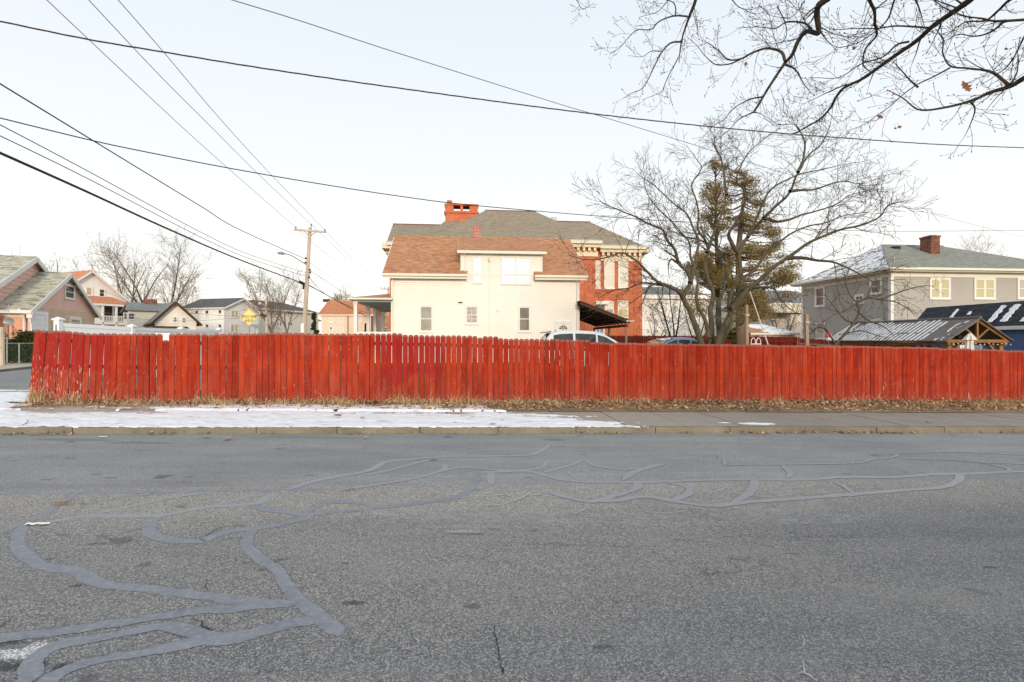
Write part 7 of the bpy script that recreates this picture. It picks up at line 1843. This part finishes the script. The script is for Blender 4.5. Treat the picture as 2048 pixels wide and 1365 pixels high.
# speed bump sign
GL = {'S': [[(1,.85),(.8,1),(.2,1),(0,.85),(0,.62),(.2,.5),(.8,.5),(1,.38),(1,.15),(.8,0),(.2,0),(0,.15)]], 'P': [[(0,0),(0,1),(.8,1),(1,.85),(1,.6),(.8,.45),(0,.45)]],
      'E': [[(1,1),(0,1),(0,0),(1,0)],[(0,.5),(.8,.5)]], 'D': [[(0,0),(0,1),(.7,1),(1,.75),(1,.25),(.7,0),(0,0)]], 'B': [[(0,0),(0,1),(.8,1),(1,.85),(1,.62),(.8,.5),(0,.5)],[(.8,.5),(1,.38),(1,.15),(.8,0),(0,0)]],
      'U': [[(0,1),(0,.2),(.2,0),(.8,0),(1,.2),(1,1)]], 'M': [[(0,0),(0,1),(.5,.4),(1,1),(1,0)]], 'A': [[(0,0),(.5,1),(1,0)],[(.22,.38),(.78,.38)]], 'H': [[(0,0),(0,1)],[(1,0),(1,1)],[(0,.5),(1,.5)]], ' ': []}
def sign():
    Z = 30.0; b = P(497.5, 690, Z); O = Vector((b.x, b.y, g(b.x, b.y))); t = thing('speed_bump_sign', 'yellow diamond SPEED BUMP AHEAD sign on a steel post', 'road sign', tuple(O)); c = P(498.3, 634.5, Z)-O; hw = 18.3/F*Z
    m = MB(); v = [(c.x+hw,c.y,c.z),(c.x,c.y,c.z+hw),(c.x-hw,c.y,c.z),(c.x,c.y,c.z-hw)]; m.slab(v, (0,.006,0)); pl = m.build('sign_plate', M['sign'], t)
    m = MB(); k = hw*.93; k2 = hw*.89
    for i in range(4):
        a0 = math.pi/2*i; a1 = a0+math.pi/2
        m.add([(c.x+math.cos(a0)*k,c.y-.003,c.z+math.sin(a0)*k),(c.x+math.cos(a1)*k,c.y-.003,c.z+math.sin(a1)*k),(c.x+math.cos(a1)*k2,c.y-.003,c.z+math.sin(a1)*k2),(c.x+math.cos(a0)*k2,c.y-.003,c.z+math.sin(a0)*k2)], [(0,1,2,3)])
    m.build('border', M['signink'], pl)
    m = MB()
    def text(s, cx, cz, h, w, gp, sw):
        tot = sum(w if ch != ' ' else w*.6 for ch in s)+gp*(len(s)-1); x = cx-tot/2; di = 0
        for ch in s:
            for ln in GL[ch]:
                for (p, q) in zip(ln, ln[1:]):
                    di += 1; a = Vector((x+p[0]*w, c.y-.006-.0002*(di % 7), cz+(p[1]-.5)*h)); b2 = Vector((x+q[0]*w, a.y, cz+(q[1]-.5)*h)); d = (b2-a).normalized(); n = Vector((-d.z,0,d.x))*sw/2; a -= d*sw*.35; b2 += d*sw*.35
                    m.add([a+n, b2+n, b2-n, a-n], [(0,1,2,3)])
            x += (w if ch != ' ' else w*.6)+gp
    text('SPEED BUMP', c.x, c.z+.02, .155, .068, .03, .018); text('AHEAD', c.x, c.z-.21, .155, .068, .032, .018); m.build('lettering', M['signink'], pl)
    m = MB(); m.box(c.x-.03, c.x+.03, c.y+.008, c.y+.05, -.3, c.z+hw*.7); m.build('post', M['galv'], t)
    m = MB(); q = P(509.5, 655, Z)-O; m.box(q.x-.02, q.x+.02, q.y, q.y+.03, -.3, q.z); m.build('side_post', M['galv'], t)
sign()

def vplane(A, B):
    d = Vector((B[0]-A[0], B[1]-A[1]))
    def f(px, py):
        u = (px-CX)/F; k = (u*A[1]-A[0])/(d.x-u*d.y); Z = A[1]+k*d.y; return Vector((u*Z, Z, CH+(CY-py)/F*Z))
    return f
def wire(label, A, B, pix, r, mat, group=None, twist=False, ext0=None, ext1=None, name='overhead_wire'):
    f = vplane(A, B); raw = [f(*p) for p in pix]
    if len(raw) == 2: pts = [raw[0].lerp(raw[1], i/10) for i in range(11)]; 
    else: pts = catmull(raw, 8)
    if ext0 is not None: pts = [pts[0]+(pts[0]-pts[1]).normalized()*ext0]+pts
    if ext1 is not None: pts = pts+[pts[-1]+(pts[-1]-pts[-2]).normalized()*ext1]
    m = MB(); O = pts[0].copy()
    if twist:
        L = 0; fine = []
        for a, b in zip(pts, pts[1:]):
            n = max(1, int((b-a).length/.09))
            for i in range(n): fine.append(a.lerp(b, i/n))
        fine.append(pts[-1])
        for ph in (0, 2.1, 4.2):
            q = []; s = 0
            for i, p in enumerate(fine):
                if i: s += (fine[i]-fine[i-1]).length
                an = s*3.2+ph; rr = r*.62; q.append(p-O+Vector((math.cos(an)*rr*.3, math.cos(an)*rr, math.sin(an)*rr)))
            m.tube(q, r*.56, 4, cap=False)
    else: m.tube([p-O for p in pts], r, 5)
    o = m.build(name, mat, None, uv=False); o.location = O; tag(o, label, 'wire', group)
G1 = 'wires strung to the tall utility pole'
wire('left of the three high thin wires running down to the pole crossarm', (-11.1, 12.4), (P(591.5,455,37.8).x, 37.8), [(60,-28),(93,0),(180,82),(370,260),(480,358),(591.5,455)], .011, M['cablegray'], G1, ext0=14)
wire('middle of the three high thin wires, ending at the top of the pole', (-10.3, 12.4), (P(622.5,449.5,37.8).x, 37.8), [(150,-30),(177,0),(320,152),(420,252),(515,347),(622.5,449.5)], .011, M['cablegray'], G1, ext0=14)
wire('right of the three high thin wires, steepest in the view', (-9.6, 12.4), (P(649.5,460,37.8).x, 37.8), [(208,-32),(236,0),(330,108),(440,238),(547,355),(649.5,460)], .011, M['cablegray'], G1, ext0=14)
wire('dark cable sagging from the upper left edge to the pole just above the lamp arm', (-11.5, 11.2), (P(610,517,37.9).x, 37.9), [(-30,150),(0,168),(185,281),(400,412),(480,460),(610,518)], .018, M['cable'], G1, ext0=12)
wire('upper of the two thin parallel cables sagging to the middle of the pole', (-11.4, 11.5), (P(611,546,37.9).x, 37.9), [(-30,236),(0,250),(180,345),(400,464),(500,510),(611,546)], .012, M['cable'], G1, ext0=12)
wire('lower of the two thin parallel cables sagging to the middle of the pole', (-11.3, 11.5), (P(612,553,37.9).x, 37.9), [(-30,258),(0,272),(180,360),(400,474),(500,518),(612,553)], .012, M['cable'], G1, ext0=12)
wire('thickest black cable from the left edge to the splice box on the pole', (-11.2, 11.3), (P(600,565,37.8).x, 37.8), [(-30,293),(0,306),(170,382),(340,460),(480,520),(600,565)], .034, M['cable'], G1, ext0=12)
wire('thick twisted dark cable crossing the whole sky from upper left to right', (-12.5, 12.5), (24, 24), [(-60,30),(0,43),(175,79),(330,105),(500,133),(700,163),(800,177),(960,199),(1120,220),(1290,240),(1453,257),(1600,270),(1750,281),(1890,290),(2048,296),(2120,298)], .019, M['cabletwist'], None, True, 3, 8)
wire('thin black wire crossing from the left edge past the school chimney to the right', (-11.4, 11.4), (45, 45), [(-40,227),(0,236.5),(182,281),(300,306),(454,336),(620,365),(800,393),(955,412),(1240,436),(1400,446),(1600,458),(1800,463),(2048,461),(2100,460)], .014, M['cable'], None, False, 3, 8)
wire('faint gray wire slanting from the top edge down to the far right', (-6.5, 11.8), (60, 60), [(420,-14),(463,0),(600,42),(800,108),(1120,209),(1188,229),(1365,283),(1600,356),(1800,412),(2048,475),(2120,493)], .012, M['cablegray'], None, False, 4, 10)
G2 = 'wires running on beyond the tall utility pole'
B3 = (P(776,578,88).x, 88.0)
wire('thick black cable leaving the pole to the right behind the cream porch', (P(617,572,38).x, 38.0), B3, [(617,572),(622,573.5),(660,594),(700,616),(740,636),(765,645)], .036, M['cable'], G2)
wire('second cable just above the thick one beyond the pole', (P(618,556,38).x, 38.0), B3, [(618,555),(640,580),(665,597),(700,613),(750,634)], .018, M['cable'], G2)
wire('thin cable sagging from the upper spools towards the far pole', (P(620,541,38).x, 38.0), B3, [(620,541),(660,568),(700,592),(740,606),(768,613)], .016, M['cablegray'], G2)
wire('faint wire from the lamp height of the pole to the far pole', (P(618,526,38).x, 38.0), B3, [(618,525),(660,553),(700,572),(740,588),(770,596)], .012, M['cablegray'], G2)
wire('left high wire continuing to the crossarm of the far pole', (P(591.5,455,37.8).x, 37.8), B3, [(591.5,455),(630,490),(680,528),(730,558),(762,576)], .012, M['cablegray'], G2)
wire('middle high wire continuing to the far pole', (P(622.5,449.5,37.8).x, 37.8), B3, [(622.5,449.5),(670,495),(710,532),(745,560),(769,576)], .012, M['cablegray'], G2)
wire('right high wire continuing to the far pole', (P(649.5,460,37.8).x, 37.8), B3, [(649.5,460),(690,503),(725,535),(755,558),(788,576)], .012, M['cablegray'], G2)
wire('thin service wire crossing in front of the white and cream apartment houses', (-42, 52), (-18, 55), [(200,580),(300,614),(420,630),(520,632),(600,618)], .016, M['cablegray'], None)
wire('thin wire drooping low before the bungalow and the sign', (-42, 50), (-14, 40), [(205,625),(300,640),(430,640),(560,622),(605,600)], .012, M['cablegray'], None)

# ------------------------------------------------------------------ cars in the yard
def car(fr, label, paint, kind, flip=False, Lc=4.6):
    t = thing('parked_car', label, 'car', fr.o, fr.r+(math.pi if flip else 0), 'cars parked behind the fence'); W = .9
    suv = kind == 'suv'
    if suv:
        low = [(0,.45,.95,.78),(.12,.35,1.02,.86),(.9,.22,1.06,.9),(2.4,.2,1.04,.91),(3.5,.22,1.02,.9),(4.2,.28,.93,.86),(4.5,.35,.78,.76),(4.6,.42,.68,.66)]
        cab = [(.06,1.0),(.16,1.32),(.38,1.60),(.8,1.68),(1.5,1.71),(2.3,1.67),(2.75,1.56),(3.2,1.30),(3.62,1.02)]
    else:
        low = [(0,.42,.85,.72),(.1,.33,.95,.82),(.9,.2,.98,.87),(2.4,.18,.96,.88),(3.3,.2,.93,.87),(4.1,.25,.82,.83),(4.4,.33,.68,.72),(4.5,.4,.58,.62)]
        cab = [(.45,.95),(.95,1.22),(1.35,1.40),(1.9,1.46),(2.4,1.44),(2.9,1.28),(3.35,.94)]
    m = MB(); vs = []; 
    for (x, zb, zt, w) in low:
        w2 = w; zm = (zb+zt)/2
        vs += [(x,-w2*.9,zb),(x,-w2,zm-.1),(x,-w2*.99,zm+.12),(x,-w2*.93,zt-.04),(x,-w2*.8,zt),(x,w2*.8,zt),(x,w2*.93,zt-.04),(x,w2*.99,zm+.12),(x,w2,zm-.1),(x,w2*.9,zb)]
    n = 10; k = len(low); m.add(vs, [(i*n+j, (i+1)*n+j, (i+1)*n+(j+1) % n, i*n+(j+1) % n) for i in range(k-1) for j in range(n)]+[tuple(range(n)), tuple((k-1)*n+j for j in range(n-1, -1, -1))])
    body = m.build('body', paint, t, smooth=False)
    bv = body.modifiers.new('b', 'BEVEL'); bv.width = .03; bv.segments = 2; bv.limit_method = 'ANGLE'
    # cabin shell
    zbelt = cab[0][1]; ztop = max(z for _, z in cab)
    def hw(z): return .84-(z-zbelt)/(ztop-zbelt)*.17
    m = MB(); vs = []; nn = len(cab)
    for x, z in cab: w = hw(z); c = .03; vs += [(x,-w,z-.02),(x,-w*.8,z+c),(x,0,z+c*1.4),(x,w*.8,z+c),(x,w,z-.02)]
    fs = [(i*5+j, i*5+j+1, (i+1)*5+j+1, (i+1)*5+j) for i in range(nn-1) for j in range(4)]
    fs += [tuple(i*5 for i in range(nn)), tuple(i*5+4 for i in range(nn-1, -1, -1)), (0,4,3,2,1), tuple((nn-1)*5+j for j in range(5))]
    m.add(vs, fs); m.build('cabin', paint, t)
    # glass
    def prof(x):
        for (a, za), (b, zb) in zip(cab, cab[1:]):
            if a <= x <= b: return za+(zb-za)*(x-a)/(b-a)
        return zbelt
    segs = [(.5, 1.35), (1.45, 2.35), (2.43, 3.38)] if suv else [(.95, 1.55), (1.63, 2.25), (2.33, 3.1)]
    for sg in (-1, 1):
        for a, b in segs:
            m = MB(); low_ = []; up = []; q = 10
            for i in range(q+1):
                x = a+(b-a)*i/q; zt = max(zbelt+.03, min(prof(x)-.10, ztop-.11)); zb = zbelt+.03
                low_.append((x, sg*(hw(zb)+.006), zb)); up.append((x, sg*(hw(zt)+.008), zt))
            m.add(low_+up, [(i, i+1, q+2+i, q+1+i) if sg < 0 else (i+1, i, q+1+i, q+2+i) for i in range(q)]); m.build('side_window', M['glassd'], t)
    def over(a, b, nm):
        m = MB(); vs = []; q = 8
        for i in range(q+1):
            x = a+(b-a)*i/q; z = prof(x); w = hw(z)*.86
            e = Vector((prof(x+.01)-z, 0, 0)); 
            for y in (-w, -w*.5, 0, w*.5, w): vs.append((x+(.012 if x > 2 else -.012), y, z+.03+.012+.012*(1-abs(y))))
        m.add(vs, [(i*5+j, i*5+j+1, (i+1)*5+j+1, (i+1)*5+j) for i in range(q) for j in range(4)]); m.build(nm, M['glassd'], t)
    over(cab[-3][0]+.08, cab[-1][0]-.06, 'windshield'); over(cab[0][0]+.02, cab[2][0]-.05, 'rear_window')
    for x in (.85, 3.65 if suv else 3.55):
        for sg in (-1, 1):
            r_ = .34 if suv else .31; m = MB(); m.tube([(x, sg*.70, r_), (x, sg*.74, r_), (x, sg*.88, r_), (x, sg*.915, r_)], [r_*.9, r_, r_, r_*.9], 20); wh = m.build('wheel', M['black'], t)
            m = MB(); m.tube([(x, sg*.90, r_), (x, sg*.925, r_)], [r_*.62, r_*.5], 10); m.build('rim', M['metal'], wh)
    for sg in (-1, 1):
        m = MB(); m.sphere((low[-2][0]-.08, sg*.62, low[-2][2]-.08), .12, 1.2, 1, .6, 8, 6); m.build('headlight', M['glass'], t)
        m = MB(); m.box(-.01 if suv else .02, .1, sg*.62-.12, sg*.62+.12, .82, 1.0); m.build('taillight', M['pinkred'], t)
        m = MB(); m.sphere((segs[-1][1]-.15, sg*.98, zbelt+.08), .11, .6, 1, .8, 8, 6); m.build('mirror', paint, t)
    if suv:
        m = MB(); m.slab([(.12,-.66,1.63),(.42,-.66,1.665),(.42,.66,1.665),(.12,.66,1.63)], (0,0,.035)); m.build('spoiler', M['black'], t)
        m = MB(); m.tube([(.55,-.62,1.70),(.62,-.62,1.73)], .02, 6); m.build('antenna', M['black'], t)
    return t
f1 = Frame(1079, 22.6, 5.26, 0); f1.o.z = 1.75+(682.5-661.5)/F*22.6-1.74
car(f1, 'white hatchback in front of the cream house door, the nearest and largest of the cars', M['carwhite'], 'suv')
f2 = Frame(1398, 31.5, 5.26, 0); f2.o.z = 1.75+(682.5-677)/F*31.5-1.49
car(Frame(1398, 31.5, 5.26, f2.o.z), 'white sedan between the white hatchback and the blue one', M['carwhite'], 'sedan', True)
f3 = Frame(1412, 29.0, 5.26, 0); z3 = 1.75+(682.5-676)/F*29.0-1.47
car(Frame(1424, 29.0, 5.26, z3), 'blue sedan with pale roof glare beside the stem of the big bare tree', M['carblue'], 'sedan', True)

# ------------------------------------------------------------------ things standing in the right-hand yard
def post2(pa, pb, Z, w, label):
    b = P(*pa, Z); O = Vector((b.x, b.y, g(b.x, b.y))); t = thing('wooden_post', label, 'post', tuple(O), 0, 'old wooden posts behind the fence'); top = P(*pb, Z)-O; m = MB(); m.beam((b.x-O.x,0,-.2), top, w, w); m.build('shaft', M['wood'], t)
    q = (P(*pa, Z)-O).lerp(top, .35); q = P(pb[0]+.8, pb[1]+(pa[1]-pb[1])*.26, Z)-O; m = MB(); m.box(q.x-w*.75, q.x+w*.75, q.y-w*.7, q.y+w*.7, q.z-.04, q.z+.04); m.build('clamp', M['galv'], t)
post2((1496, 690), (1493, 610), 18.5, .095, 'weathered square post left of the pool ladder, holding a dark band')
post2((1617, 692), (1612.5, 629), 18.0, .10, 'weathered square post in front of the gray house, with a dark band near its top')
def lean_pole():
    a = P(1537, 692, 21); b = P(1500, 584, 22.5); O = Vector((a.x, a.y, g(a.x, a.y))); t = thing('leaning_pole', 'thin whitish pole leaning left from the yard towards the cedar', 'pole', tuple(O)); m = MB(); a2 = a-O; m.tube([a2+(a2-(b-O))*.5, a2, (a2+b-O)/2, b-O], [.026,.026,.022,.018], 8); m.build('shaft', M['canvas'], t)
lean_pole()
def ladder():
    Z = 17.0; b = P(1511, 700, Z); O = Vector((b.x, b.y, g(b.x, b.y))); t = thing('pool_ladder', 'white looped handrails of a pool ladder just above the red fence', 'ladder', tuple(O))
    for c in (1506.5, 1517):
        m = MB(); w = 4.3/F*Z; x = P(c, 690, Z).x-O.x; zt = P(c, 676.5, Z).z-O.z; pts = [(x-w,0,0),(x-w*1.0,0,zt-.12)]+[(x-w*.8*math.cos(a),0,zt-.07+.07*math.sin(a)) for a in np.linspace(.3, math.pi-.3, 6)]+[(x+w*1.0,0,zt-.12),(x+w,0,0)]; m.tube(pts, .012, 6); m.build('handrail', M['white'], t)
    for i in range(5): m = MB(); x0 = P(1503, 690, Z).x-O.x; x1 = P(1521, 690, Z).x-O.x; z = P(1511, 688.5, Z).z-O.z-.28*i; m.tube([(x0,0,z),(x1,0,z)], .015, 6); m.build('rung', M['white'], t)
ladder()
def ornament():
    Z = 19.5; b = P(1657, 690, Z); O = Vector((b.x, b.y, g(b.x, b.y))); t = thing('garden_ornament', 'small pink and red garden lantern hanging low in front of the gray house', 'ornament', tuple(O)); c = P(1657, 670, Z)-O; m = MB(); m.tube([c+Vector((0,0,.11)), c+Vector((0,0,.05)), c-Vector((0,0,.04)), c-Vector((0,0,.10))], [.01,.09,.13,.11], 10); m.build('shade', M['pinkred'], t)
    m = MB(); m.tube([c-Vector((0,0,.10)), c-Vector((0,0,.2))], [.10,.09], 10); m.build('base', M['carsilver'], t); m = MB(); m.tube([c-Vector((0,0,.2)), (c.x,c.y,-.1)], .012, 5); m.build('stake', M['galv'], t)
ornament()
def trellis():
    Z = 44; b = P(1332, 690, Z); O = Vector((b.x, b.y, g(b.x, b.y))); t = thing('clothes_dryer', 'teal post with folded line arms in front of the white rear building', 'clothes dryer', tuple(O)); c = P(1331.5, 661, Z)-O; m = MB(); m.tube([(c.x,0,-.1), c], .05, 6); m.build('post', M['teal'], t)
    for q in ((1323, 641), (1359, 643)): m = MB(); m.tube([c, P(*q, Z)-O], .03, 5); m.build('arm', M['cablegray'], t)
    m = MB(); m.tube([P(1290,641,Z)-O, P(1320,640,Z)-O, P(1362,650,Z)-O], .025, 4); m.build('line', M['teal'], t)
trellis()
# ------------------------------------------------------------------ light, sky, camera
SUN_AZ = math.atan2(0.16, -0.987); SUN_EL = R(11)     # behind the camera, a little to the right
sd = Vector((math.sin(SUN_AZ)*math.cos(SUN_EL), math.cos(SUN_AZ)*math.cos(SUN_EL), math.sin(SUN_EL)))
sl = bpy.data.lights.new('sun', 'SUN'); sl.energy = 1.15; sl.angle = R(9); sl.color = (1.0, 0.86, 0.70)
so = bpy.data.objects.new('sun', sl); COL.objects.link(so); so.rotation_euler = sd.to_track_quat('Z', 'Y').to_euler(); so.location = sd*50
w = bpy.data.worlds.new('World'); SC.world = w; w.use_nodes = True; nt = w.node_tree
bg = nt.nodes['Background']
sky = nt.nodes.new('ShaderNodeTexSky'); sky.sky_type = 'NISHITA'; sky.sun_disc = False; sky.sun_elevation = SUN_EL; sky.sun_rotation = SUN_AZ
sky.air_density = 1.0; sky.dust_density = 1.5; sky.ozone_density = 1.0
# a thin even veil of high cloud whitens the sky
tc = nd(nt, 'ShaderNodeTexCoord'); z = nd(nt, 'ShaderNodeSeparateXYZ', {'Vector': tc.outputs['Generated']}).outputs['Z']
veil = ramp(nt, z, [(0.0, (6.0, 5.55, 4.95)), (0.10, (5.2, 5.05, 4.75)), (0.30, (4.5, 4.6, 4.62)), (0.6, (3.85, 4.2, 4.5)), (1.0, (3.0, 3.6, 4.3))])
col = mixc(nt, 0.86, sky.outputs['Color'], veil)
nt.links.new(col, bg.inputs['Color']); bg.inputs['Strength'].default_value = 0.115
cam = bpy.data.cameras.new('camera'); cam.lens = 18.0; cam.sensor_width = 36.0; cam.clip_end = 6000; cam.clip_start = 0.05
co = bpy.data.objects.new('camera', cam); COL.objects.link(co); co.location = (0, 0, CH); co.rotation_euler = (R(90), 0, 0); SC.camera = co
SC.view_settings.view_transform = 'Standard'; SC.view_settings.look = 'None'; SC.view_settings.exposure = 1.0; SC.view_settings.gamma = 1.0
